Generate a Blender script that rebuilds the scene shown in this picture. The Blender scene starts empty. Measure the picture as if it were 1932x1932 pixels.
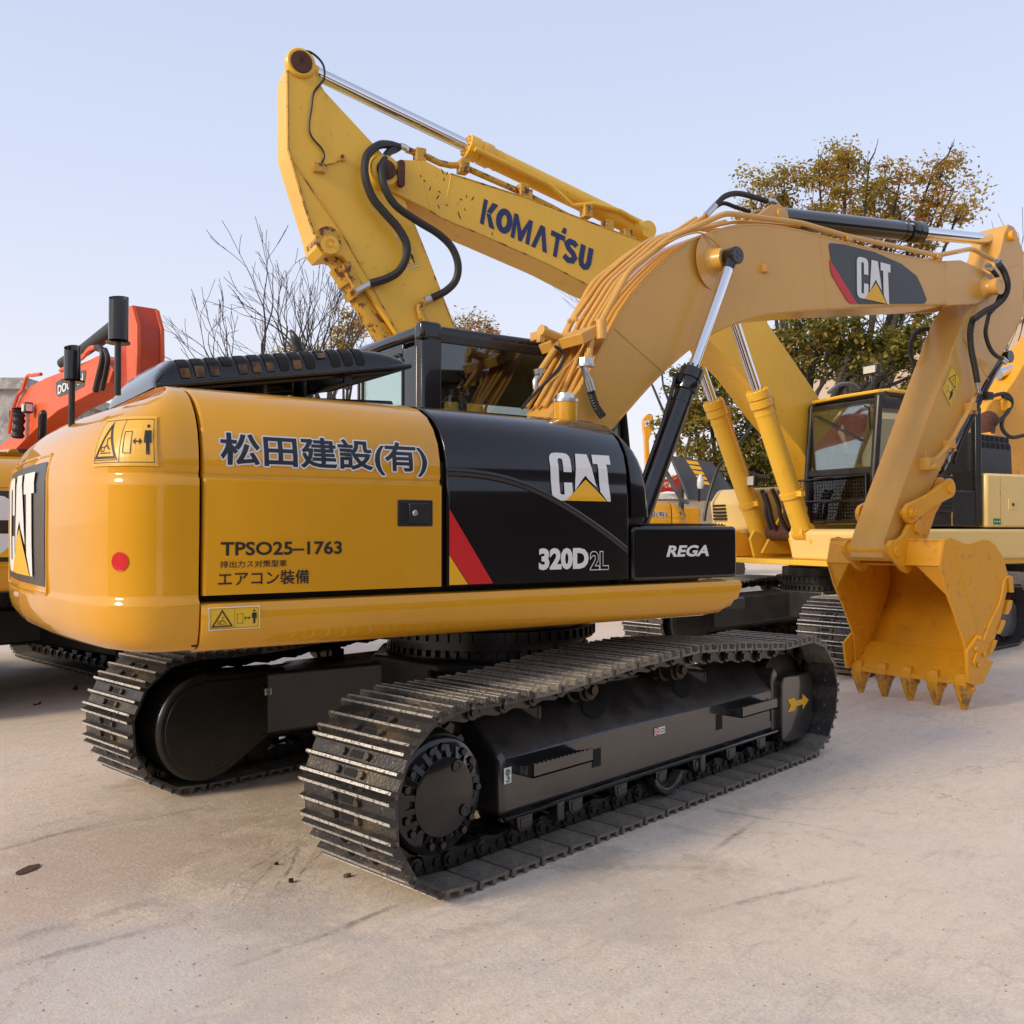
import bpy, bmesh, math, random
from math import sin, cos, tan, pi, radians, hypot, atan2, sqrt
from mathutils import Vector, Matrix, Euler
random.seed(7)
sc = bpy.context.scene
COL = sc.collection

# ------------------------------------------------------------------ survey of the site
# The camera station and the planes of the machines were surveyed from the photograph; the helpers
# turn a sight (1932-unit photo grid) into the point where it meets a known vertical plane of a machine.
FOC = 2830 / 1.59; CEN = 966.0
YAW = radians(43.2); PIT = radians(1.03)
CAM = Vector((-4.24, -4.19, 1.5))
FW = Vector((cos(YAW), sin(YAW), 0)); RT = Vector((sin(YAW), -cos(YAW), 0))
def sight(px, py):
    a = (px - CEN) / FOC; b = -(py - CEN) / FOC
    v = FW * (cos(PIT) - b * sin(PIT)) + RT * a
    v.z = sin(PIT) + b * cos(PIT)
    return v
def meet(px, py, p0, n):
    d = sight(px, py); t = (Vector(p0) - CAM).dot(n) / d.dot(n)
    return CAM + d * t
def far(px, py, depth):
    d = sight(px, py)
    return CAM + d * (depth / d.dot(FW))
class Frame:
    def __init__(s, o, ang): s.o = Vector((o[0], o[1], 0)); s.a = ang
    def out(s, p): p = Vector(p); return s.o + Vector((p.x*cos(s.a)-p.y*sin(s.a), p.x*sin(s.a)+p.y*cos(s.a), p.z))
    def inn(s, p): p = Vector(p) - s.o; return Vector((p.x*cos(s.a)+p.y*sin(s.a), -p.x*sin(s.a)+p.y*cos(s.a), p.z))
    def Y(s, px, py, y): return s.inn(meet(px, py, s.out((0, y, 0)), Vector((-sin(s.a), cos(s.a), 0))))
    def X(s, px, py, x): return s.inn(meet(px, py, s.out((x, 0, 0)), Vector((cos(s.a), sin(s.a), 0))))
    def xz(s, pts, y): return [tuple(s.Y(a, b, y))[::2] for a, b in pts]
SW = radians(-12.5)
UF = Frame((0, 0), SW)
GF = Frame((0, 0), 0)
KH = radians(160); KO = (7.25, 1.05)
KF = Frame(KO, KH)

# ------------------------------------------------------------------ mesh building
class MB:
    def __init__(s): s.v = []; s.f = []; s.m = []; s.mi = 0
    def add(s, vs, fs):
        b = len(s.v); s.v += [tuple(v) for v in vs]
        for f in fs: s.f.append([b + i for i in f]); s.m.append(s.mi)
        return s
    def box(s, x0, x1, y0, y1, z0, z1, M=None):
        vs = [(x, y, z) for x in (x0, x1) for y in (y0, y1) for z in (z0, z1)]
        if M is not None: vs = [M @ Vector(v) for v in vs]
        return s.add(vs, [(0,1,3,2), (4,6,7,5), (0,4,5,1), (2,3,7,6), (0,2,6,4), (1,5,7,3)])
    def prism(s, pts, a0, a1, M=None, axis='y'):
        n = len(pts)
        ar = sum(pts[i][0]*pts[(i+1) % n][1] - pts[(i+1) % n][0]*pts[i][1] for i in range(n))
        if ar < 0: pts = pts[::-1]
        if axis == 'y': vs = [(p[0], a0, p[1]) for p in pts] + [(p[0], a1, p[1]) for p in pts]
        elif axis == 'z': vs = [(p[0], p[1], a1) for p in pts] + [(p[0], p[1], a0) for p in pts]
        else: vs = [(a1, p[0], p[1]) for p in pts] + [(a0, p[0], p[1]) for p in pts]
        if M is not None: vs = [M @ Vector(v) for v in vs]
        return s.add(vs, [list(range(n)), list(range(2*n-1, n-1, -1))] + [(i, i+n, (i+1) % n+n, (i+1) % n) for i in range(n)])
    def cyl(s, p0, p1, r0, r1=None, n=20, caps=True):
        return s.rev([(r0, 0), (r0 if r1 is None else r1, 1)], p0, p1, n, caps)
    def rev(s, prof, p0, p1, n=24, caps=True):
        p0 = Vector(p0); p1 = Vector(p1); d = p1 - p0
        u = d.orthogonal().normalized(); w = d.normalized().cross(u)
        vs = []
        for r, h in prof:
            for i in range(n):
                a = 2*pi*i/n; vs.append(p0 + d*h + u*(r*cos(a)) + w*(r*sin(a)))
        fs = []
        for k in range(len(prof)-1):
            for i in range(n): fs.append((k*n+i, k*n+(i+1) % n, (k+1)*n+(i+1) % n, (k+1)*n+i))
        if caps: fs += [list(range(n-1, -1, -1)), [(len(prof)-1)*n+i for i in range(n)]]
        return s.add(vs, fs)
    def tube(s, pts, r, n=10, caps=True):
        pts = [Vector(p) for p in pts]; rs = r if isinstance(r, (list, tuple)) else [r]*len(pts)
        ref = None; vs = []
        for i, p in enumerate(pts):
            t = ((pts[i+1]-p).normalized() if i < len(pts)-1 else Vector()) + ((p-pts[i-1]).normalized() if i else Vector())
            t = t.normalized() if t.length > 1e-6 else Vector((0, 0, 1))
            if ref is None: ref = t.orthogonal().normalized()
            ref = (ref - t*ref.dot(t))
            ref = ref.normalized() if ref.length > 1e-6 else t.orthogonal().normalized()
            w = t.cross(ref)
            for k in range(n):
                a = 2*pi*k/n; vs.append(p + ref*(rs[i]*cos(a)) + w*(rs[i]*sin(a)))
        fs = [(k*n+i, k*n+(i+1) % n, (k+1)*n+(i+1) % n, (k+1)*n+i) for k in range(len(pts)-1) for i in range(n)]
        if caps: fs += [list(range(n-1, -1, -1)), [(len(pts)-1)*n+i for i in range(n)]]
        return s.add(vs, fs)
    def grid(s, rows, close=False):
        m = len(rows[0]); vs = [p for r in rows for p in r]
        k = m if close else m-1
        return s.add(vs, [(i*m+j, i*m+(j+1) % m, (i+1)*m+(j+1) % m, (i+1)*m+j) for i in range(len(rows)-1) for j in range(k)])
    def bolt(s, p, n, r=.012, h=.01):
        p = Vector(p); n = Vector(n).normalized(); return s.cyl(p, p+n*h, r, r*.9, 6)
def smooth_path(pts, k=6):
    pts = [Vector(p) for p in pts]; out = []
    for i in range(len(pts)-1):
        p0 = pts[max(i-1, 0)]; p1 = pts[i]; p2 = pts[i+1]; p3 = pts[min(i+2, len(pts)-1)]
        for j in range(k):
            t = j/k
            out.append(.5*((2*p1)+(p2-p0)*t+(2*p0-5*p1+4*p2-p3)*t*t+(3*p1-p0-3*p2+p3)*t**3))
    return out+[pts[-1]]
def chaikin(pts, k=2, closed=False):
    for _ in range(k):
        o = []; n = len(pts)
        for i in range(n if closed else n-1):
            a, b = pts[i], pts[(i+1) % n]
            o += [tuple(.75*p+.25*q for p, q in zip(a, b)), tuple(.25*p+.75*q for p, q in zip(a, b))]
        pts = o if closed else [pts[0]]+o+[pts[-1]]
    return pts
def rrect(x0, x1, z0, z1, r, n=4):
    o = []
    for cx, cz, a in ((x1-r, z1-r, 0), (x0+r, z1-r, 90), (x0+r, z0+r, 180), (x1-r, z0+r, 270)):
        for i in range(n+1): t = radians(a+90*i/n); o.append((cx+r*cos(t), cz+r*sin(t)))
    return o
def disc(cx, cz, r, n=24, a0=0, a1=360): return [(cx+r*cos(radians(a0+(a1-a0)*i/n)), cz+r*sin(radians(a0+(a1-a0)*i/n))) for i in range(n if a1-a0 == 360 else n+1)]
def obj(name, mb, mats, parent=None, rot=0.0, bevel=0.0, ang=35, loc=None, seg=2, label=None):
    me = bpy.data.meshes.new(name); me.from_pydata(mb.v, [], mb.f); me.validate()
    for m in (mats if isinstance(mats, (list, tuple)) else [mats]): me.materials.append(m)
    if len(me.polygons) == len(mb.m) and any(mb.m): me.polygons.foreach_set('material_index', mb.m)
    if ang: me.shade_smooth(); me.set_sharp_from_angle(angle=radians(ang))
    o = bpy.data.objects.new(name, me); COL.objects.link(o)
    if parent is not None: o.parent = parent
    o.rotation_euler = (0, 0, rot)
    if loc is not None: o.location = loc
    if bevel:
        b = o.modifiers.new('bevel', 'BEVEL'); b.width = bevel; b.segments = seg; b.limit_method = 'ANGLE'; b.angle_limit = radians(40)
        b.harden_normals = False
    if label: o['label'] = label
    return o
def tag(o, label=None, cat=None, group=None, kind=None):
    if label: o['label'] = label
    if cat: o['category'] = cat
    if group: o['group'] = group
    if kind: o['kind'] = kind
    return o
def thing(name, label, cat, loc=(0, 0, 0), rotz=0, group=None):
    o = bpy.data.objects.new(name, None); COL.objects.link(o); o.location = loc; o.rotation_euler = (0, 0, rotz); o.empty_display_size = .3
    return tag(o, label, cat, group)
def copy_tree(o, parent=None):
    c = o.copy(); COL.objects.link(c); c.parent = parent
    for ch in list(o.children): copy_tree(ch, c)
    return c

# ------------------------------------------------------------------ materials
def mat(name, col, rough=.5, metal=0., coat=0., coat_rough=.05, noise=None, bump=0., bscale=40., spec=.5, dust_light=None):
    m = bpy.data.materials.new(name); m.use_nodes = True; nt = m.node_tree; N = nt.nodes; L = nt.links
    b = N['Principled BSDF']; b.inputs['Base Color'].default_value = (*col, 1); b.inputs['Roughness'].default_value = rough
    b.inputs['Metallic'].default_value = metal; b.inputs['Coat Weight'].default_value = coat; b.inputs['Coat Roughness'].default_value = coat_rough
    b.inputs['Specular IOR Level'].default_value = spec
    tc = N.new('ShaderNodeTexCoord')
    if noise:
        for i, (scale, col2, lo, hi) in enumerate(noise):
            n = N.new('ShaderNodeTexNoise'); n.inputs['Scale'].default_value = scale; n.inputs['Detail'].default_value = 8; n.inputs['Roughness'].default_value = .65
            L.new(tc.outputs['Object'], n.inputs['Vector'])
            r = N.new('ShaderNodeMapRange'); r.inputs[1].default_value = lo; r.inputs[2].default_value = hi; L.new(n.outputs['Fac'], r.inputs[0])
            mx = N.new('ShaderNodeMix'); mx.data_type = 'RGBA'; mx.inputs[7].default_value = (*col2, 1)
            src = b.inputs['Base Color'].links[0].from_socket if b.inputs['Base Color'].is_linked else None
            if src: L.new(src, mx.inputs[6])
            else: mx.inputs[6].default_value = (*col, 1)
            L.new(r.outputs[0], mx.inputs[0]); L.new(mx.outputs[2], b.inputs['Base Color'])
    if dust_light:  # paler upward faces: dust, with light from above put into the colour
        g = N.new('ShaderNodeNewGeometry'); sp = N.new('ShaderNodeSeparateXYZ'); L.new(g.outputs['Normal'], sp.inputs[0])
        r = N.new('ShaderNodeMapRange'); r.inputs[1].default_value = .25; r.inputs[2].default_value = .95; r.inputs[4].default_value = dust_light[1]; L.new(sp.outputs['Z'], r.inputs[0])
        n = N.new('ShaderNodeTexNoise'); n.inputs['Scale'].default_value = 7; n.inputs['Detail'].default_value = 9; n.inputs['Roughness'].default_value = .75; L.new(tc.outputs['Object'], n.inputs['Vector'])
        q = N.new('ShaderNodeMapRange'); q.inputs[1].default_value = .35; q.inputs[2].default_value = .62; L.new(n.outputs['Fac'], q.inputs[0])
        mu = N.new('ShaderNodeMath'); mu.operation = 'MULTIPLY'; L.new(r.outputs[0], mu.inputs[0]); L.new(q.outputs[0], mu.inputs[1])
        mx = N.new('ShaderNodeMix'); mx.data_type = 'RGBA'; mx.inputs[7].default_value = (*dust_light[0], 1)
        if b.inputs['Base Color'].is_linked: L.new(b.inputs['Base Color'].links[0].from_socket, mx.inputs[6])
        else: mx.inputs[6].default_value = (*col, 1)
        L.new(mu.outputs[0], mx.inputs[0]); L.new(mx.outputs[2], b.inputs['Base Color'])
        ro = N.new('ShaderNodeMapRange'); ro.inputs[3].default_value = rough; ro.inputs[4].default_value = .85; L.new(mu.outputs[0], ro.inputs[0]); L.new(ro.outputs[0], b.inputs['Roughness'])
        ct = N.new('ShaderNodeMapRange'); ct.inputs[3].default_value = coat; ct.inputs[4].default_value = 0; L.new(mu.outputs[0], ct.inputs[0]); L.new(ct.outputs[0], b.inputs['Coat Weight'])
    if bump:
        n = N.new('ShaderNodeTexNoise'); n.inputs['Scale'].default_value = bscale; n.inputs['Detail'].default_value = 6
        L.new(tc.outputs['Object'], n.inputs['Vector'])
        bp = N.new('ShaderNodeBump'); bp.inputs['Strength'].default_value = bump; bp.inputs['Distance'].default_value = .01
        L.new(n.outputs['Fac'], bp.inputs['Height']); L.new(bp.outputs[0], b.inputs['Normal'])
    return m
YEL = (.70, .325, .003)
M = {}
M['yellow'] = mat('yellow_paint', YEL, .5, coat=.9, coat_rough=.035, spec=.25, noise=[(1.1, (.62, .285, .004), .45, .75), (2.2, (.72, .345, .008), .52, .70), (60, (.66, .31, .02), .62, .8)], bump=.012, bscale=22)
M['yellowB'] = mat('yellow_arm_glare_paint', (.67, .355, .065), .42, coat=.5, coat_rough=.16, spec=.4, noise=[(1.5, (.60, .31, .055), .42, .75), (14, (.56, .30, .06), .60, .8)], bump=.02, bscale=60)  # body yellow paled to tan, sky glare put into the colour
M['bucket'] = mat('yellow_bucket_paint', (.80, .36, .008), .45, coat=.2, coat_rough=.2, noise=[(2.5, (.70, .29, .012), .5, .8), (9, (.55, .24, .03), .58, .70), (30, (.22, .10, .035), .67, .73)], bump=.06, bscale=45)
M['tooth'] = mat('worn_tooth_paint', (.74, .35, .02), .5, noise=[(11, (.30, .17, .08), .48, .60), (30, (.16, .09, .05), .60, .68)], bump=.2, bscale=50)
M['kom'] = mat('old_yellow_paint', (.86, .50, .04), .45, coat=.15, coat_rough=.2, noise=[(1.2, (.78, .42, .03), .45, .8), (7, (.55, .30, .03), .62, .76), (26, (.12, .035, .01), .685, .71)], bump=.05, bscale=20)
M['kombody'] = mat('pale_yellow_paint', (.86, .62, .24), .4, coat=.2, coat_rough=.15, noise=[(1.0, (.80, .54, .17), .4, .8), (22, (.3, .15, .05), .72, .76)])
M['komrust'] = mat('rust_chipped_yellow', (.60, .34, .04), .55, noise=[(11, (.15, .045, .015), .52, .60), (40, (.10, .03, .012), .60, .66)], bump=.2, bscale=30)
M['rust'] = mat('rust', (.11, .035, .018), .8, noise=[(18, (.05, .02, .015), .4, .7)], bump=.4, bscale=60)
M['black'] = mat('gloss_black_paint', (.006, .006, .008), .16, coat=.5, coat_rough=.03, spec=.35, bump=.008, bscale=18)
M['blackm'] = mat('satin_black_paint', (.009, .009, .010), .38, coat=.25, coat_rough=.2, noise=[(6, (.028, .024, .021), .45, .75), (45, (.05, .042, .034), .66, .76)], bump=.05, bscale=50, dust_light=((.09, .075, .06), .45))
M['frame'] = mat('track_frame_black', (.020, .018, .018), .28, coat=1.0, coat_rough=.05, noise=[(3.5, (.038, .032, .028), .45, .75), (35, (.11, .095, .075), .67, .74)], bump=.08, bscale=35, dust_light=((.15, .125, .10), .5))
M['dark'] = mat('dark_interior', (.006, .006, .007), .8)
M['rubber'] = mat('hose_rubber', (.018, .017, .017), .5, bump=.2, bscale=90)
M['steel'] = mat('track_steel', (.058, .056, .057), .38, metal=.45, noise=[(5, (.15, .12, .08), .50, .66), (38, (.24, .21, .17), .61, .70)], bump=.5, bscale=70)
M['edge'] = mat('worn_bright_steel', (.62, .59, .55), .40, metal=.45, noise=[(60, (.13, .11, .09), .50, .62)], bump=.5, bscale=120)
M['dusty'] = mat('dusty_shoe_steel', (.15, .135, .118), .6, metal=.15, noise=[(14, (.25, .21, .155), .42, .66), (60, (.05, .044, .038), .55, .68)], bump=.5, bscale=80)
M['chain'] = mat('oily_chain_steel', (.012, .011, .011), .3, metal=.2, coat=.4, coat_rough=.15, noise=[(10, (.05, .035, .022), .5, .75)], bump=.25, bscale=50)
M['wheelrust'] = mat('oily_roller_steel', (.028, .022, .018), .4, metal=.4, noise=[(7, (.10, .055, .025), .52, .70)], bump=.3, bscale=40)
M['ktrack'] = mat('grey_track_steel', (.075, .078, .085), .5, metal=.3, noise=[(6, (.13, .07, .045), .5, .7), (30, (.035, .03, .03), .5, .7)], bump=.4, bscale=60)
M['kchain'] = mat('rusty_chain', (.15, .06, .032), .7, noise=[(8, (.045, .03, .026), .4, .7)], bump=.4, bscale=40)
M['kframe'] = mat('grey_track_frame', (.14, .14, .148), .5, noise=[(3, (.045, .043, .043), .4, .7), (20, (.11, .09, .075), .66, .78)], bump=.1, bscale=40, dust_light=((.30, .26, .22), .8))
M['chrome'] = mat('chrome_rod', (.80, .81, .84), .10, metal=1.0)
M['zinc'] = mat('zinc_fitting', (.62, .62, .62), .28, metal=1.0)
M['cyl'] = mat('cylinder_black', (.006, .006, .007), .2, coat=.5, coat_rough=.08)
M['amber'] = mat('engine_amber', (.17, .09, .035), .7, noise=[(14, (.05, .03, .02), .45, .6)])
M['white'] = mat('white_vinyl', (.78, .78, .76), .4)
M['navy'] = mat('dark_navy_vinyl', (.012, .014, .026), .45)
M['ink'] = mat('black_ink', (.012, .010, .009), .5)
M['red'] = mat('red_vinyl', (.62, .012, .015), .35)
M['cat_yellow'] = mat('yellow_vinyl', (.86, .45, .01), .4)
M['sticker'] = mat('yellow_sticker', (.80, .50, .03), .35)
M['stickerA'] = mat('amber_sticker', (.82, .45, .05), .35)
M['green'] = mat('green_ink', (.01, .22, .08), .5)
M['slate'] = mat('slate_decal', (.055, .058, .068), .45, noise=[(3, (.07, .07, .08), .5, .8)])
M['kblue'] = mat('navy_blue_letters', (.012, .024, .11), .45, noise=[(45, (.35, .2, .05), .70, .73)])
M['orange'] = mat('orange_paint', (.78, .105, .008), .5, coat=.15, coat_rough=.1, noise=[(1.5, (.5, .06, .02), .45, .8)])
M['orange_d'] = mat('dark_orange_paint', (.55, .05, .008), .5, coat=.1, noise=[(2, (.34, .03, .01), .4, .8)])
M['redpaint'] = mat('red_machine_paint', (.55, .02, .015), .4, coat=.3)
M['lamp'] = mat('lamp_lens', (.65, .65, .6), .15, coat=.5)
M['seat'] = mat('seat_fabric', (.05, .06, .075), .8)
M['skyblue_film'] = mat('protective_film', (.62, .74, .78), .35, spec=.5)
M['stone'] = mat('stone_grit', (.16, .13, .10), .9, bump=.6, bscale=60)
def glass(name, tint, refl=.5):
    m = bpy.data.materials.new(name); m.use_nodes = True; nt = m.node_tree; N = nt.nodes; L = nt.links
    N.remove(N['Principled BSDF']); out = N['Material Output']
    t = N.new('ShaderNodeBsdfTransparent'); t.inputs[0].default_value = (*tint, 1)
    g = N.new('ShaderNodeBsdfGlossy'); g.inputs['Roughness'].default_value = .02; g.inputs[0].default_value = (.9, .95, 1, 1)
    fr = N.new('ShaderNodeFresnel'); fr.inputs['IOR'].default_value = 1.5
    mp = N.new('ShaderNodeMath'); mp.operation = 'MULTIPLY'; mp.inputs[1].default_value = refl*2; mp.use_clamp = True
    mx = N.new('ShaderNodeMixShader'); L.new(fr.outputs[0], mp.inputs[0]); L.new(mp.outputs[0], mx.inputs[0]); L.new(t.outputs[0], mx.inputs[1]); L.new(g.outputs[0], mx.inputs[2]); L.new(mx.outputs[0], out.inputs[0])
    return m
M['glass'] = glass('tinted_glass', (.62, .66, .64), .9)
M['glass2'] = glass('clear_glass', (.88, .92, .90), .28)

# ------------------------------------------------------------------ lettering and flat decals
def text_mesh(body, offset=0.0):
    cu = bpy.data.curves.new('t', 'FONT'); cu.body = body; cu.offset = offset; cu.resolution_u = 3; cu.fill_mode = 'FRONT'
    o = bpy.data.objects.new('t', cu); COL.objects.link(o)
    bpy.context.view_layer.update()
    ev = o.evaluated_get(bpy.context.evaluated_depsgraph_get()); me = ev.to_mesh()
    vs = [tuple(v.co[:2]) for v in me.vertices]; fs = [list(p.vertices) for p in me.polygons]
    ev.to_mesh_clear(); bpy.data.objects.remove(o); bpy.data.curves.remove(cu)
    return vs, fs
def fit(vs, rect, ref=None, slant=0.0):
    r = ref or vs
    x0, x1 = min(v[0] for v in r), max(v[0] for v in r); y0, y1 = min(v[1] for v in r), max(v[1] for v in r)
    X0, X1, Y0, Y1 = rect
    out = []
    for v in vs:
        v_ = (v[1]-y0)/(y1-y0); u = (v[0]-x0)/(x1-x0)
        out.append((X0+(X1-X0)*u + slant*(v_-.5)*(Y1-Y0), Y0+(Y1-Y0)*v_))
    return out
ID = lambda u, v, l=0: Vector((u, v, l))
def decal(name, mb, surf, mats, parent, rot=0, nu=10, nv=10):
    """cut a flat design drawn in (u, v, lift) into a fine mesh and lay it on a curved panel"""
    me = bpy.data.meshes.new(name); me.from_pydata(mb.v, [], mb.f); me.polygons.foreach_set('material_index', mb.m)
    bm = bmesh.new(); bm.from_mesh(me)
    us = [v.co.x for v in bm.verts]; vs = [v.co.y for v in bm.verts]
    for ax, lo, hi, n in ((0, min(us), max(us), nu), (1, min(vs), max(vs), nv)):
        for i in range(1, n):
            co = [0, 0, 0]; no = [0, 0, 0]; co[ax] = lo+(hi-lo)*i/n+1e-5; no[ax] = 1
            bmesh.ops.bisect_plane(bm, geom=bm.verts[:]+bm.edges[:]+bm.faces[:], plane_co=co, plane_no=no, dist=1e-7)
    bm.to_mesh(me); bm.free()
    for v in me.vertices: v.co = surf(v.co.x, v.co.y, v.co.z)
    for m in (mats if isinstance(mats, (list, tuple)) else [mats]): me.materials.append(m)
    o = bpy.data.objects.new(name, me); COL.objects.link(o); o.parent = parent; o.rotation_euler = (0, 0, rot)
    return o
def lettering(name, body, rect, surf, m, parent, rot=0, offset=0.0, slant=0.0, lift=.002, ref=None):
    vs, fs = text_mesh(body, offset)
    if ref is not None: r = ref
    else: r = None
    p = fit(vs, rect, r, slant)
    mb = MB(); mb.add([(u, v, lift) for u, v in p], fs)
    return decal(name, mb, surf, m, parent, rot, 14, 10), vs
def flat(mb, pts, surf, lift=.002):
    n = len(pts); mb.add([surf(u, v, lift) for u, v in pts], [list(range(n))]); return mb
def hull_strip(mb, pts, w, surf, lift, closed=False):
    """a stroke of width w through pts"""
    n = len(pts); L_ = []; R_ = []
    for i in range(n):
        a = Vector(pts[i-1]) if (i or closed) else None; b = Vector(pts[i]); c = Vector(pts[(i+1) % n]) if (i < n-1 or closed) else None
        d1 = (b-a).normalized() if a is not None else (c-b).normalized(); d2 = (c-b).normalized() if c is not None else d1
        t = (d1+d2); t = t.normalized() if t.length > 1e-6 else d1
        nn = Vector((-t.y, t.x)); k = w/2/max(.35, nn.dot(Vector((-d1.y, d1.x))))
        L_.append(b+nn*k); R_.append(b-nn*k)
    base = [surf(p.x, p.y, lift) for p in L_]+[surf(p.x, p.y, lift) for p in R_]
    mb.add(base, [(i, (i+1) % n, n+(i+1) % n, n+i) for i in range(n if closed else n-1)])
    return mb
def cat_logo(surf, rect, parent, rot=0, mw='white', mt='cat_yellow', lift=.004):
    """white C A T with the yellow triangle under the A"""
    x0, x1, z0, z1 = rect; W_ = x1-x0; H_ = z1-z0
    S = lambda u, v: (x0+W_*u, z0+H_*v)
    mb = MB()
    def P(*pts): flat(mb, [S(*p) for p in pts], ID, lift)
    # C : outer and inner outlines joined as a band
    out = [(.335, .60), (.335, .88), (.32, .94), (.285, .985), (.23, 1.0), (.11, 1.0), (.05, .985), (.015, .94), (0, .88), (0, .5), (0, .14), (.015, .06), (.05, .015), (.11, 0), (.20, 0), (.235, .012)]
    inn = [(.205, .60), (.205, .84), (.20, .865), (.19, .88), (.175, .885), (.16, .885), (.145, .88), (.135, .865), (.13, .84), (.13, .5), (.13, .16), (.135, .14), (.145, .13), (.16, .125), (.185, .125), (.20, .135)]
    mb.grid([[ID(*S(*p), lift) for p in out], [ID(*S(*p), lift) for p in inn]])
    P((.20, .135), (.235, .012), (.335, .17), (.335, .38), (.205, .38))
    # A : two slanting legs cut short by the triangle
    P((.43, 1.0), (.515, 1.0), (.545, .70), (.515, .47), (.375, .22))
    P((.515, 1.0), (.62, 1.0), (.735, .30), (.605, .46), (.575, .70), (.545, .70))
    P((.515, .47), (.545, .70), (.575, .70), (.605, .46), (.56, .54))
    # T
    P((.70, 1.0), (1.0, 1.0), (1.0, .80), (.925, .80), (.70, .80)); P((.775, .80), (.925, .80), (.955, .0), (.90, .0), (.79, .20))
    a = decal('cat_letters', mb, surf, M[mw], parent, rot)
    mb = MB(); flat(mb, [S(.215, .0), S(.885, .0), S(.56, .46)], ID, lift+.001)
    b = decal('triangle_mark', mb, surf, M[mt], parent, rot)
    return a, b
def warning_sticker(name, surf, rect, parent, rot=0, base='sticker', border='white', vertical=False):
    x0, x1, z0, z1 = rect; W_ = x1-x0; H_ = z1-z0
    mb = MB()
    def S(u, v): return (x0+W_*u, z0+H_*v)
    def gridrect(u0, u1, v0, v1, lift, n=8):
        flat(mb, [S(u0, v0), S(u1, v0), S(u1, v1), S(u0, v1)], ID, lift)
    mb.mi = 1; gridrect(0, 1, 0, 1, .002)
    mb.mi = 0; gridrect(.015, .985, .03, .97, .0026)
    mb.mi = 2
    asp = W_/abs(H_)
    def stroke(pts, w=.018, closed=False): hull_strip(mb, [S(*p) for p in pts], w*abs(H_), ID, .0042, closed)
    if not vertical:
        stroke([(.04, .07), (.96, .07), (.96, .93), (.04, .93)], .012, True); stroke([(.5, .07), (.5, .93)], .012)
        stroke([(.08, .17), (.44, .17), (.26, .82)], .045, True); stroke([(.05, .12), (.47, .12), (.26, .90)], .012, True)
        stroke([(.16, .26), (.36, .26)], .02); stroke([(.17, .30), (.23, .30), (.23, .38), (.17, .38)], .018, True)
        stroke([(.22, .36), (.27, .42), (.33, .33)], .03); stroke([(.27, .42), (.26, .54), (.31, .57)], .022)
        stroke([(.55, .25), (.66, .25), (.66, .68), (.55, .68)], .014, True)
        stroke([(.70, .48), (.79, .48)], .03)
        for q in ([(.68, .48), (.72, .55), (.72, .41)], [(.81, .48), (.77, .55), (.77, .41)]): flat(mb, [S(*p) for p in q], ID, .0046)
        flat(mb, [S(.84, .70), S(.93, .70), S(.935, .45), S(.915, .45), S(.91, .62), S(.905, .22), S(.888, .22), S(.886, .45), S(.88, .22), S(.863, .22), S(.86, .62), S(.853, .45), S(.834, .45)], ID, .0046)
        flat(mb, [S(.885+.02*cos(a*.7), .785+.02*asp*sin(a*.7)) for a in range(9)], ID, .0046)
    else:
        stroke([(.08, .04), (.92, .04), (.92, .96), (.08, .96)], .01, True); stroke([(.08, .5), (.92, .5)], .01)
        stroke([(.18, .56), (.82, .56), (.5, .88)], .03, True); stroke([(.42, .64), (.5, .7), (.56, .64)], .018); stroke([(.5, .7), (.5, .77)], .018)
        stroke([(.2, .18), (.36, .12), (.40, .3), (.24, .36)], .014, True); stroke([(.42, .26), (.58, .26)], .016)
        flat(mb, [S(.62, .38), S(.80, .38), S(.82, .24), S(.77, .24), S(.76, .10), S(.66, .10), S(.65, .24), S(.60, .24)], ID, .0046)
        flat(mb, [S(.71+.05*cos(a*.7), .425+.03*sin(a*.7)) for a in range(9)], ID, .0046)
    return decal(name, mb, surf, [M[base], M[border], M['ink']], parent, rot, 14, 12)
# ------------------------------------------------------------------ crawler undercarriage
def shoe_mesh(name, pitch, w, mats, big=True):
    k = pitch/.19; mb = MB()
    sec = [(-.086, .040), (-.086, .028), (-.085, .024), (-.082, .0), (-.069, .0), (-.062, .027), (-.013, .027), (-.007, .0), (.006, .0), (.013, .027), (.058, .027), (.064, .0), (.077, .0), (.083, .024), (.086, .030), (.086, .041), (.084, .040)]
    mb.prism([(x*k, z) for x, z in sec], -w/2, w/2)
    mb.mi = 1                                   # polished grouser tips
    for gx in (-.0755, -.0005, .0705): mb.box((gx-.0055)*k, (gx+.0055)*k, -w/2+.002, w/2-.002, -.002, .0015)
    if big:
        mb.mi = 2                               # slots and their bolts
        for gx in (-.037, .035):
            mb.prism([(x, y) for x, y in rrect((gx-.015)*k, (gx+.015)*k, -.042, .042, .013, 3)], .0245, .0275, axis='z')
        for gy in (-.11, -.045): mb.box(.083*k, .0995*k, gy, gy+.030, .022, .0445)
        mb.mi = 0
        for gx in (-.037, .035):
            for gy in (-.078, .078): mb.cyl((gx*k, gy, .028), (gx*k, gy, .008), .018, .016, 6)
    me = bpy.data.meshes.new(name); me.from_pydata(mb.v, [], mb.f)
    for m in mats: me.materials.append(m)
    me.polygons.foreach_set('material_index', mb.m)
    return me
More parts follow.
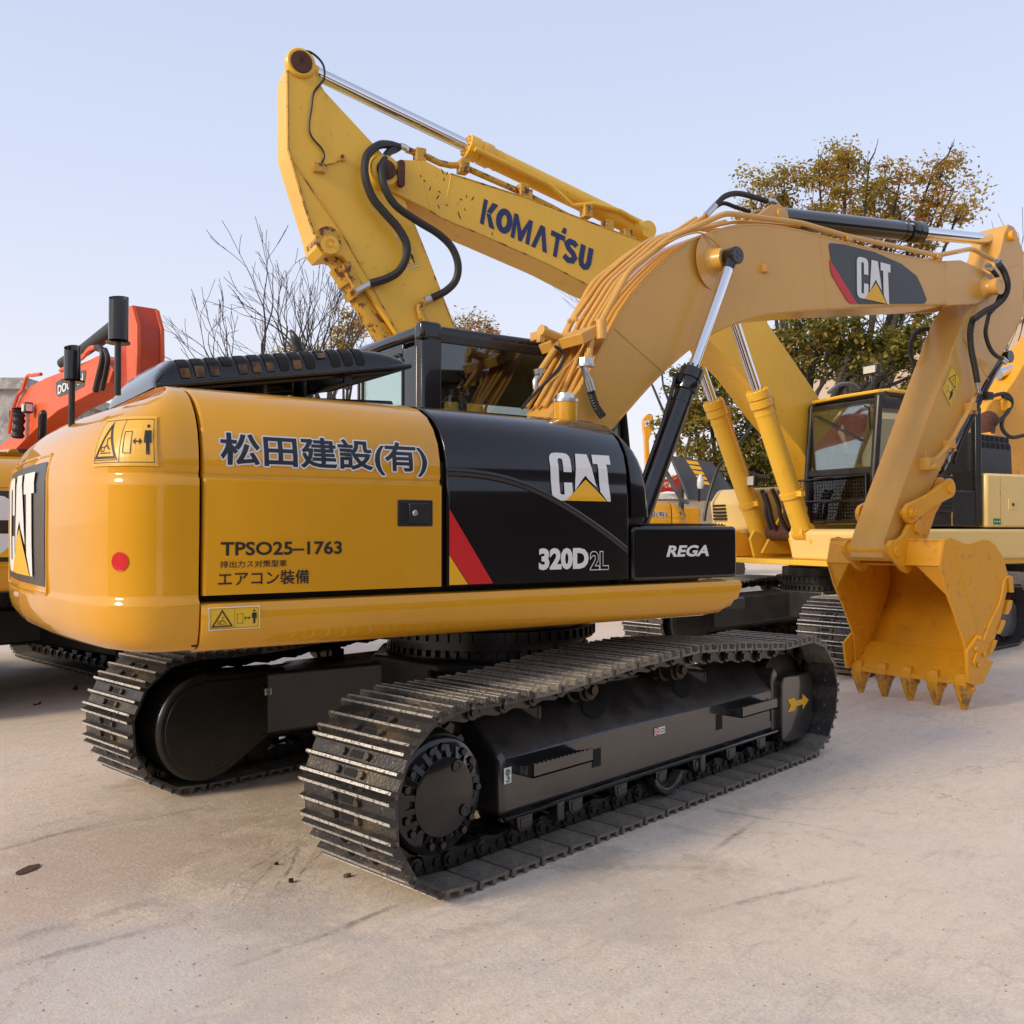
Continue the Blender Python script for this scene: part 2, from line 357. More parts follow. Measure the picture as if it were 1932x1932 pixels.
def loop_path(R=.40, rear=(-1.555, .40), front=(1.60, .40), top=((1.2, .785), (.8, .825), (.25, .862), (-.35, .842), (-.9, .795), (-1.3, .785)), n=45, phase=0.0):
    pts = [(rear[0], 0), (front[0], 0)]
    pts += [(front[0]+R*sin(radians(a)), front[1]-R*cos(radians(a))) for a in range(8, 181, 8)]
    pts += list(top)
    pts += [(rear[0]-R*sin(radians(a)), rear[1]+R*cos(radians(a))) for a in range(4, 180, 8)]
    pts.append(pts[0])
    d = [0]
    for a, b in zip(pts, pts[1:]): d.append(d[-1]+hypot(b[0]-a[0], b[1]-a[1]))
    T = d[-1]
    def at(s):
        s %= T
        for i in range(len(d)-1):
            if d[i+1] >= s: u = (s-d[i])/(d[i+1]-d[i]+1e-9); return (pts[i][0]+(pts[i+1][0]-pts[i][0])*u, pts[i][1]+(pts[i+1][1]-pts[i][1])*u)
    return [at(T*(i+phase)/n) for i in range(n)], T/n
def undercarriage(root, rot, mats, hg=1.1, w=.6, sx=1.0, n=45, detail=True, phase=0.0, dusty=None):
    """two crawler tracks + car body; mats: frame, shoe, edge, chain, roller"""
    fr, sh, ed, ch, ro = mats
    pts, pitch = loop_path(n=n, phase=phase, rear=(-1.555*sx, .40), front=(1.60*sx, .40), top=tuple((x*sx, z) for x, z in ((1.2, .785), (.8, .825), (.25, .862), (-.35, .842), (-.9, .795), (-1.3, .785))))
    sm = shoe_mesh('track_shoe', pitch, w, [sh, ed, M['dark']], detail)
    for s in (-1, 1):
        c = s*hg
        mb = MB()
        segs = []
        for i in range(n):
            a = Vector((pts[i][0], 0, pts[i][1])); b = Vector((pts[(i+1) % n][0], 0, pts[(i+1) % n][1])); t = (b-a).normalized(); u = Vector((-t.z, 0, t.x))
            segs.append((a, b, t, u))
            mid = (a+b)/2; MT = Matrix(((t.x, 0, u.x, mid.x), (0, 1, 0, c), (t.z, 0, u.z, mid.z), (0, 0, 0, 1)))
            h = pitch/2
            for yy in (-.105, .07):
                out = [(-h-.012, .062), (-h+.02, .045), (h-.03, .045), (h+.01, .07), (h+.022, .10), (h-.01, .128), (.02, .118), (-h+.03, .135), (-h-.012, .122), (-h-.026, .09)]
                mb.prism(out, yy, yy+.035, MT)
            mb.cyl(MT @ Vector((-h+.002, -.125, .092)), MT @ Vector((-h+.002, .125, .092)), .034, n=12)
            mb.cyl(MT @ Vector((-h+.002, -.136, .092)), MT @ Vector((-h+.002, .136, .092)), .019, n=10)
            if detail:
                mb.cyl(MT @ Vector((.035, -.113, .085)), MT @ Vector((.035, .113, .085)), .022, n=10)
                mb.box(-.03, .0, -.112, .112, .05, .075, MT)
        track = obj('track_chain', mb, ch, root, rot)
        for i, (a, b, t, u) in enumerate(segs):
            o = bpy.data.objects.new('track_shoe', sm); COL.objects.link(o); o.parent = track
            m = (a+b)/2; jit = random.uniform(-.006, .006)
            o.location = (m.x, c+jit*.3, m.z); o.rotation_euler = (0, -atan2(t.z, t.x)+jit*.8, 0)
            if dusty and ((m.z > .6 and m.x > -1.2*sx) or (m.z < .1 and -1.6*sx < m.x)):
                o.material_slots[0].link = 'OBJECT'; o.material_slots[0].material = dusty
        # track frame : body with sloped top
        y = lambda v: s*(hg+v)
        mb = MB()
        mb.prism([(y(.125), .19), (y(.125), .455), (y(.10), .485), (y(-.07), .64), (y(-.17), .655), (y(-.17), .19)], -1.16*sx, 1.44*sx, axis='x')
        fo = obj('track_frame', mb, fr, root, rot, bevel=.032, seg=4)
        mb = MB()
        mb.box(-1.155*sx, 1.50*sx, min(y(.10), y(.135)), max(y(.10), y(.135)), .172, .192)       # lower rail lip
        mb.prism([(1.435*sx, .13), (1.50*sx, .105), (1.72*sx, .10), (1.83*sx, .15), (1.875*sx, .24), (1.87*sx, .47), (1.82*sx, .525), (1.47*sx, .535), (1.435*sx, .50)], y(-.02), y(.165)); mb.prism([(1.36*sx, .19), (1.44*sx, .19), (1.44*sx, .56), (1.40*sx, .60), (1.36*sx, .56)], y(-.10), y(.13))
        obj('idler_guard', mb, fr, root, rot, bevel=.022, seg=3)
        mb = MB(); mb.tube([(-1.15*sx, y(.138), .19), (1.42*sx, y(.138), .19)], .011, 8); obj('lower_rail', mb, M['cyl'] if detail and hg < 1.15 else fr, root, rot)
        if detail:
            for k, bx in enumerate((-1.06, .80)):
                L_ = .44
                mb = MB(); mb.box(bx, bx+L_, min(y(.125), y(.235)), max(y(.125), y(.235)), .375, .383)
                mb.box(bx, bx+L_, min(y(.228), y(.235)), max(y(.228), y(.235)), .375, .435)
                for ex in (bx, bx+L_-.006): mb.prism([(y(.125), .375), (y(.235), .375), (y(.235), .435), (y(.125), .41)], ex, ex+.006, axis='x')
                for q in range(14): mb.box(bx+.03*q+.006, bx+.03*q+.02, min(y(.227), y(.236)), max(y(.227), y(.236)), .435, .440)
                obj('step_plate', mb, fr, root, rot)
            for hx, hz in ((-.46, .345), (.72, .35), (1.38, .306)): mb = MB(); mb.box(hx-.035, hx+.035, min(y(.124), y(.127)), max(y(.124), y(.127)), hz-.045, hz+.045); obj('frame_opening', mb, M['dark'], fo, 0, ang=0)
            for hx in (-.35, .49):
                oval = [(hx+.085*cos(a*pi/12)-.0275*sin(a*pi/12), .062*sin(a*pi/12)) for a in range(24)]
                T0 = Vector((0, y(.015), .562)); e = Vector((0, s*.17, -.155)).normalized(); nn = Vector((0, s*.155, .17)).normalized()
                mb = MB(); mb.add([Vector((px, 0, 0))+T0+e*pz+nn*.006 for px, pz in oval], [list(range(24))]); obj('frame_opening', mb, M['dark'], fo, 0, ang=0)
        # rollers, carrier rollers, idler, sprocket
        for k in range(7):
            x = (-1.0+.37*k)*sx; mb = MB()
            mb.rev([(.03, 0), (.078, .02), (.078, .22), (.06, .3), (.06, .7), (.078, .78), (.078, .98), (.03, 1)], (x, y(-.11), .185), (x, y(.11), .185), 20)
            r_ = obj('track_roller', mb, ro, root, rot)
            mb = MB(); mb.prism([(x-.055, .195), (x-.05, .125), (x-.03, .105), (x+.03, .105), (x+.05, .125), (x+.055, .195)], y(.085), y(.132)); mb.box(x-.032, x+.032, min(y(.132), y(.138)), max(y(.132), y(.138)), .12, .165)
            obj('roller_bracket', mb, fr, r_, 0, bevel=.006)
        if detail:
            for x in (.12, -.72, .55):
                mb = MB(); pp = [(x-.13+.26*i/8, .16-.075*sin(pi*i/8)) for i in range(9)]
                mb.prism(pp+[(a, b-.035) for a, b in pp[::-1]], y(.11), y(.175)) if x == .12 else mb.box(x-.07, x-.02, min(y(.10), y(.15)), max(y(.10), y(.15)), .10, .19)
                obj('chain_guide', mb, fr, root, rot, bevel=.004)
        for x, z in ((-.462*sx, .683), (.36*sx, .695)):
            mb = MB(); mb.rev([(.03, 0), (.062, .05), (.062, .4), (.075, .42), (.075, .5), (.062, .52), (.062, .78), (.05, .80), (.05, .9), (.026, .91), (.026, 1)], (x, y(-.13), z), (x, y(.12), z), 22)
            mb.box(x-.05, x+.05, min(y(-.16), y(-.06)), max(y(-.16), y(-.06)), z-.12, z+.02)
            obj('carrier_roller', mb, ro, root, rot)
        cx = 1.60*sx; mb = MB()
        mb.rev([(.08, 0), (.20, .0), (.26, .08), (.28, .12), (.28, .35), (.245, .36), (.245, .64), (.28, .65), (.28, .88), (.26, .92), (.20, 1), (.08, 1)], (cx, y(-.085), .40), (cx, y(.085), .40), 40)
        mb.cyl((cx, y(-.12), .40), (cx, y(.12), .40), .07, n=20)
        obj('idler_wheel', mb, ro, root, rot)
        cx = -1.555*sx; mb = MB(); N_ = 21; o2 = []
        for i in range(N_):
            a = 2*pi*i/N_
            for da, r in ((-.11, .265), (-.05, .305), (.05, .305), (.11, .265)): o2.append((cx+r*cos(a+da), .40+r*sin(a+da)))
        mb.prism(o2, y(-.03), y(.03)); mb.cyl((cx, y(.02), .40), (cx, y(.10), .39), .262, .25, 36)
        obj('sprocket', mb, M['blackm'] if detail else fr, root, rot)
        mb = MB()
        mb.rev([(.245, 0), (.245, .70), (.228, .80), (.165, .84), (.165, 1.0), (.155, 1.03)], (cx, y(.06), .385), (cx, y(.185), .385), 44)
        if detail:
            for i in range(20):
                a = 2*pi*i/20; A = Vector((cos(a), 0, sin(a))); B = Vector((-sin(a), 0, cos(a))); ctr = Vector((cx, 0, .385))
                if i % 3 != 1:
                    p0 = ctr+A*.205+Vector((0, y(.155), 0)); mb.cyl(p0, p0+Vector((0, s*.025, 0)), .0175, .016, 12)
                q = a+pi/20; A2 = Vector((cos(q), 0, sin(q))); B2 = Vector((-sin(q), 0, cos(q)))
                vs = [ctr+A2*r+B2*e+Vector((0, y(h), 0)) for r, h in ((.155, .188), (.235, .150)) for e in (-.013, .013)] + [ctr+A2*r+B2*e+Vector((0, y(.12), 0)) for r in (.155, .235) for e in (-.013, .013)]
                mb.add(vs, [(0, 2, 3, 1), (0, 1, 5, 4), (2, 6, 7, 3), (0, 4, 6, 2), (1, 3, 7, 5)])
            for a in (-35, 62): 
                p0 = Vector((cx+.135*cos(radians(a)), y(.185), .385+.135*sin(radians(a)))); mb.rev([(.026, 0), (.026, 1), (.014, 1), (.014, .6)], p0, p0+Vector((0, s*.012, 0)), 18)
        obj('final_drive_cover', mb, M['black'] if detail else fr, root, rot, bevel=.003 if detail else 0)
        # inner motor guard
        mb = MB(); cg = (-1.50*sx, .375)
        out = [(cg[0]+.305*cos(radians(a)), cg[1]+.305*sin(radians(a))) for a in range(80, 301, 10)] + [(-1.02*sx, .30), (-.98*sx, .66)]
        mb.prism(out, y(-.355), y(-.13))
        g_ = obj('motor_guard', mb, M['blackm'] if detail else fr, root, rot, bevel=.02)
        mb = MB(); sc_ = [(cg[0]+(a-cg[0])*.86, cg[1]+(b-cg[1])*.86) for a, b in out]; mb.prism(sc_, y(-.362), y(-.34))
        for a, b in ((-1.45, .14), (-1.15, .27), (-1.15, .56)): mb.cyl((a*sx, y(-.362), b), (a*sx, y(-.37), b), .014, n=6)
        obj('guard_plate', mb, M['blackm'] if detail else fr, g_, 0, bevel=.004)
    # car body with four legs
    mb = MB()
    hx = .95*sx
    for sxn in (-1, 1):
        for s in (-1, 1):
            A = (0.30*sxn, .25*s); B = (hx*sxn, (hg-.16)*s)
            d = Vector((B[0]-A[0], B[1]-A[1], 0)).normalized(); nn = Vector((-d.y, d.x, 0))
            vs = []
            for (px, py), wd, zt, zb in ((A, .34, .74, .44), (B, .26, .64, .26)):
                P = Vector((px, py, 0))
                vs += [P+nn*wd+Vector((0, 0, zt)), P-nn*wd+Vector((0, 0, zt)), P-nn*wd+Vector((0, 0, zb)), P+nn*wd+Vector((0, 0, zb))]
            mb.add(vs, [(0, 1, 2, 3), (7, 6, 5, 4), (0, 4, 5, 1), (1, 5, 6, 2), (2, 6, 7, 3), (3, 7, 4, 0)])
    mb.prism([(.75*cos(radians(a+22.5)), .75*sin(radians(a+22.5))) for a in range(0, 360, 45)], .42, .752, axis='z')
    obj('car_body', mb, M['blackm'] if detail else fr, root, rot, bevel=.02)
    mb = MB(); mb.rev([(.60, 0), (.60, .35), (.66, .36), (.66, .62), (.60, .64), (.60, 1)], (0, 0, .745), (0, 0, 1.02), 64)
    for i in range(60):
        a = 2*pi*i/60; mb.box(.655, .675, -.012, .012, .86, .91, Matrix.Rotation(a, 4, 'Z')); mb.box(.61, .63, -.014, .014, .765, .80, Matrix.Rotation(a+.05, 4, 'Z'))
    obj('swing_bearing', mb, M['blackm'] if detail else fr, root, rot)

# ------------------------------------------------------------------ main excavator
cat = thing('excavator', 'glossy yellow and black foreground excavator lettered 320D 2L, bucket teeth on the ground', 'excavator', group='yellow and black excavators of the same make')
undercarriage(cat, 0, (M['frame'], M['steel'], M['edge'], M['chain'], M['wheelrust']), dusty=M['dusty'], phase=.42)

def yprof(z):
    P_ = [(1.0, -1.37), (1.69, -1.37), (1.70, -1.356), (1.712, -1.352), (1.73, -1.36), (1.80, -1.355), (1.88, -1.335), (1.95, -1.295), (2.01, -1.235), (2.055, -1.15), (2.085, -1.03), (2.10, -.85)]
    for (a, b), (c, d) in zip(P_, P_[1:]):
        if z <= c: return b+(d-b)*(z-a)/(c-a)
    return -.85
ZP = [1.245, 1.30, 1.5, 1.66, 1.69, 1.70, 1.712, 1.73, 1.77, 1.80, 1.84, 1.88, 1.92, 1.95, 1.98, 2.01, 2.035, 2.055, 2.072, 2.085, 2.095, 2.10]
def side_surf(sgn=-1): return lambda u, v, l=0: Vector((u, sgn*(-yprof(v)+l), v))
def panel(name, x0, x1, m, sgn, groove=True, zs=ZP, xtop=None):
    rows = []
    for z in zs:
        yy = yprof(z) if groove else (yprof(z) if z > 1.74 else -1.37+(0 if z < 1.66 else .012*(z-1.66)/.08))
        xa = x0+.006; xb = (x1 if xtop is None else x1+(xtop-x1)*max(0, (z-1.30)/.8))-.006
        r = .012
        rows.append([Vector((xa, sgn*(-yy-.035), z)), Vector((xa, sgn*(-yy-r), z)), Vector((xa+r*.3, sgn*(-yy-r*.3), z)), Vector((xa+r, sgn*-yy, z)), Vector((xb-r, sgn*-yy, z)), Vector((xb-r*.3, sgn*(-yy-r*.3), z)), Vector((xb, sgn*(-yy-r), z)), Vector((xb, sgn*(-yy-.035), z))])
    mb = MB(); mb.grid(rows if sgn < 0 else [r[::-1] for r in rows])
    b = rows[0]; mb.add([p for p in b]+[Vector((p.x, sgn*1.32, p.z)) for p in b], [tuple([i, i+1, i+9, i+8]) for i in range(7)])
    return obj(name, mb, m, cat, SW, ang=50)
for sgn in (-1, 1):
    SS = side_surf(-1) if sgn < 0 else (lambda u, v, l=0: Vector((u, -yprof(v)+l, v)))
    if sgn < 0: SS = lambda u, v, l=0: Vector((u, yprof(v)-l, v))
    door = panel('side_door', -2.182, -1.118, M['yellow'], sgn)
    eng = panel('engine_panel', -1.103, -.020, M['black'], sgn, groove=False)
    NS = (lambda f: (lambda u, v, l=0: (lambda q: Vector((q.x, q.y, v)))(f(u, max(v, 1.738), l))))(SS)
    ES = (lambda u, v, l=0: Vector((u, (yprof(v) if v > 1.74 else -1.37+(0 if v < 1.66 else .012*(v-1.66)/.08))-l, v)))
    # lettering on the door
    def R2(a, b, c, d):
        p = UF.Y(a, b, -1.37); q = UF.Y(c, d, -1.37); return (p.x, q.x, p.z, q.z)
    def flip(r): return (r[0]+0, r[1]+0, r[2], r[3]) if sgn < 0 else (r[1], r[0], r[2], r[3])
    rect = R2(417, 886, 808, 836)
    if sgn > 0: rect = (-1.25, -2.08, rect[2], rect[3])
    vs0, _ = text_mesh('松田建設(有)', .022)
    vv, ff = text_mesh('松田建設(有)', .022); pp_ = fit(vv, rect, vs0); mb = MB()
    for k in range(12): mb.add([(u+.0062*cos(k*pi/6), v+.0062*sin(k*pi/6), .0030+.00012*k) for u, v in pp_], ff)
    decal('name_outline', mb, NS, M['white'], door, 0, 14, 10)
    lettering('name_lettering', '松田建設(有)', rect, NS, M['navy'], door, offset=.022, lift=.006, ref=vs0)
    if sgn < 0:
        for body, rr, of in (('TPSO25–1763', (416, 1049, 645, 1020.5), .022), ('排出力ス对策型車', (415, 1072, 541, 1056), .010), ('エアコン裝備', (411, 1107, 583, 1074), .012)):
            lettering('stencil_lettering', body, R2(*rr), SS, M['ink'], door, offset=of, lift=.003)
        # latch
        p = UF.Y(750, 993, -1.37); q = UF.Y(816, 944, -1.37)
        mb = MB(); fr_ = rrect(p.x, q.x, p.z, q.z, .006)
        mb.prism(fr_, -1.374, -1.36)
        lt = obj('door_latch', mb, M['blackm'], door, bevel=.002)
        mb = MB(); mb.box(p.x+.014, q.x-.012, -1.3755, -1.37, p.z+.012, q.z-.012); obj('latch_recess', mb, M['dark'], lt)
        mb = MB(); mb.box(p.x+.052, q.x-.02, -1.381, -1.37, p.z+.014, q.z-.014); obj('paddle', mb, M['blackm'], lt, bevel=.003)
        mb = MB(); cx_ = p.x+.078; cz_ = (p.z+q.z)/2; mb.rev([(.014, 0), (.014, .6), (.010, 1), (.006, 1), (.005, .7)], (cx_, -1.381, cz_), (cx_, -1.392, cz_), 18); obj('lock', mb, M['zinc'], lt)
        # engine panel graphics
        a = UF.Y(836, 960, -1.37); b = UF.Y(930, 1107, -1.37); c = UF.Y(884, 1110, -1.37); d = UF.Y(838, 1046, -1.37)
        x0 = -1.09; zb = 1.25
        mb = MB(); flat(mb, [(x0, a.z), (b.x, zb), (c.x, zb), (x0, d.z)], SS, .002); obj('red_stripe', mb, M['red'], eng, ang=0)
        mb = MB(); flat(mb, [(x0, d.z-.004), (c.x-.004, zb), (x0, zb)], SS, .002); obj('yellow_wedge', mb, M['cat_yellow'], eng, ang=0)
        r_ = R2(1041, 944, 1156, 859); cat_logo(ES, (r_[0], r_[1], r_[2], r_[3]), eng)
        lettering('model_number', '320D', R2(1016, 1076, 1110, 1033), ES, M['white'], eng, offset=.05, lift=.003)
        r2 = R2(1113, 1075, 1147, 1040)
        v2, _ = text_mesh('2L', .03)
        lettering('model_suffix_outline', '2L', r2, ES, M['white'], eng, offset=.052, lift=.003, ref=v2)
        lettering('model_suffix', '2L', r2, ES, M['black'], eng, offset=.016, lift=.0042, ref=v2)
        # raised crease across the black panel
        cr = [UF.Y(*q, -1.37) for q in ((842, 889), (900, 893), (960, 905), (1020, 928), (1080, 962), (1140, 1003), (1184, 1038))]
        cr = smooth_path([(p.x, 0, p.z) for p in cr], 5)
        rows = [[Vector((p.x, -1.3705+.0, p.z+.016)), Vector((p.x, -1.376, p.z+.006)), Vector((p.x, -1.376, p.z-.004)), Vector((p.x, -1.3705, p.z-.018))] for p in cr]
        mb = MB(); mb.grid(rows); obj('panel_crease', mb, M['black'], eng, ang=60)
# front cover with slanted nose (right side) and toolbox
mb = MB(); rows = []
for z in [1.56, 1.6, 1.7, 1.8, 1.86, 1.9, 1.94, 1.97, 2.0, 2.03, 2.05]:
    yy = yprof(z) if z > 1.74 else -1.37
    xf = .118-(z-1.56)*.09-(max(0, z-1.72)**2)*.95
    rows.append([Vector((-.012, yy+.05, z)), Vector((-.012, yy, z)), Vector((xf-.03, yy, z)), Vector((xf-.008, yy+.008, z)), Vector((xf, yy+.03, z)), Vector((xf, -.75, z))])
mb.grid(rows); t = rows[-1]; mb.add(t+[Vector((-.012, -.75, 2.05))], [(0, 1, 2, 3, 4, 5, 6)])
obj('front_cover', mb, M['black'], cat, SW, ang=50)
mb = MB(); mb.prism([(-.09, 1.19), (.10, 1.535), (.10, 1.545), (-.09, 1.545)], -1.30, -.8); mb.box(-.06, .10, -1.33, -.75, 1.528, 1.558)
obj('cover_base', mb, M['blackm'], cat, SW)
mb = MB(); mb.prism(rrect(-.008, .768, 1.232, 1.515, .028, 4), -1.372, -.72)
tb = obj('toolbox', mb, M['black'], cat, SW, bevel=.018, seg=3)
lettering('toolbox_lettering', 'REGA', (UF.Y(1260, 1052, -1.374).x, UF.Y(1340, 1052, -1.374).x, UF.Y(1260, 1051, -1.374).z, UF.Y(1340, 1028, -1.374).z), lambda u, v, l: Vector((u, -1.372-l, v)), M['white'], tb, offset=.035, slant=.35, lift=.002)
mb = MB(); mb.box(.10, .70, -1.35, -.76, 1.517, 1.523)
for i in range(26):
    for j in (-1.33, -1.27, -1.2, -1.1, -1.0): mb.cyl((.115+i*.023, j, 1.523), (.115+i*.023, j, 1.530), .007, .004, 6)
obj('anti_slip_plate', mb, M['blackm'], tb)
# yellow sill both sides
for s in (-1, 1):
    mb = MB(); prof = [(1.045, 1.02), (1.28, 1.022), (1.335, 1.035), (1.366, 1.062), (1.384, 1.105), (1.388, 1.15), (1.386, 1.195), (1.376, 1.212), (1.35, 1.216), (1.05, 1.216)]
    xs = [-2.186, -2.183]+[(.785)*(i/30)*1+(-2.183)*(1-i/30) for i in range(1, 27)]+[.58, .66, .72, .755, .778, .785]
    rows = []
    for x in xs:
        lim = 1.02 if x < .56 else 1.02+.19*(1-sqrt(max(0, 1-((x-.56)/.226)**2)))
        k = .003 if x == xs[0] else 0
        rows.append([Vector((x, s*(y_-k), max(z_, lim+.0*(y_)) if y_ > 1.1 else z_ if x < .56 else max(z_, lim))) for y_, z_ in prof])
    mb.grid(rows if s > 0 else [r[::-1] for r in rows]); mb.add(rows[0], [list(range(len(prof)))]); mb.add(rows[-1], [list(range(len(prof)))])
    sill = obj('side_sill', mb, M['yellow'], cat, SW, ang=50)
    if s < 0:
        def sf(u, v, l=0):
            for (a, b), (c, d) in zip(prof[2:], prof[3:]):
                if b <= v <= d: return Vector((u, -(a+(c-a)*(v-b)/(d-b))-l, v))
            return Vector((u, -1.376-l, v))
        p = UF.Y(392, 1191, -1.38); q = UF.Y(489, 1142, -1.38)
        warning_sticker('warning_sticker', sf, (p.x, q.x, p.z+.002, min(q.z, 1.205)), sill)
# counterweight : loft
half = chaikin([(-2.192, -1.37), (-2.30, -1.37), (-2.40, -1.345), (-2.49, -1.26), (-2.545, -1.12), (-2.585, -.90), (-2.625, -.50), (-2.64, 0)], 2)
outl = half+[(x, -y) for x, y in half[::-1][1:]]
arc = [0]
for a, b in zip(outl, outl[1:]): arc.append(arc[-1]+hypot(b[0]-a[0], b[1]-a[1]))
RG = [(1.03, .30, .30, 0), (1.022, .20, .22, 0), (1.024, .12, .14, 0), (1.036, .06, .08, 0), (1.06, .022, .04, 0), (1.10, .004, .012, 0), (1.15, -.004, 0, 0), (1.205, -.010, 0, 0), (1.222, -.010, .0, 0), (1.234, .004, .004, 0), (1.25, .008, .004, 0), (1.45, .002, .0, 0), (1.66, .0, .0, 0), (1.69, .0, .0, 0), (1.70, .014, .0, 0), (1.712, .018, .0, 0), (1.73, .010, .002, 0), (1.765, .012, .006, 0), (1.80, .015, .014, 0), (1.84, .024, .028, 0), (1.88, .035, .048, 0), (1.915, .053, .073, 0), (1.95, .075, .105, .004), (1.98, .103, .14, .008), (2.01, .135, .18, .012), (2.035, .175, .225, .016), (2.055, .22, .27, .02), (2.072, .275, .33, .02), (2.085, .34, .38, .02), (2.10, .52, .44, .02), (2.105, .9, .46, .02), (2.105, 1.36, .47, .02)]
def cwring(z, sd, rr, dz):
    o = []
    for (x, y) in outl:
        wx = min(1, max(0, (-2.192-x)/.42)); wx = wx*wx*(3-2*wx)
        o.append(Vector((x+rr*wx, y*(1-sd/1.37), z-dz*wx)))
    return o
RR = [cwring(*r) for r in RG]
mb = MB(); mb.grid(RR); e0 = [r[0] for r in RR]; e1 = [r[-1] for r in RR]
for e in (e0, e1): mb.add(e+[Vector((-2.192, 0, 2.1)), Vector((-2.192, 0, 1.03))], [list(range(len(e)+2))])
mb.add(RR[0], [list(range(len(outl)))])
cw = obj('counterweight', mb, M['yellow'], cat, SW, ang=60)
def cws(s, z, l=0):
    s = max(0, min(arc[-1]-1e-6, s)); i = 0
    while arc[i+1] < s: i += 1
    u = (s-arc[i])/(arc[i+1]-arc[i])
    j = 5
    while j < len(RR)-2 and RR[j+1][i].z < z: j += 1
    f = lambda a, b, t: a+(b-a)*t
    v = max(0, min(1, (z-RR[j][i].z)/max(1e-5, RR[j+1][i].z-RR[j][i].z)))
    p = f(f(RR[j][i], RR[j][i+1], u), f(RR[j+1][i], RR[j+1][i+1], u), v)
    t1 = (RR[j][i+1]-RR[j][i]).normalized(); t2 = (RR[j+1][i]-RR[j][i]).normalized()
    n = t1.cross(t2).normalized()
    if n.x*(p.x+1.9)+n.y*p.y < 0: n = -n
    return p+n*l
cm = arc[-1]/2
SG = lambda u, v, l=0: cws(-u, v, l)          # u grows to the viewer's right along the right side
warning_sticker('warning_sticker', lambda u, v, l=0: cws(-(u+(v-1.8)*-.10), v, l+.003), (-.445, -.155, 1.735, 1.925), cw, base='stickerA', border='stickerA')
warning_sticker('warning_sticker', lambda u, v, l=0: cws(arc[-1]-(.60-u), v, l+.003), (.155, .445, 1.735, 1.925), cw, base='stickerA', border='stickerA')
mb = MB(); o_ = disc(-.29, 1.378, .036, 28); flat(mb, o_, SG, .003); obj('red_dot', mb, M['red'], cw, ang=0)
# rear nameplate
mb = MB()
Rz = (1.255, 1.785); Ry = (cm-.60, cm+.60)
mb.grid([[cws(Ry[0]+(Ry[1]-Ry[0])*i/30, Rz[0]+(Rz[1]-Rz[0])*j/6, .004) for i in range(31)] for j in range(7)])
pl = obj('name_plate', mb, M['blackm'], cw, ang=60)
cat_logo(lambda u, v, l=0: cws(cm-u, v, l+.006), (-.42, .42, 1.29, 1.75), cw)
mb = MB()
for rim in ((Ry[0]-.03, Rz[0]-.03, Ry[1]+.03, Rz[1]+.03),):
    for z in (rim[1], rim[3]): mb.tube([cws(rim[0]+(rim[2]-rim[0])*i/24, z, .0) for i in range(25)], .007, 6)
    for s_ in (rim[0], rim[2]): mb.tube([cws(s_, rim[1]+(rim[3]-rim[1])*i/6, .0) for i in range(7)], .007, 6)
obj('plate_rim', mb, M['yellow'], cw)
# inner body so that nothing shows through the seams
mb = MB(); mb.box(-2.185, -.03, -1.30, 1.30, 1.03, 1.74); mb.box(-2.185, -.03, -1.16, 1.16, 1.74, 2.03); obj('engine_bay', mb, M['dark'], cat, SW)
mb = MB(); mb.box(-2.21, -2.19, -1.345, 1.345, 1.05, 1.70); mb.box(-1.112, -1.098, -1.33, 1.33, 1.24, 1.8); obj('seam_liner', mb, M['dark'], cat, SW)
mb = MB(); mb.box(-2.20, -1.11, -.87, .87, 2.085, 2.10); d1 = obj('rear_deck', mb, M['yellow'], cat, SW)
mb = MB(); mb.box(-1.105, -.02, -.87, .30, 2.085, 2.10); mb.box(-1.105, -.32, .30, .87, 2.085, 2.10); obj('front_deck', mb, M['blackm'], cat, SW)
mb = MB(); mb.box(-2.3, 1.30, -.95, .95, 1.0, 1.075); mb.box(-.7, 1.45, -.42, .14, 1.07, 1.45); mb.prism([(-.3, 1.4), (-.25, 1.95), (.35, 1.95), (.9, 1.45)], -.44, -.38); mb.prism([(-.3, 1.4), (-.25, 1.95), (.35, 1.95), (.9, 1.45)], .10, .16)
mb.box(.30, 1.42, .24, 1.36, 1.06, 1.22)
obj('main_frame', mb, M['blackm'], cat, SW, bevel=.01)
# ------------------------------------------------------------------ raised grille hood, exhaust, mirrors
HT = Matrix.Translation((-2.20, 0, 2.125)) @ Matrix.Rotation(radians(-9.6), 4, 'Y')
CS = [(-.72, 0), (-.718, .03), (-.711, .06), (-.695, .09), (-.66, .113), (-.58, .127), (-.2, .133), (.08, .13), (.22, .112), (.275, .07), (.295, .03), (.30, 0)]
def hoodp(x, i, l=0.0):
    j = min(int(i), len(CS)-2); u = i-j
    y = CS[j][0]+(CS[j+1][0]-CS[j][0])*u; z = CS[j][1]+(CS[j+1][1]-CS[j][1])*u
    f = min(1, sqrt(max(0, min(1, x/.10)))) if x < .10 else (sqrt(max(0, 1-((x-.92)/.36)**2)) if x > .92 else 1)
    c = -.21; k = 1-(.03*(1-f))
    return HT @ Vector((x, c+(y-c)*k-(l if i < 4 else 0), z*f+(l if i >= 2 else 0)))
mb = MB(); xs = [0, .006, .02, .05, .10]+[.10+.82*i/18 for i in range(1, 19)]+[.98, 1.05, 1.12, 1.18, 1.23, 1.26, 1.279]
mb.grid([[hoodp(x, i/2) for i in range(2*len(CS)-1)] for x in xs])
hood = obj('grille_hood', mb, M['black'], cat, SW, ang=70)
slot_z = [(.75, 4.4)]*3+[(2.2, 4.5)]+[(.75, 4.4)]*6+[(2.2, 4.5)]+[(.75, 4.4)]*4
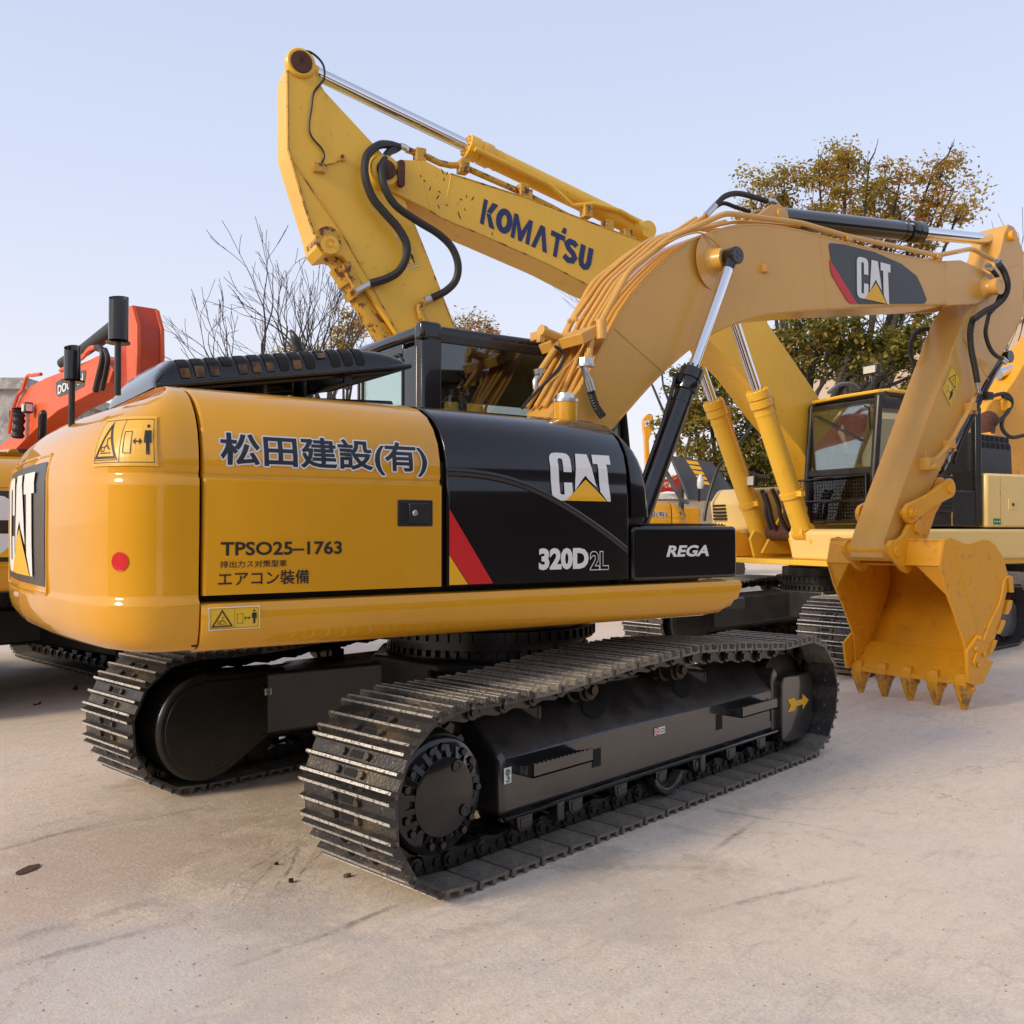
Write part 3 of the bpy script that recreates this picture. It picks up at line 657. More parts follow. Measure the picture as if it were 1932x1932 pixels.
for k in range(14):
    x = .115+k*.0665; a, b = slot_z[k]
    mb = MB(); rows = []
    for j in range(11):
        i = a+(b-a)*j/10; e = .0 if 0 < j < 10 else .008
        rows.append([hoodp(x+e+(.048-2*e)*q/3, i, .0035) for q in range(4)])
    mb.grid(rows); sl_ = obj('vent_slot', mb, M['dark'], hood, ang=0)
    if k in (0, 1, 2, 4, 5, 6, 8, 10):
        mb = MB(); c_ = a+(b-a)*(.42 if k % 2 else .36); mb.grid([[hoodp(x+.003+.042*q/3, a+.12+(c_-a)*j/6, .0048) for q in range(4)] for j in range(7)]); obj('engine_glimpse', mb, M['amber'], sl_, ang=0)
rim = [HT @ Vector(p) for p in ((0, -.72, .0), (1.27, -.725, 0), (1.285, -.70, 0), (1.285, .28, 0), (1.27, .30, 0), (0, .30, 0))]
mb = MB(); mb.tube(rim, .012, 8); mb.tube([HT @ Vector((.05, -.6, -.01)), HT @ Vector((1.22, -.60, -.01))], .012, 6); mb.tube([HT @ Vector((1.15, -.6, -.01)), HT @ Vector((1.15, .25, -.01))], .014, 6)
mb.tube([HT @ Vector((1.2, .2, -.0)), HT @ Vector((.7, .25, -.10)), HT @ Vector((.2, .25, -.03))], .012, 6)
obj('hood_rim', mb, M['blackm'], hood)
mb = MB(); p = HT @ Vector((.95, -.66, -.005)); mb.box(p.x-.02, p.x+.02, p.y-.01, p.y+.01, p.z-.055, p.z)
mb.tube([p+Vector((.012*cos(a*.785), 0, -.07-.014*sin(a*.785))) for a in range(9)], .004, 6)
obj('hood_latch', mb, M['blackm'], hood)
mb = MB(); mb.cyl((-1.62, -.35, 2.05), (-1.62, -.35, 2.28), .055, n=20); mb.cyl((-1.30, -.1, 2.05), (-1.30, -.1, 2.2), .09, n=20); mb.box(-1.9, -1.2, -.4, .2, 2.09, 2.13); mb.cyl((-1.5, -.62, 2.12), (-1.0, -.62, 2.14), .025, n=10)
obj('engine_top', mb, M['blackm'], cat, SW)
mb = MB(); mb.cyl((-1.55, .0, 2.14), (-1.0, .05, 2.16), .05, n=14); mb.box(-1.45, -1.05, -.3, -.1, 2.12, 2.17); obj('intake_duct', mb, M['yellow'], cat, SW, bevel=.01)
e = UF.Y(566, 668, -.25); mb = MB(); rows = []
for t in range(6): rows.append([Vector((e.x+.035*cos(a*pi/12), e.y+.035*sin(a*pi/12), 2.1)) if t == 0 else Vector((e.x-.02*t/5+.036*cos(a*pi/12), e.y+.036*sin(a*pi/12), e.z+.03+(.05+.045*cos(a*pi/12+pi))*(t/5)+(-.02 if t < 5 else 0))) for a in range(24)])
mb.grid(rows, True); ex = obj('exhaust_pipe', mb, M['blackm'], cat, SW); so = ex.modifiers.new('s', 'SOLIDIFY'); so.thickness = .004
for (bx, by, mx, my0, my1, w, xp) in ((135, 778, 137, 716, 655, 30, -2.5), (222, 716, 232, 636, 556, 34, -2.36)):
    b = UF.X(bx, by+8, xp); q0 = UF.X(mx, my0, xp); q1 = UF.X(mx, my1, xp)
    mb = MB(); mb.tube([(b.x, b.y, b.z-.05), (b.x, b.y, q0.z)], .014, 10)
    po = obj('mirror_post', mb, M['blackm'], cat, SW)
    mb = MB(); c = Vector((b.x+.01, b.y+.045, q0.z)); mb.cyl(c+Vector((0, 0, -.004)), c+Vector((0, 0, .004)), .050, n=28)
    r = .034 if w == 30 else .040; H_ = q1.z-q0.z
    obj('mirror_disc', mb, M['blackm'], po)
    rows = []
    cc = Vector((b.x, b.y-.01, q0.z))
    for t in range(7):
        rows.append([cc+Vector((r*cos(a*pi/18), r*sin(a*pi/18), (H_*1.12-.018+.018*cos(a*pi/18-1.2))*t/6)) for a in range(36)])
    mb = MB(); mb.grid(rows, True); obj('mirror_shell', mb, M['black'], po)

# ------------------------------------------------------------------ cab
X0, X1, Y0, Y1, Z0, Z1 = -.30, 1.50, .33, 1.33, 1.20, 2.845
mb = MB()
mb.box(X0, X0+.03, Y0+.06, Y0+.26, Z0, 2.70); mb.box(X0, X0+.03, 1.24, Y1-.03, Z0, 2.7); mb.box(X0+.004, X0+.03, Y0+.26, 1.24, Z0, 2.25); mb.box(X0+.004, X0+.03, Y0+.26, 1.24, 2.66, 2.74)
cab = obj('cab', mb, M['black'], cat, SW, bevel=.01)
mb = MB(); cor = [(X0, Y0+.10), (X0+.004, Y0+.04), (X0+.02, Y0+.01), (X0+.06, Y0), (X0+.155, Y0), (X0+.155, Y0+.05), (X0+.07, Y0+.10)]
mb.prism(cor, Z0, 2.80, axis='z'); obj('cab_pillar', mb, M['black'], cab, bevel=.012); mb = MB(); mb.prism([(x, Y0+Y1-y) for x, y in cor], Z0, 2.80, axis='z')
mb.tube([(X1-.05, Y0+.04, Z0), (X1-.02, Y0+.04, 2.0), (X1-.12, Y0+.04, 2.78)], .04, 10); mb.tube([(X1-.05, Y1-.04, Z0), (X1-.02, Y1-.04, 2.0), (X1-.12, Y1-.04, 2.78)], .04, 10)
mb.box(.56, .63, Y1-.06, Y1-.01, Z0, 2.76)
obj('cab_pillar', mb, M['black'], cab, bevel=.012)
mb = MB(); mb.box(X0+.15, X1-.05, Y0+.004, Y0+.03, Z0, 1.95); mb.box(X0+.15, X1-.08, Y0+.004, Y0+.03, 2.72, 2.78)
mb.box(X0+.15, X1-.05, Y1-.03, Y1-.004, Z0, 2.02); mb.box(X0+.15, X1-.08, Y1-.03, Y1-.004, 2.49, 2.78)
obj('cab_wall', mb, M['blackm'], cab, bevel=.006)
mb = MB(); mb.box(X0+.01, X1-.08, Y0+.01, Y1-.01, 2.745, 2.835); obj('cab_roof', mb, M['black'], cab, bevel=.035, seg=4)
mb = MB(); mb.box(X0-.004, X0+.16, Y0-.006, Y0+.10, 2.72, 2.852); obj('roof_corner', mb, M['black'], cab, bevel=.03, seg=4)
mb = MB(); mb.box(X0+.155, X1-.10, Y0+.012, Y0+.018, 1.95, 2.72); obj('side_window', mb, M['glass'], cab, ang=0)
mb = MB(); mb.box(X0+.155, X1-.10, Y1-.018, Y1-.012, 2.02, 2.49); obj('side_window', mb, M['glass2'], cab, ang=0)
mb = MB(); mb.box(X0+.012, X0+.018, Y0+.26, 1.24, 2.25, 2.66); rw = obj('rear_window', mb, M['glass2'], cab, ang=0)
mb = MB(); mb.box(X0+.022, X0+.026, Y0+.28, 1.22, 2.25, 2.58); obj('window_film', mb, M['skyblue_film'], rw, ang=0)
mb = MB(); fr_ = [(Y0+.25, 2.22), (Y0+.25, 2.62), (Y0+.30, 2.67), (1.20, 2.67), (1.25, 2.62), (1.25, 2.22)]
mb.tube([(X0-.002, a, b) for a, b in fr_], .010, 6); obj('window_seal', mb, M['rubber'], rw)
mb = MB(); mb.box(X1-.09, X1-.085, Y0+.05, Y1-.05, 1.5, 2.72); obj('windscreen', mb, M['glass2'], cab, ang=0)
mb = MB(); mb.box(.05, .55, .58, 1.08, 1.65, 1.82); mb.box(.0, .16, .60, 1.06, 1.8, 2.32); mb.box(.03, .11, .70, .96, 2.33, 2.5); obj('operator_seat', mb, M['seat'], cab, bevel=.04)
mb = MB(); mb.tube([(.75, .45, 1.6), (.78, .46, 2.3), (.74, .48, 2.52)], .018, 8); mb.box(.68, .80, .42, .48, 2.48, 2.60); mb.tube([(.62, .38, 2.0), (.62, .38, 2.45), (.55, .36, 2.6)], .022, 8); obj('control_lever', mb, M['blackm'], cab)
mb = MB(); mb.box(X0+.05, X1-.1, Y0+.03, Y1-.03, 1.22, 1.30); mb.box(X0+.04, X0+.06, Y0+.06, Y0+.25, 1.3, 2.7); obj('cab_floor', mb, M['dark'], cab)
# hydraulic filler with bright cap
c = UF.Y(1067, 775, -1.0); mb = MB(); mb.cyl((c.x, c.y, 2.04), (c.x, c.y, c.z+.045), .066, n=28); fl = obj('filler_neck', mb, M['yellow'], cat, SW)
mb = MB(); mb.rev([(.070, 0), (.070, .35), (.050, .4), (.046, 1)], (c.x, c.y, c.z+.045), (c.x, c.y, c.z+.092), 28); obj('filler_cap', mb, M['zinc'], fl)

# ------------------------------------------------------------------ boom
YB = -.34; YC = -.14
up = [(.05, 1.95), (.25, 2.16), (.46, 2.38), (.587, 2.57), (.676, 2.723), (.852, 2.994), (1.111, 3.251), (1.367, 3.456), (1.62, 3.59), (1.9, 3.696), (2.159, 3.750), (2.40, 3.775), (2.606, 3.785), (3.618, 3.795), (4.622, 3.843)]
lo = [(4.617, 3.476), (2.923, 3.206), (2.6, 3.150), (2.3, 3.09), (2.046, 3.025), (1.85, 2.955), (1.616, 2.848), (1.414, 2.719), (1.20, 2.56), (1.046, 2.432), (.795, 2.196), (.45, 1.86), (.15, 1.55), (-.02, 1.58), (-.08, 1.78)]
lo = chaikin([lo[0], lo[1]], 0)+chaikin(lo[1:11], 1)[1:]+lo[11:]
upc = up[:3]+chaikin(up[3:12], 1)+up[12:]
mb = MB(); mb.prism(upc+lo, YB, 2*YC-YB)
boom = obj('boom', mb, M['yellowB'], cat, SW, bevel=.006, ang=25)
mb = MB()
for y0, y1 in ((YB-.004, YB+.034), (2*YC-YB-.034, 2*YC-YB+.004)):
    n0 = UF.Y(1879, 532, YB)
    mb.prism([(4.56, 3.855), (4.80, 3.90), (5.05, 3.88), (5.30, 3.845), (5.42, 3.80), (5.44, 3.72), (5.38, 3.66), (5.03, 3.535), (4.56, 3.46)], y0, y1)
obj('boom_nose', mb, M['yellowB'], boom, bevel=.005)
mb = MB()
for lst, dz in ((upc[3:], -.012), (lo[:-4], .012)):
    for y in (YB, 2*YC-YB): mb.tube([(x, y+(.004 if y < YC else -.004), z+dz) for x, z in lst], .009, 6)
for px in (2.845, 3.0): pass
mb.tube([(2.84, YB+.001, 3.775), (2.93, YB+.001, 3.215)], .005, 6)
mb.tube([(.76, YB+.001, 2.80), (1.20, YB+.001, 2.55)], .007, 6)
obj('weld_seam', mb, M['yellowB'], boom)
b0 = UF.Y(1877, 541, -.42); mb = MB(); mb.rev([(.115, 0), (.085, .15), (.072, .3), (.072, .6), (.078, .6), (.078, 1), (.05, 1), (.05, .97)], (b0.x, YB, b0.z), (b0.x, -.47, b0.z), 30); obj('pivot_boss', mb, M['yellowB'], boom)
b1 = UF.Y(1340, 487, YB); mb = MB()
e_ = UF.Y(1380, 484, -.50)
mb.rev([(.20, 0), (.20, .02), (.11, .08), (.085, .3), (.075, 1)], (e_.x-.02, YB+.002, e_.z), (e_.x, -.44, e_.z), 36); obj('cylinder_boss', mb, M['yellowB'], boom)
q = UF.Y(1441, 508, YB); mb = MB(); mb.box(q.x-.025, q.x+.025, YB-.035, YB, q.z-.025, q.z+.03); mb.cyl((q.x, YB-.036, q.z), (q.x, YB-.034, q.z), .010); obj('hose_lug', mb, M['yellowB'], boom, bevel=.003)
# boom name plate
BS = lambda u, v, l=0: Vector((u, YB-.0045-l, v))
pl_px = [(1563, 462), (1566, 459), (1590, 461), (1650, 476), (1700, 498), (1729, 521), (1738, 540), (1748, 566), (1744, 572), (1740, 573), (1620, 574), (1603, 565), (1569, 505)]
pp = [tuple(UF.Y(a, b, YB))[::2] for a, b in pl_px]; mb = MB(); flat(mb, pp, BS, 0); bd = obj('name_decal', mb, M['slate'], boom, ang=0)
rp = [tuple(UF.Y(a, b, YB))[::2] for a, b in ((1564, 489), (1616, 573.5), (1604, 573), (1597, 567), (1569, 520), (1566, 508))]
mb = MB(); flat(mb, rp, BS, .002); obj('red_stripe', mb, M['red'], bd, ang=0)
a = UF.Y(1615, 560, YB); b = UF.Y(1678, 500, YB); cat_logo(lambda u, v, l=0: BS(u, v, l+.001), (a.x, b.x, a.z-.005, b.z), bd)
# ears for the stick cylinder
mb = MB(); ea = UF.Y(1465, 401, -.20)
mb.prism([(ea.x-.42, 3.74), (ea.x-.10, ea.z+.03), (ea.x, ea.z+.055), (ea.x+.09, ea.z+.02), (ea.x+.13, 3.78)], -.235, -.205); mb.prism([(ea.x-.42, 3.74), (ea.x-.10, ea.z+.03), (ea.x, ea.z+.055), (ea.x+.09, ea.z+.02), (ea.x+.13, 3.78)], -.075, -.045)
mb.cyl((ea.x, -.25, ea.z-.02), (ea.x, -.03, ea.z-.02), .04, n=16)
obj('cylinder_ear', mb, M['yellowB'], boom, bevel=.004)

# cylinders
def cylinder(name, foot, gland, eye, rb, rr, mb_m, parent, rot, y_half=.05, gl=.17, pipe=True, eyer=.075, bolts=True, eye_mat=None, label=None):
    foot, gland, eye = map(Vector, (foot, gland, eye)); d = (gland-foot).normalized()
    mb = MB(); mb.rev([(rb*.6, 0), (rb, .02), (rb, 1)], foot, gland-d*gl, 32)
    mb.rev([(rb*1.12, 0), (rb*1.17, .03), (rb*1.17, .42), (rb*1.06, .45), (rb*1.06, .52), (rb*1.2, .55), (rb*1.2, .97), (rb*1.05, 1)], gland-d*gl, gland, 32)
    mb.rev([(rb*1.05, 0), (rb*1.05, 1)], gland-d*(gl+.09), gland-d*(gl+.07), 32)
    if bolts:
        u = d.orthogonal().normalized(); w = d.cross(u)
        for i in range(12): p = gland+(u*cos(i*pi/6)+w*sin(i*pi/6))*rb*.95; mb.cyl(p, p+d*.02, rb*.11, n=6)
    if pipe:
        sd = Vector((-1, 0, 0)); sd = (sd-d*sd.dot(d)).normalized()
        mb.tube([gland-d*(gl-.06)+sd*rb*1.1, gland-d*(gl-.05)+sd*rb*1.75, gland-d*(gl+.06)+sd*rb*1.5, gland-d*(gl+.3)+sd*rb*1.25, foot+d*.2+sd*rb*1.25], rb*.19, 8)
        mb.box(-.03, .03, -.03, .03, -.03, .03, Matrix.Translation(gland-d*(gl-.06)+sd*rb*1.25))
    mb.cyl(foot+Vector((0, -y_half, 0)), foot+Vector((0, y_half, 0)), rb*.95, n=20)
    c_ = obj(name, mb, mb_m, parent, rot, label=label)
    mb = MB(); mb.cyl(gland-d*.02, eye-d*eyer*.6, rr, n=28); obj('rod', mb, M['chrome'], c_)
    mb = MB(); mb.rev([(eyer*.85, 0), (eyer, .08), (eyer, .92), (eyer*.85, 1)], eye-Vector((0, y_half, 0)), eye+Vector((0, y_half, 0)), 28)
    mb.rev([(rr*1.05, 0), (rr*1.3, 1)], eye-d*eyer*1.7, eye-d*eyer*.4, 20)
    for i in range(3): mb.cyl(eye+Vector((.02*cos(i*2.1), -y_half-.003, .02*sin(i*2.1))), eye+Vector((.02*cos(i*2.1), -y_half+.001, .02*sin(i*2.1))), .009, n=10)
    obj('rod_eye', mb, eye_mat or mb_m, c_)
    return c_
ye = -.49
ey = UF.Y(1382, 484, ye); ft = UF.Y(1219, 945, ye); gl_ = ey+(ft-ey)*((703-484)/(945-484)*1.02)
ft2 = ft+(ft-ey).normalized()*.38
cylinder('boom_cylinder', ft2, gl_, ey, .068, .036, M['cyl'], cat, SW, y_half=.055, eyer=.062)
m_ = lambda v: Vector((v.x, 2*YC-v.y, v.z))
cylinder('boom_cylinder', m_(ft2), m_(gl_), m_(ey), .068, .036, M['cyl'], cat, SW, y_half=.055, eyer=.062)
s0 = Vector((ea.x, YC, ea.z-.02)); s2 = UF.Y(1900, 456, YC); s1 = UF.Y(1734, 442.5, YC)
s1 = s0+(s2-s0)*((s1.x-s0.x)/(s2.x-s0.x))
cylinder('stick_cylinder', s0, s1, s2, .082, .056, M['cyl'], cat, SW, gl=.2, pipe=False, eyer=.085, bolts=False)

# ------------------------------------------------------------------ stick, linkage, bucket
st = [(3.68, 1.26), (3.70, 1.404), (3.911, 1.767), (4.124, 2.106), (4.559, 2.825), (4.929, 3.42), (5.12, 3.62), (5.42, 3.93), (5.55, 4.12), (5.62, 4.30), (5.70, 4.40), (5.80, 4.39), (5.85, 4.339), (5.964, 4.179), (5.953, 3.581), (5.764, 3.364), (5.533, 3.127), (5.236, 2.851), (4.416, 1.91), (4.012, 1.469), (3.86, 1.27), (3.77, 1.24)]
mb = MB(); mb.prism(st, -.300, .02); stick = obj('stick', mb, M['yellowB'], cat, SW, bevel=.007, ang=25)
mb = MB(); P_ = [tuple(UF.Y(a, b, -.30))[::2] for a, b in ((1861, 660), (1845, 640), (1830, 655), (1822, 700))]
mb.tube([(UF.Y(a, b, -.302)) for a, b in ((1818, 640), (1850, 690), (1866, 718))], .004, 5)
mb.tube([UF.Y(a, b, -.303) for a, b in ((1893, 508), (1915, 500), (1926, 497))], .006, 5)
mb.tube([(x+.012*0, -.300+.004, z) for x, z in st[1:6]], .008, 6); mb.tube([(x, -.296, z) for x, z in st[13:20]], .008, 6)
obj('weld_seam', mb, M['yellowB'], stick)
mb = MB(); mb.cyl((5.73, -.34, 4.29), (5.73, .06, 4.29), .05, n=20); mb.cyl((3.77, -.36, 1.315), (3.77, .08, 1.315), .085, n=28); obj('pin_sleeve', mb, M['bucket'], stick)
# sticker on the stick (slanted)
c4 = [UF.Y(a, b, -.301) for a, b in ((1795, 688), (1812.5, 714), (1793, 769), (1777, 735))]
def sks(u, v, l=0):
    a = c4[3].lerp(c4[2], u); b = c4[0].lerp(c4[1], u); p = a.lerp(b, v); return Vector((p.x, -.302-l, p.z))
warning_sticker('warning_sticker', sks, (0, 1, 0, 1), stick, vertical=True, border='sticker')
LK = lambda a, b, y=-.36: UF.Y(a, b, y)
pa = LK(1715, 968.6); pb = LK(1788, 921); pc = LK(1742, 999.5)
def link(name, p, q, r0, r1, y0, y1, m, parent, rot=0, bulge=0):
    mb = MB(); d = Vector((q.x-p.x, 0, q.z-p.z)).normalized(); n = Vector((-d.z, 0, d.x)); out = []
    a0 = atan2(n.z, n.x)
    for i in range(13): t = a0+pi*i/12; out.append((p.x+r0*cos(t), p.z+r0*sin(t)))
    md = (Vector(p)+Vector(q))/2-n*(min(r0, r1)*.7-bulge); out.append((md.x, md.z))
    for i in range(13): t = a0+pi+pi*i/12; out.append((q.x+r1*cos(t), q.z+r1*sin(t)))
    md = (Vector(p)+Vector(q))/2+n*(min(r0, r1)*.7); out.append((md.x, md.z))
    mb.prism(out, y0, y1); mb.cyl((p.x, y0-.02, p.z), (p.x, y1+.02, p.z), r0*.55, n=20); mb.cyl((q.x, y0-.02, q.z), (q.x, y1+.02, q.z), r1*.55, n=20)
    return obj(name, mb, m, parent, rot, bevel=.005)
bl = link('side_link', pa, pb, .085, .085, -.385, -.345, M['bucket'], cat, SW)
mb = MB(); mb.cyl((pa.x, -.42, pa.z), (pa.x, .12, pa.z), .045, n=20); mb.cyl((pb.x, -.40, pb.z), (pb.x, .10, pb.z), .04, n=20); mb.bolt((pa.x, -.42, pa.z), (0, -1, 0), .03, .02); obj('link_pin', mb, M['bucket'], bl)
link('side_link', pa, pb, .085, .085, .065, .105, M['bucket'], cat, SW)
pcc = LK(1742, 999.5, -.30)
link('bucket_link', pb, pcc, .10, .095, -.30, .02, M['bucket'], cat, SW)
g0 = UF.Y(1884, 676, YC); g1 = UF.Y(1766, 884, YC)
cylinder('bucket_cylinder', g0, g1, Vector((pb.x, YC, pb.z)), .062, .036, M['cyl'], cat, SW, gl=.16, y_half=.12, eyer=.06, eye_mat=M['bucket'])
# tube and valve on the stick
T_ = lambda pts, y: [UF.Y((2672+a/3.512)/1.59, (950+b/3.512)/1.59, y) for a, b in pts]
mb = MB(); mb.tube(T_([(880, 860), (835, 960), (610, 1360), (540, 1440), (470, 1510)], -.345), .021, 10)
for a, b in ((838, 950), (615, 1345)):
    p = T_([(a, b)], -.335)[0]; mb.box(p.x-.04, p.x+.04, -.375, -.30, p.z-.035, p.z+.035); mb.bolt((p.x+.055, -.34, p.z-.05), (0, -1, 0), .014, .03); mb.box(p.x-.05, p.x+.07, -.32, -.30, p.z-.06, p.z-.03)
p = T_([(400, 1560)], -.33)[0]; mb.box(p.x-.10, p.x+.07, -.40, -.30, p.z-.05, p.z+.055); mb.bolt((p.x-.03, -.40, p.z-.02), (0, -1, 0), .03, .03); mb.bolt((p.x-.07, -.40, p.z-.03), (0, -1, 0), .022, .03); mb.bolt((p.x+.07, -.36, p.z-.02), (1, 0, 0), .02, .03); mb.tube([(p.x-.09, -.36, p.z+.05), (p.x-.1, -.37, p.z+.11)], .006, 6)
obj('stick_pipe', mb, M['yellowB'], cat, SW, bevel=.004)
P483 = lambda pts, y: [UF.Y((2672+a/4.83)/1.59, (600+b/4.83)/1.59, y) for a, b in pts]
hoses = [(smooth_path(P483([(1570, 930), (1650, 1060), (1695, 1230), (1650, 1400), (1520, 1530), (1370, 1610), (1230, 1710)], -.44)+T_([(862, 40), (838, 170), (850, 350), (890, 550), (915, 700)], -.38), 5), .027),
         (smooth_path(P483([(1440, 990), (1530, 1090), (1590, 1200), (1600, 1330), (1560, 1440), (1500, 1570), (1430, 1650)], -.40)+T_([(1020, 40), (1000, 180), (1045, 330), (1110, 410), (1180, 445)], -.40), 5), .019),
         (smooth_path(T_([(430, 130), (320, 140), (235, 210), (205, 330), (215, 430), (250, 520), (285, 580)], .06), 5), .022)]
for k, (pth, r) in enumerate(hoses):
    rr = [r*(1.09 if (i % 2) else .95) for i in range(len(pth)*3)] if k != 1 else r
    if k != 1:
        pt2 = []
        for a, b in zip(pth, pth[1:]): pt2 += [a.lerp(b, t/4) for t in range(4)]
        pth = pt2; rr = [r*(1.08 if (i % 2) else .94) for i in range(len(pth))]
    mb = MB(); mb.tube(pth, rr, 12); obj('hydraulic_hose', mb, M['rubber'], cat, SW)
for (a, b, y, c, d) in ((1540, 880, -.42, 1600, 960), (1400, 950, -.40, 1450, 1000)):
    p, q = P483([(a, b), (c, d)], y); mb = MB(); mb.cyl(p, q, .027, n=14); mb.cyl(p, p.lerp(q, .3), .034, n=6); obj('hose_fitting', mb, M['zinc'], cat, SW)
p, q = T_([(908, 690), (925, 800)], -.38); mb = MB(); mb.cyl(p, q, .02, n=12); mb.cyl(q-(q-p)*.02, q+(q-p)*.2, .035, n=6); obj('hose_fitting', mb, M['zinc'], cat, SW)
p, q = T_([(1170, 440), (1215, 480)], -.40); mb = MB(); mb.cyl(p, q, .026, n=12); obj('hose_fitting', mb, M['zinc'], cat, SW)
mb = MB(); mb.tube(T_([(1185, 460), (1085, 600), (1040, 700), (960, 850), (740, 1330), (700, 1450), (670, 1540)], -.30), .02, 10); p = T_([(1010, 830)], -.32)[0]; mb.box(p.x-.05, p.x+.05, -.36, -.28, p.z-.04, p.z+.03); obj('black_line', mb, M['cyl'], cat, SW, bevel=.004)

# bucket
bk = [(3.886, 1.198), (3.949, 1.414), (4.04, 1.430), (4.272, 1.377), (4.40, 1.392), (4.522, 1.415), (4.62, 1.405), (4.72, 1.36), (4.84, 1.258), (4.91, 1.111), (4.90, .98), (4.813, .78), (4.70, .58), (4.572, .40), (4.486, .23), (4.27, .224), (4.262, .40), (4.244, .535), (4.092, .809), (3.97, 1.0)]
YN, YF = -.68, .41
bucket = None
wr = [(3.93, 1.41), (4.1, 1.372), (4.272, 1.367), (4.5, 1.375), (4.66, 1.33), (4.78, 1.22), (4.82, 1.08), (4.79, .93), (4.70, .74), (4.58, .56), (4.46, .40), (4.33, .26), (4.29, .225)]
wr = [tuple(p)[::2] for p in smooth_path([(x, 0, z) for x, z in wr], 4)]
mb = MB(); mb.grid([[(x, YN+.02+(YF-YN-.04)*i/6, z) for i in range(7)] for x, z in wr]); bucket = w_ = obj('bucket', mb, M['bucket'], cat, SW, ang=60); so = w_.modifiers.new('s', 'SOLIDIFY'); so.thickness = .02; so.offset = 0
for y0_, y1_ in ((YN, YN+.022), (YF-.022, YF)): mb = MB(); mb.prism(bk, y0_, y1_); obj('side_plate', mb, M['bucket'], bucket, bevel=.004)
mb = MB(); mb.box(4.245, 4.30, YN+.01, YF-.01, .205, .245); mb.prism([(4.25, .235), (4.30, .24), (4.50, .45), (4.47, .46)], YN+.02, YF-.02)
mb.prism([(3.878, 1.20), (3.935, 1.412), (3.965, 1.412), (3.905, 1.195)], YN+.005, -.365); mb.prism([(3.878, 1.20), (3.935, 1.412), (3.965, 1.412), (3.905, 1.195)], .085, YF-.005)
mb.prism([(3.90, 1.20), (3.955, 1.405), (4.02, 1.40), (3.96, 1.2)], -.37, .09)
mb.tube([(3.885, -.33, 1.205), (3.885, .05, 1.205)], .012, 8)
for yy, sg in ((YN+.02, 1), (YF-.02, -1)): mb.prism([(3.90, 1.20), (3.90, 1.195), (3.99, 1.02), (3.935, 1.19)], yy, yy+sg*.16) if False else mb.add([(3.895, yy, 1.20), (3.895, yy+sg*.20, 1.20), (4.00, yy, .96), (3.92, yy, 1.20), (3.92, yy+sg*.20, 1.20), (4.03, yy, .97)], [(0, 1, 2), (3, 5, 4), (0, 3, 4, 1), (1, 4, 5, 2)])
obj('bucket_lip', mb, M['bucket'], bucket, bevel=.004)
ear = [(3.66, 1.36), (3.70, 1.405), (3.80, 1.415), (3.87, 1.45), (3.93, 1.52), (4.02, 1.60), (4.10, 1.585), (4.15, 1.50), (4.15, 1.40), (4.02, 1.36), (3.99, 1.16), (3.93, 1.13), (3.86, 1.15), (3.72, 1.25), (3.66, 1.30)]
mb = MB()
for y0, y1 in ((-.37, -.335), (.055, .09)): mb.prism(ear, y0, y1)
mb.cyl((3.77, -.385, 1.315), (3.77, .105, 1.315), .045, n=20); pq = LK(1742, 999.5, -.36); mb.cyl((4.06, -.39, 1.515), (4.06, .11, 1.515), .055, n=20)
obj('hinge_ear', mb, M['bucket'], bucket, bevel=.006)
for i in range(5):
    y = YF-.05+(YN-YF+.10)*i/4
    mb = MB(); R_ = [(.300, 4.262, 4.40, .035), (.262, 4.235, 4.405, .050), (.19, 4.232, 4.375, .048)]
    def ring(z, a, b, h): return [Vector((a, y-h, z)), Vector((b, y-h, z)), Vector((b, y+h, z)), Vector((a, y+h, z))]
    mb.grid([ring(*r) for r in R_], True); mb.add(ring(*R_[0]), [(0, 1, 2, 3)])
    ad = obj('tooth_adapter', mb, M['bucket'], bucket, bevel=.006, ang=30)
    mb = MB(); R_ = [(.205, 4.226, 4.378, .054), (.15, 4.238, 4.362, .048), (.08, 4.262, 4.34, .036), (.02, 4.285, 4.322, .027), (.0, 4.292, 4.316, .022)]
    mb.grid([ring(*r) for r in R_], True); mb.add(ring(*R_[0]), [(0, 1, 2, 3)]); mb.add(ring(*R_[-1]), [(3, 2, 1, 0)])
    mb.cyl((4.33, y-.075, .175), (4.33, y+.075, .175), .018, n=14)
    mb.grid([[Vector((4.24+.03*(1-t)*0-.012+.03*t, y-.018*(1-t*.5), .17-.12*t)) , Vector((4.228+.03*t, y, .17-.12*t)), Vector((4.24-.012+.03*t, y+.018*(1-t*.5), .17-.12*t))] for t in (0, .5, 1)])
    obj('tooth', mb, M['tooth'], ad, bevel=.006, ang=30)
B31 = lambda pts, y: [tuple(UF.Y((2450+a/3.106)/1.59, (1600+b/3.106)/1.59, y))[::2] for a, b in pts]
mb = MB(); sc_ = B31([(1500, 945), (1400, 1085), (1393, 1130), (1408, 1395), (1470, 1420), (1545, 1400), (1638, 1190), (1590, 1168), (1555, 1120), (1540, 1000)], YN-.02)
mb.prism(sc_, YN-.03, YN-.002)
for a, b in ((1515, 975), (1478, 1078), (1553, 1128), (1500, 1228)):
    p = B31([(a, b)], YN-.03)[0]; mb.bolt((p[0], YN-.03, p[1]), (0, -1, 0), .022, .02)
mb.prism(B31([(1500, 1080), (1460, 1200), (1470, 1240), (1520, 1120)], YN-.04), YN-.045, YN-.03)
obj('side_cutter', mb, M['bucket'], bucket, bevel=.005)
mb = MB(); mb.prism(B31([(250, 1020), (330, 925), (400, 1000), (420, 1190), (380, 1190), (345, 1215), (330, 1255), (280, 1258)], YF+.01), YF+.002, YF+.03)
obj('side_cutter', mb, M['bucket'], bucket, bevel=.005)
mb = MB()
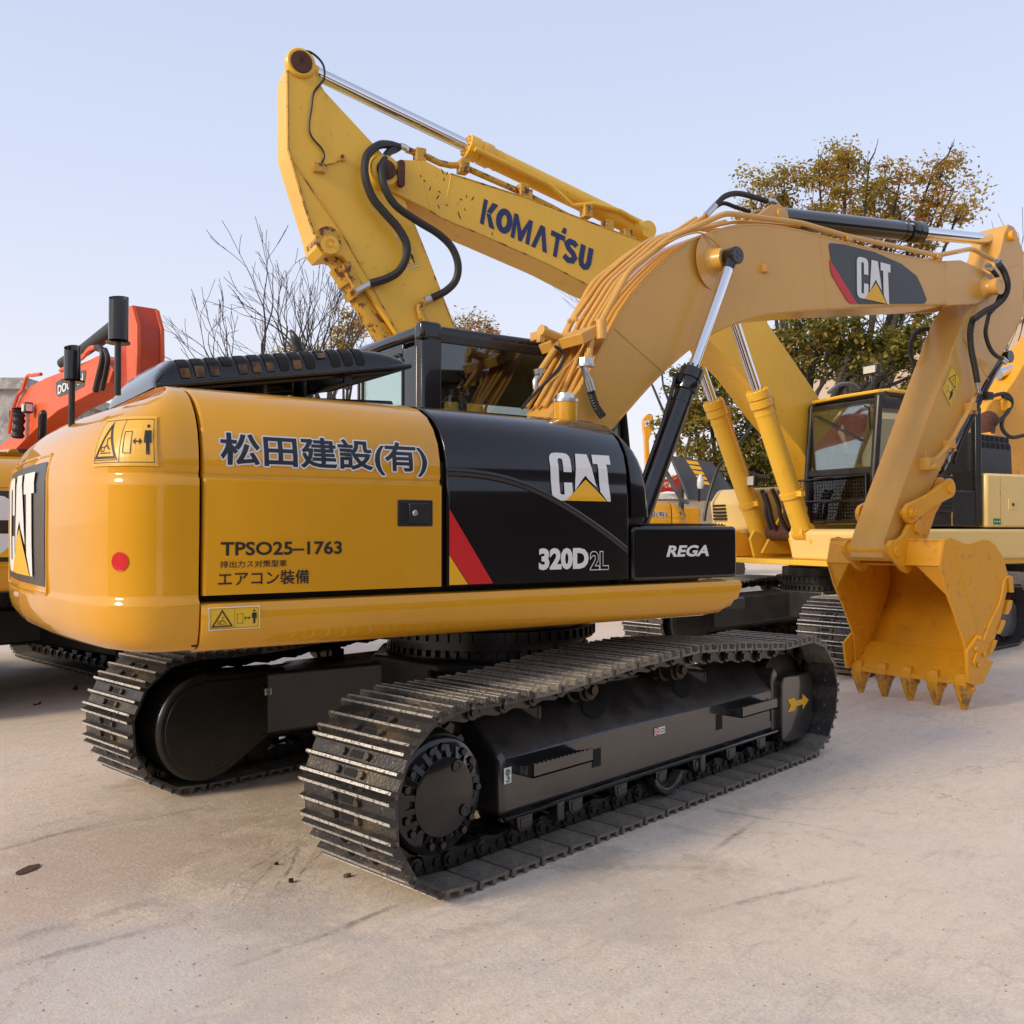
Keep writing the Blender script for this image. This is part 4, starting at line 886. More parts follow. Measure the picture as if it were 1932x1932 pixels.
for a, b in ((430, 872), (385, 965), (460, 1013), (408, 1097)):
    p = B31([(a, b)], YF-.022)[0]; mb.bolt((p[0], YF-.022, p[1]), (0, -1, 0), .02, .014)
obj('cutter_bolt', mb, M['bucket'], bucket)
mb = MB(); cen = B31([(1790, 400), (1745, 440), (1725, 560), (1690, 680), (1630, 800), (1580, 920), (1550, 1010)], YN-.003)
mb.tube([(x, YN-.004, z) for x, z in smooth_path([(x, 0, z) for x, z in cen], 4) for x, _, z in [(x, 0, z)]] if False else [Vector((v.x, YN-.004, v.z)) for v in smooth_path([(x, 0, z) for x, z in cen], 4)], .012, 6)
for blk in ([(1775, 395), (1815, 398), (1828, 550), (1790, 550)], [(1785, 620), (1818, 625), (1805, 690), (1775, 755), (1745, 752)], [(1720, 805), (1752, 812), (1735, 870), (1700, 940), (1672, 935)], [(1645, 990), (1675, 996), (1655, 1055), (1620, 1128), (1595, 1122)]):
    mb.prism(B31(blk, YN-.002), YN-.014, YN+.10)
obj('wear_strip', mb, M['bucket'], bucket, bevel=.004)
mb = MB(); q = B31([(1250, 60), (1505, 930)], YN); mb.tube([(q[0][0], YN-.001, q[0][1]), (q[1][0], YN-.001, q[1][1])], .004, 5)
obj('weld_bead', mb, M['bucket'], bucket); mb = MB(); q = B31([(315, 330), (505, 1050)], YF-.022); mb.tube([(q[0][0], YF-.023, q[0][1]), (q[1][0], YF-.023, q[1][1])], .004, 5)
obj('weld_bead', mb, M['bucket'], bucket)

# ------------------------------------------------------------------ pipework along the boom
near = [UF.Y(a, b, -.33) for a, b in ((1121, 633.5), (1187, 510), (1262, 450), (1369, 402), (1509, 420), (1596, 445), (1768.6, 482), (1834, 469), (1873, 490))]
def bend(pts, r=.09):
    o = [Vector(pts[0])]
    for a, b, c in zip(pts, pts[1:], pts[2:]):
        a, b, c = Vector(a), Vector(b), Vector(c); u = (a-b).normalized(); v = (c-b).normalized()
        for t in (0, .25, .5, .75, 1): o.append((b+u*r)*(1-t)**2+b*2*t*(1-t)+(b+v*r)*t*t)
    return o+[Vector(pts[-1])]
P14 = lambda pts, y: [UF.Y((1400+a/1.932)/1.59, (500+b/1.932)/1.59, y) for a, b in pts]
n0 = [Vector((near[0].x-.02*0, -.33, near[0].z))]
pth = P14([(712, 1110), (712, 1030), (745, 960)], -.35)+near[1:]
mb = MB(); mb.tube(bend(pth, .07), .021, 10); pipes = obj('boom_pipe', mb, M['yellowB'], boom)
mb = MB(); mb.tube(bend([Vector((p.x, .05, p.z)) for p in near], .08), .021, 10); obj('boom_pipe', mb, M['yellowB'], boom)
for pts, y, r in (([(350, 1395), (560, 1050), (590, 930), (770, 665), (875, 568), (1040, 436), (1165, 392)], .02, .018),
                  ([(400, 1395), (600, 1045), (632, 930), (800, 672), (905, 578), (1075, 432), (1200, 385), (1330, 300)], -.06, .018),
                  ([(450, 1395), (640, 1040), (672, 930), (832, 672), (935, 582), (1110, 430), (1240, 380), (1380, 290)], -.13, .019),
                  ([(520, 1395), (670, 1050), (705, 930), (868, 665), (965, 585), (1150, 425), (1300, 372), (1500, 318)], -.20, .017),
                  ([(745, 900), (905, 640), (1000, 560), (1190, 420), (1340, 362), (1560, 318), (1932, 345)], -.27, .013)):
    mb = MB(); mb.tube(bend(P14(pts, y), .07), r, 10); obj('boom_pipe', mb, M['yellowB'], boom)
for pts, y, r in (([(430, 1180), (500, 1075), (530, 1020)], -.12, .022), ([(560, 1395), (690, 1120), (700, 1040)], -.28, .014)):
    mb = MB(); mb.tube(P14(pts, y), r, 10); obj('boom_pipe', mb, M['yellowB'], boom)
mb = MB()
a, b = P14([(545, 1000), (760, 950)], -.34)
ca, cb = P14([(545, 985), (765, 945)], -.36)
for (x, z, y) in ((ca.x, ca.z, 0),): pass
dd = Vector((cb.x-.06, 0, cb.z)); 
mb.box(-.14, .035, -.375, .08, -.035, .035, Matrix.Translation((cb.x-.02, 0, cb.z-.01)) @ Matrix.Rotation(radians(-28), 4, 'Y'))
for j in (-.33, -.26, -.19): mb.bolt((cb.x-.10, j, cb.z+.06), (-.4, 0, 1), .016, .03)
mb.cyl((cb.x+.0, -.385, cb.z-.07), (cb.x+.0, -.385, cb.z+.06), .034, n=16)
mb.box(-.05, .05, .05, .16, -.03, .03, Matrix.Translation((cb.x-.12, 0, cb.z+.02)))
obj('pipe_clamp', mb, M['yellowB'], boom, bevel=.006)
ha = P14([(450, 960)], -.10)[0]; hb = P14([(545, 1000)], -.10)[0]; mb = MB(); mb.cyl(ha, hb, .035, n=6); mb.cyl(ha-(hb-ha)*.25, ha, .045, n=8); mb.box(ha.x-.05, ha.x-.01, ha.y-.02, ha.y+.02, ha.z-.07, ha.z-.02); obj('check_valve', mb, M['yellowB'], boom, bevel=.004)
for (x, z, y) in ((3.20, 3.82, -.33), (4.45, 3.88, -.33)):
    mb = MB()
    if y == YC: mb.box(x-.03, x+.03, -.30, .03, z-.03, z+.035, None)
    else: mb.cyl((x, y, z-.05), (x, y, z-.02), .02); mb.box(x-.035, x+.035, y-.028, y+.028, z-.045+.02, z+.01)
    obj('pipe_bracket', mb, M['yellowB'], boom, bevel=.004)
# black hoses over the boom bend and at its foot
mb = MB(); mb.tube(smooth_path(P14([(1400, 270), (1450, 215), (1500, 170), (1570, 155), (1660, 175), (1740, 200)], -.15), 5), .021, 10); obj('hydraulic_hose', mb, M['rubber'], boom)
mb = MB(); mb.tube(smooth_path(P14([(1440, 235), (1490, 212), (1560, 235), (1640, 260)], -.05), 5), .016, 10); obj('hydraulic_hose', mb, M['rubber'], boom)
mb = MB(); p = P14([(1385, 285), (1440, 225)], -.15); mb.cyl(p[0], p[1], .024, n=12); obj('hose_fitting', mb, M['zinc'], boom); mb = MB(); p = smooth_path(P14([(1735, 198), (1780, 200), (1805, 235), (1812, 265)], -.15), 4); mb.tube(p, .018, 10); mb.cyl(p[-1], p[-1]-Vector((0, 0, .05)), .034, n=6); obj('hose_fitting', mb, M['zinc'], boom)
q = P14([(690, 1110), (690, 1160), (680, 1165), (700, 1230), (720, 1300), (722, 1310), (750, 1390), (790, 1450)], -.40)
mb = MB(); mb.cyl(q[0], q[1], .05, n=8); mb.cyl(q[1], q[1]+Vector((0, 0, .015)), .058, n=18); mb.tube([q[1], q[2], q[3]], .025, 12); mb.cyl(q[3], q[4], .031, n=14); ft_ = obj('hose_fitting', mb, M['zinc'], boom)
hp = smooth_path([q[4], q[5], q[6], q[7]], 6); pt2 = []
for a, b in zip(hp, hp[1:]): pt2 += [a.lerp(b, .0), a.lerp(b, .5)]
mb = MB(); mb.tube(pt2, [.027 if i % 2 else .022 for i in range(len(pt2))], 12); obj('hydraulic_hose', mb, M['rubber'], boom)
q = P14([(420, 1170), (425, 1200), (400, 1240), (400, 1290)], -.18); mb = MB(); mb.cyl(q[0], q[1], .042, n=8); mb.tube(smooth_path(q[1:], 4), .02, 10); obj('hose_fitting', mb, M['zinc'], boom)
q = P14([(510, 1040), (560, 1080), (545, 1150), (480, 1230), (400, 1310), (320, 1400)], -.26); mb = MB(); mb.tube(smooth_path(q, 6), .011, 8); obj('black_cable', mb, M['rubber'], boom)
q = P14([(1490, 495), (1430, 430), (1360, 385), (1290, 390), (1180, 430), (1100, 470)], -.37); mb = MB(); mb.tube(smooth_path(q, 6), .006, 6); 
obj('grease_line', mb, M['yellowB'], boom); mb = MB(); q = P14([(690, 1000), (650, 1080), (560, 1180), (480, 1250)], -.36); mb.tube(smooth_path(q, 6), .005, 6); obj('grease_line', mb, M['yellowB'], boom)
# decals on the near track frame
FYs = -1.2255-.0
def FS(u, v, l=0): return Vector((u, -1.226-l, v))
def fr_rect(a, b, c, d, y=-1.226): p = GF.Y(a, b, y); q = GF.Y(c, d, y); return p.x, q.x, p.z, q.z
frm = [o for o in cat.children if o.name.startswith('track_frame')][0]; grd = [o for o in cat.children if o.name.startswith('idler_guard')][0]
PX = lambda a, b, y: tuple(GF.Y(a, b, y))[::2]
mb = MB(); AY = -1.2675
ar = [PX((2200+a/3.864)/1.59, (1900+b/3.864)/1.59, AY) for a, b in ((625, 768), (705, 745), (725, 778), (800, 760), (800, 700), (873, 770), (803, 883), (803, 822), (730, 845), (708, 895), (628, 916), (665, 830))]
flat(mb, ar, lambda u, v, l: Vector((u, AY+.0015-l, v))); obj('arrow_mark', mb, M['cat_yellow'], grd, ang=0)
def small_sticker(name, r, m_ink, parent, kind, y=-1.227):
    x0, x1, z0, z1 = r; mb = MB(); S = lambda u, v, l: Vector((u, y-l, v)); mb.mi = 0
    flat(mb, [(x0, z0), (x1, z0), (x1, z1), (x0, z1)], S, .002); mb.mi = 1; w = x1-x0; h = z1-z0; cx = (x0+x1)/2
    if kind == 'hook':
        hull_strip(mb, [(cx+w*.25*cos(a*.7), z0+h*.70+w*.25*sin(a*.7)) for a in range(9)], w*.14, S, .003, True)
        flat(mb, [(cx-w*.16, z0+h*.70), (cx+w*.16, z0+h*.70), (cx, z0+h*.82)], S, .003); hull_strip(mb, [(cx, z0+h*.72), (cx, z0+h*.25)], w*.12, S, .003)
        hull_strip(mb, [(cx, z0+h*.45), (cx+w*.22, z0+h*.3), (cx+w*.18, z0+h*.14), (cx-w*.08, z0+h*.10), (cx-w*.2, z0+h*.2)], w*.14, S, .003)
    elif kind == 'label':
        mb.mi = 2; hull_strip(mb, [(x0+w*.26+w*.17*cos(a*.7), z0+h*.5+w*.17*sin(a*.7)) for a in range(9)], w*.05, S, .003, True); hull_strip(mb, [(x0+w*.14, z0+h*.62), (x0+w*.38, z0+h*.38)], w*.05, S, .003)
        mb.mi = 1; hull_strip(mb, [(x0+w*.58, z0+h*.3), (x0+w*.58, z0+h*.72), (x0+w*.74, z0+h*.66), (x0+w*.90, z0+h*.72), (x0+w*.90, z0+h*.3), (x0+w*.74, z0+h*.26)], w*.035, S, .003, True)
    return obj(name, mb, [M['white'], M[m_ink], M['red']], parent, ang=0)
small_sticker('lifting_point_sticker', fr_rect(950, 1480, 964, 1446), 'green', frm, 'hook')
small_sticker('notice_sticker', fr_rect(1234, 1388, 1254, 1369), 'ink', frm, 'label')
small_sticker('lifting_point_sticker', fr_rect(1446, 1327, 1453, 1319), 'green', frm, 'hook')
small_sticker('tie_point_sticker', (lambda a, b: (a.x, b.x, a.z, b.z))(GF.Y(499, 1312, .40), GF.Y(512, 1298, .40)), 'green', frm, 'hook', y=.40)

# ------------------------------------------------------------------ large old excavator behind
kom = thing('excavator', 'worn pale yellow excavator with KOMATSU in navy letters on its raised boom', 'excavator', (KO[0], KO[1], 0))
undercarriage(kom, radians(-5), (M['kframe'], M['ktrack'], M['edge'], M['kchain'], M['rust']), hg=1.2, w=.62, sx=1.22, n=53)
KP = lambda a, b, y: KF.Y(a, b, y)
kxz = lambda pts, y: [tuple(KP(a, b, y))[::2] for a, b in pts]
KY = .23; KT = -.21
kb_top = [(735, 306), (760, 301), (803, 303), (849.6, 328), (990, 372.5), (1102, 415), (1206, 454), (1320, 498), (1385, 530), (1420, 565), (1449.6, 611), (1541, 744), (1600, 850), (1605, 930)]
kb_bot = [(1560, 930), (1511, 848), (1456, 783), (1400, 708), (1339, 643), (1250, 600), (1109, 537.5), (1038, 500), (911, 443.7), (833.5, 411.5), (811, 397), (735, 359), (715, 350), (712, 322), (720, 310)]
mb = MB(); mb.prism(kxz(kb_top+kb_bot, KY), KT, KY); kboom = obj('boom', mb, M['kom'], kom, KH, bevel=.008, ang=25)
def rust_edge(pts, y, r=.012): return [KP(a, b, y) for a, b in pts]
mb = MB()
mb.tube(rust_edge(kb_top[3:8], KY-.005), .011, 5); mb.tube(rust_edge(kb_bot[6:11], KY-.005), .009, 5)
obj('edge_flange', mb, M['komrust'], kboom)
mb = MB(); mb.tube(rust_edge([(851, 330), (836, 411)], KY), .005, 5); mb.tube(rust_edge([(790, 305), (812, 396)], KY), .004, 5)
p = [KP((750+a/2.147)/1.59, (100+b/2.147)/1.59, KY+.0) for a, b in ((860, 895), (955, 915), (860, 893))]
mb2 = MB(); mb2.rev([(.20, 0), (.17, .3), (.15, .9), (.14, 1)], (p[0].x, KY-.06, p[0].z), (p[0].x, KY+.07, p[0].z), 30); bs = obj('pivot_boss', mb2, M['kom'], kboom)
mb2 = MB(); mb2.rev([(.095, 0), (.095, .8), (.08, 1)], (p[0].x, KY+.06, p[0].z), (p[0].x, KY+.10, p[0].z), 24); mb2.prism(rrect(p[1].x-.035, p[1].x+.035, p[1].z-.14, p[1].z+.12, .03), KY+.05, KY+.10); mb2.box(min(p[0].x, p[1].x), max(p[0].x, p[1].x), KY+.04, KY+.07, p[0].z-.04, p[0].z+.03); obj('rusty_pin', mb2, M['rust'], bs, bevel=.005)
obj('weld_seam', mb, M['kom'], kboom)
mb = MB(); rs = random.Random(3)                       # paint chips
for a, b in ((1100, 920), (1125, 950), (1160, 1000), (1220, 1020), (1250, 940), (1240, 890), (1270, 900), (1210, 1055), (1360, 1070), (1395, 1050), (1435, 1063), (1385, 1135), (1350, 1180), (1345, 1165), (1265, 1105), (1215, 1115), (1610, 1240), (1560, 1290)):
    q = KP((750+a/2.147)/1.59, (100+b/2.147)/1.59, KY+.002); L_ = rs.uniform(.01, .035); t = rs.uniform(.3, 2.2); 
    mb.add([q+Vector((L_*cos(t)*k+.006*sin(t)*j, 0, L_*sin(t)*k-.006*cos(t)*j*rs.uniform(.5, 1.5))) for k, j in ((-1, -.3), (-.2, -1), (1, -.4), (.8, .5), (-.1, 1), (-.8, .6))], [(0, 1, 2, 3, 4, 5)])
obj('paint_chip', mb, M['rust'], kboom, ang=0)
# KOMATSU lettering drawn as strokes
A_ = KP(905, 421, KY); B_ = KP(1112, 514, KY); C_ = KP(910, 394, KY)
ux = (B_-A_); uy = Vector(C_)-Vector(A_)
uy = Vector((-ux.z, 0, ux.x)).normalized(); uy = uy if uy.z > 0 else -uy
hgt = .265
tx_ = (A_-B_).length
def KS(u, v, l=0): q = Vector(A_)+ux*u+uy*(v*hgt)+Vector((.02*v, 0, 0)); return Vector((q.x, KY+.003+l, q.z))
mb = MB(); w = .030
def kbar(pts): flat(mb, pts, KS, .001)
def kst(pts, closed=False, ww=None):      # stroke in stretched letter space
    asp = tx_/hgt; pp = [(a*asp, b) for a, b in pts]
    m2 = MB(); hull_strip(m2, pp, ww or .24, lambda u, v, l: KS(u/asp, v, l), .001, closed); mb.add(m2.v, m2.f)
asp = tx_/hgt; e = .12/asp
kbar([(0, 0), (.034, 0), (.034, 1), (0, 1)]); kbar([(.040, .55), (.075, 1), (.125, 1), (.078, .52)]); kbar([(.040, .50), (.078, .50), (.128, 0), (.080, 0)])
kst([(.195+.047*cos(a*pi/12), .5+.38*sin(a*pi/12)) for a in range(24)], True)
kbar([(.268, 0), (.302, 0), (.302, 1), (.268, 1)]); kbar([(.400, 0), (.434, 0), (.434, 1), (.400, 1)]); kbar([(.302, 1), (.302, .62), (.336, .0), (.366, .0), (.400, .62), (.400, 1), (.351, .42)])
kbar([(.452, 0), (.490, 0), (.524, .66), (.524, 1), (.504, 1)]); kbar([(.524, 1), (.524, .66), (.556, 0), (.598, 0), (.544, 1)])
kbar([(.604, .78), (.735, .78), (.735, 1.0), (.604, 1.0)]); kbar([(.652, 0), (.688, 0), (.688, .80), (.652, .80)]); kbar([(.692, 1.08), (.735, 1.08), (.735, 1.32), (.705, 1.32)])
kst([(.848, .80), (.820, .89), (.782, .88), (.758, .74), (.775, .60), (.825, .46), (.846, .32), (.830, .16), (.790, .11), (.748, .22)])
kst([(.905, 1.0), (.905, .36), (.918, .18), (.942, .12), (.966, .18), (.980, .36), (.980, 1.0)])
obj('name_lettering', mb, M['kblue'], kboom, ang=0)
# stick
C75 = lambda pts: [((750+a/2.147)/1.59, (100+b/2.147)/1.59) for a, b in pts]
stk = C75([(240, 230), (262, 165), (300, 128), (345, 130), (385, 180), (410, 240), (480, 370), (590, 490), (850, 770), (915, 900), (1010, 1100), (1060, 1230), (1320, 1910)])+[(935, 830), (840, 830), (747, 630)]+C75([(640, 1490), (600, 1440), (545, 1420), (470, 1430), (430, 1380), (410, 1290), (260, 800), (243, 740)])
mb = MB(); mb.prism(kxz(stk, .20), -.20, .20); kstick = obj('stick', mb, M['kom'], kom, KH, bevel=.008, ang=25)
mb = MB(); mb.tube([KP(a, b, .198) for a, b in C75([(240, 240), (245, 740), (262, 800), (330, 1040), (410, 1290)])], .013, 5); mb.tube([KP(a, b, .205) for a, b in C75([(262, 800), (420, 1040), (600, 1300), (780, 1620), (950, 1932)])], .006, 5)
mb.tube([KP(a, b, .198) for a, b in C75([(1010, 1120), (1100, 1340), (1310, 1880)])], .010, 5)
obj('edge_flange', mb, M['komrust'], kstick)
a = KP(*C75([(325, 195)])[0], .20); mb = MB(); mb.rev([(.14, 0), (.14, .8), (.125, 1)], (a.x, .15, a.z), (a.x, .235, a.z), 30); hs = obj('pivot_boss', mb, M['kom'], kstick)
mb = MB(); mb.rev([(.105, 0), (.10, 1), (.03, 1), (.03, .8)], (a.x, .23, a.z), (a.x, .25, a.z), 24); obj('rusty_pin', mb, M['rust'], hs)
kline = []
mb = MB(); mb.tube(smooth_path([KP(a, b, .225) for a, b in C75([(330, 125), (380, 118), (440, 160), (475, 215), (478, 290), (450, 330), (410, 385), (395, 480), (380, 600), (400, 670), (460, 740), (478, 790), (460, 840)])], 5), .011, 6); obj('grease_hose', mb, M['rubber'], kstick)
mb = MB(); q = KP(*C75([(445, 870)])[0], .21); mb.box(q.x-.055, q.x+.055, .19, .24, q.z-.04, q.z+.04); mb.tube([KP(a, b, .22) for a, b in C75([(470, 870), (500, 845), (550, 835), (590, 805)])], .007, 6); q = KP(*C75([(595, 805)])[0], .21); mb.cyl((q.x, .19, q.z), (q.x, .235, q.z), .03, n=12); obj('grease_block', mb, M['komrust'], kstick)
q0, q1, q2, q3 = [KP(a, b, .203) for a, b in C75([(938, 1305), (1010, 1290), (1088, 1495), (1012, 1520)])]
warning_sticker('warning_sticker', lambda u, v, l=0: (lambda p: Vector((p.x, .203+l, p.z)))(q0.lerp(q1, u).lerp(q3.lerp(q2, u), 1-v)), (0, 1, 0, 1), kstick, vertical=True)
# stick cylinder
a0 = KP(566, 124, 0); a1 = KP(880, 292, 0); a2 = KP(1215, 437, 0); a1 = a0+(a2-a0)*((a1.x-a0.x)/(a2.x-a0.x))
cylinder('stick_cylinder', a2, a1, a0, .105, .066, M['kom'], kom, KH, gl=.28, pipe=False, eyer=.10, y_half=.1)
# bucket cylinder on the stick
b0 = KP(*C75([(470, 1360)])[0], .05); b1 = KP(*C75([(575, 1500)])[0], .05); b2 = KP(*C75([(1010, 2200)])[0], .05)
mb = MB(); mb.rev([(.115, 0), (.115, .12), (.10, .13), (.10, 1)], b1, b2, 24); 
for t in (0.12, .21, .24): mb.cyl(b1+(b2-b1)*t, b1+(b2-b1)*(t+.03), .125, n=20)
mb.cyl(b0-Vector((0, .16, 0)), b0+Vector((0, .19, 0)), .12, n=24); mb.cyl(b0, b1, .085, n=16)
d_ = (b2-b1).normalized(); mb.box(-.04, .04, .08, .17, -.14, .14, Matrix.Translation(b1+d_*.15) @ Matrix.Rotation(.5, 4, 'Y'))
obj('bucket_cylinder', mb, M['komrust'], kom, KH)
mb = MB(); q = KP(*C75([(510, 1370)])[0], .2); mb.rev([(.085, 0), (.085, 1), (.05, 1), (.05, .9)], (q.x, .17, q.z), (q.x, .25, q.z), 20); mb.bolt((q.x, .25, q.z), (0, 1, 0), .02, .01); obj('link_pin', mb, M['kom'], kstick)
# hoses between boom and stick
mb = MB(); mb.tube(smooth_path([KP(a, b, y) for (a, b), y in zip(C75([(960, 735), (900, 718), (830, 720), (765, 770), (740, 840), (745, 940), (790, 1060), (870, 1160), (950, 1250), (1005, 1350), (1005, 1440), (960, 1530), (880, 1580), (775, 1612)]), (.1, .15, .25, .3, .32, .34, .34, .34, .34, .34, .33, .31, .28, .24))], 6), .040, 10); obj('hydraulic_hose', mb, M['rubber'], kom, KH)
mb = MB(); mb.tube(smooth_path([KP(a, b, y) for (a, b), y in zip(C75([(940, 745), (890, 770), (860, 830), (850, 900), (870, 1000), (940, 1110), (1080, 1210), (1210, 1290), (1300, 1380), (1340, 1490), (1325, 1590), (1260, 1660), (1170, 1705)]), (.1, .2, .3, .34, .36, .36, .36, .36, .36, .36, .33, .29, .24))], 6), .037, 10); obj('hydraulic_hose', mb, M['rubber'], kom, KH)
def ktube(pts, y, r, m, name, par=None, n=10, sm=0):
    mb = MB(); P = [KP(a, b, y) for a, b in pts]; mb.tube(smooth_path(P, sm) if sm else P, r, n); return obj(name, mb, m, par or kboom, 0 if par is not kom else KH)
ktube(C75([(775, 1612), (735, 1632), (685, 1660)]), .235, .034, M['zinc'], 'hose_fitting')
ktube(C75([(1170, 1705), (1125, 1722)]), .235, .038, M['zinc'], 'hose_fitting')
ktube(C75([(1125, 1725), (1095, 1760), (1110, 1830), (1150, 1900), (1165, 1960)]), .235, .04, M['komrust'], 'stick_pipe', sm=3)
ktube(C75([(935, 742), (975, 728), (1010, 745), (1020, 765)]), .10, .034, M['zinc'], 'hose_fitting', sm=3)
ktube(C75([(1020, 752), (1090, 780), (1150, 800), (1220, 835), (1290, 850), (1360, 850), (1420, 880), (1760, 1030), (1932, 1115)])+[(1102, 424), (1250, 490)], .12, .033, M['komrust'], 'boom_pipe')
ktube(C75([(1450, 745), (1550, 790), (1932, 975)])+[(1080, 388), (1120, 385), (1170, 398), (1205, 418)], .14, .026, M['kom'], 'boom_pipe')
for a, b in C75([(1090, 790), (1065, 900), (1370, 860), (1775, 1050)])+[(1105, 400), (985, 360), (1145, 428), (1180, 445)]: q = KP(a, b, .13); mb = MB(); mb.box(q.x-.05, q.x+.05, .08, .2, q.z-.07, q.z+.06); obj('pipe_bracket', mb, M['komrust'], kboom, bevel=.006)
# boom cylinders
for ys, g_, f_, r_ in ((-.52, (1345, 757), (1437, 1021), (1300, 630)), (.52, (1428, 737), (1515, 1003), (1376, 600))):
    g = KP(*g_, ys); f = KP(*f_, ys); e = g+(g-f)*.75
    cylinder('boom_cylinder', f, g, e, .112, .058, M['kom'], kom, KH, gl=.2, y_half=.09, pipe=True, label='yellow boom cylinder with a half extended chrome rod')
    mb = MB(); q = f+(g-f)*.27; dd = (g-f).normalized(); mb.cyl(q-dd*.03, q+dd*.03, .13, n=20); mb.box(q.x-.03, q.x+.03, ys-.10, ys+.20, q.z-.03, q.z+.03)
    obj('cylinder_clamp', mb, M['kom'], kom, KH)
lq = KP(1437+5, 945, -.52); lq = KP((1850+1290/3.22)/1.59, (1150+942/3.22)/1.59, -.38); mb = MB(); mb.box(-.05, .02, -.10, .10, -.07, .07, Matrix.Translation(lq)); wl = obj('work_lamp', mb, M['blackm'], kom, KH, bevel=.01); mb = MB(); mb.box(.02, .028, -.085, .085, -.055, .055, Matrix.Translation(lq)); obj('lamp_lens', mb, M['lamp'], wl)
for (pts, y) in ((((1400, 1030), (1440, 1140), (1450, 1260), (1490, 1390), (1560, 1470), (1660, 1500)), -.2), (((1430, 1060), (1470, 1180), (1500, 1320), (1550, 1420), (1640, 1480)), -.1), (((1500, 1020), (1560, 1160), (1580, 1280), (1640, 1400), (1720, 1450)), .15), (((1570, 1030), (1620, 1140), (1640, 1280), (1690, 1380), (1740, 1440)), .25)):
    mb = MB(); mb.tube(smooth_path([KP((1850+a/3.22)/1.59, (1150+b/3.22)/1.59, y) for a, b in pts], 5), .028, 8); obj('hydraulic_hose', mb, M['rubber'], kom, KH)
mb = MB(); 
for y0 in (-.70, -.36, .34, .68): q = KP(1437, 1021, -.52); mb.prism([(.35, 1.15), (.95, 1.15), (1.02, 1.38), (.95, 1.48), (.86, 1.46), (.6, 1.3), (.35, 1.3)], y0-.02, y0+.02)
mb.prism([(-.5, 1.15), (-.4, 2.25), (.0, 2.35), (.3, 2.1), (.9, 1.2)], -.30, -.26); mb.prism([(-.5, 1.15), (-.4, 2.25), (.0, 2.35), (.3, 2.1), (.9, 1.2)], .28, .32)
mb.box(-2.4, 1.15, -1.35, 1.35, 1.08, 1.14); obj('main_frame', mb, M['kom'], kom, KH, bevel=.008)
mb = MB(); mb.cyl((.72, -.3, 1.45), (.72, .3, 1.45), .1, n=20); obj('foot_pin', mb, M['rust'], kom, KH)
# body
cf = KP(1655, 734, 1.35); cb = KP(1620, 985, 1.35); XF = cf.x
ZD = 1.52; ZT = cf.z
mb = MB(); mb.prism([(XF+.30, 1.14), (XF+.36, 1.46), (XF+.30, 1.50), (-2.7, 1.50), (-2.7, 1.14)], .32, 1.40); pf = obj('platform', mb, M['kombody'], kom, KH, bevel=.03)
mb = MB(); mb.prism([(XF+.36, 1.14), (XF+.38, 1.42), (XF+.30, 1.47), (-.6, 1.47), (-.6, 1.14)], -1.40, -.75); obj('platform', mb, M['kombody'], kom, KH, bevel=.02)
mb = MB(); mb.prism([(XF+.10, 1.48), (XF+.16, 1.85), (XF+.02, 2.03), (-.5, 2.10), (-2.6, 2.10), (-2.6, 1.48)], -1.40, -.62); sb = obj('side_body', mb, M['kombody'], kom, KH, bevel=.05, seg=3)
mb = MB(); 
for k in range(5): mb.box(XF+.13, XF+.165, -1.30, -1.05, 1.62+.045*k, 1.645+.045*k)
obj('vent_slot', mb, M['dark'], sb)
mb = MB(); mb.cyl((XF-.15, -1.0, 2.0), (XF-.15, -1.0, 2.16), .07, n=16); mb.cyl((XF-.15, -1.0, 2.16), (XF-.15, -1.0, 2.20), .10, n=8); obj('filler_cap', mb, M['kombody'], sb)
q0 = KP(1795, 890, 1.38); q1 = KP(1932, 992, 1.38)
xr = XF-1.75
mb = MB(); mb.prism([(xr, 1.52), (xr, q0.z), (-2.75, q0.z), (-2.75, 1.52)], .75, 1.395); rb = obj('side_body', mb, M['kombody'], kom, KH, bevel=.03)
for px_, w_, z0_ in ((1888, .004, 1.56), (1797, .006, 1.54)): mb = MB(); x_ = KP(px_, 950, 1.4).x; mb.box(x_-w_, x_+w_, 1.39, 1.397, z0_, q0.z-.035); obj('door_seam', mb, M['komrust'], rb)
mb = MB(); a = KP(1762, 905, 1.398); b = KP(1798, 966, 1.398); mb.box(min(a.x, b.x), max(a.x, b.x), 1.38, 1.40, b.z, b.z+.42)
gr = obj('side_grille', mb, M['blackm'], rb, bevel=.004)
for k in range(8): pass
mb = MB()
for k in range(8): mb.box(min(a.x, b.x)+.03, max(a.x, b.x)-.03, 1.40, 1.404, b.z+.04+k*.045, b.z+.06+k*.045)
obj('grille_slot', mb, M['dark'], gr)
a = KP(1903, 962, 1.398); b = KP(1919, 942, 1.398); mb = MB(); mb.box(min(a.x, b.x), max(a.x, b.x), 1.38, 1.40, min(a.z, b.z), max(a.z, b.z)); fr2 = obj('latch_frame', mb, M['kombody'], rb, bevel=.004)
mb = MB(); mb.cyl(((a.x+b.x)/2, 1.40, (a.z+b.z)/2), ((a.x+b.x)/2, 1.408, (a.z+b.z)/2), .02, n=8); obj('lock', mb, M['rust'], fr2)
a = KP((2072+1755/1.932)/1.59, (1100+915/1.932)/1.59, 1.398); b = KP((2072+1797/1.932)/1.59, (1100+880/1.932)/1.59, 1.398)
mb = MB(); mb.mi = 0; mb.box(min(a.x, b.x), max(a.x, b.x), 1.39, 1.399, a.z, b.z); mb.mi = 1; ww = abs(a.x-b.x); 
for u0, u1 in ((.1, .26), (.4, .58), (.72, .9)): mb.box(max(a.x, b.x)-ww*u1, max(a.x, b.x)-ww*u0, 1.399, 1.401, a.z+.03, b.z-.03)
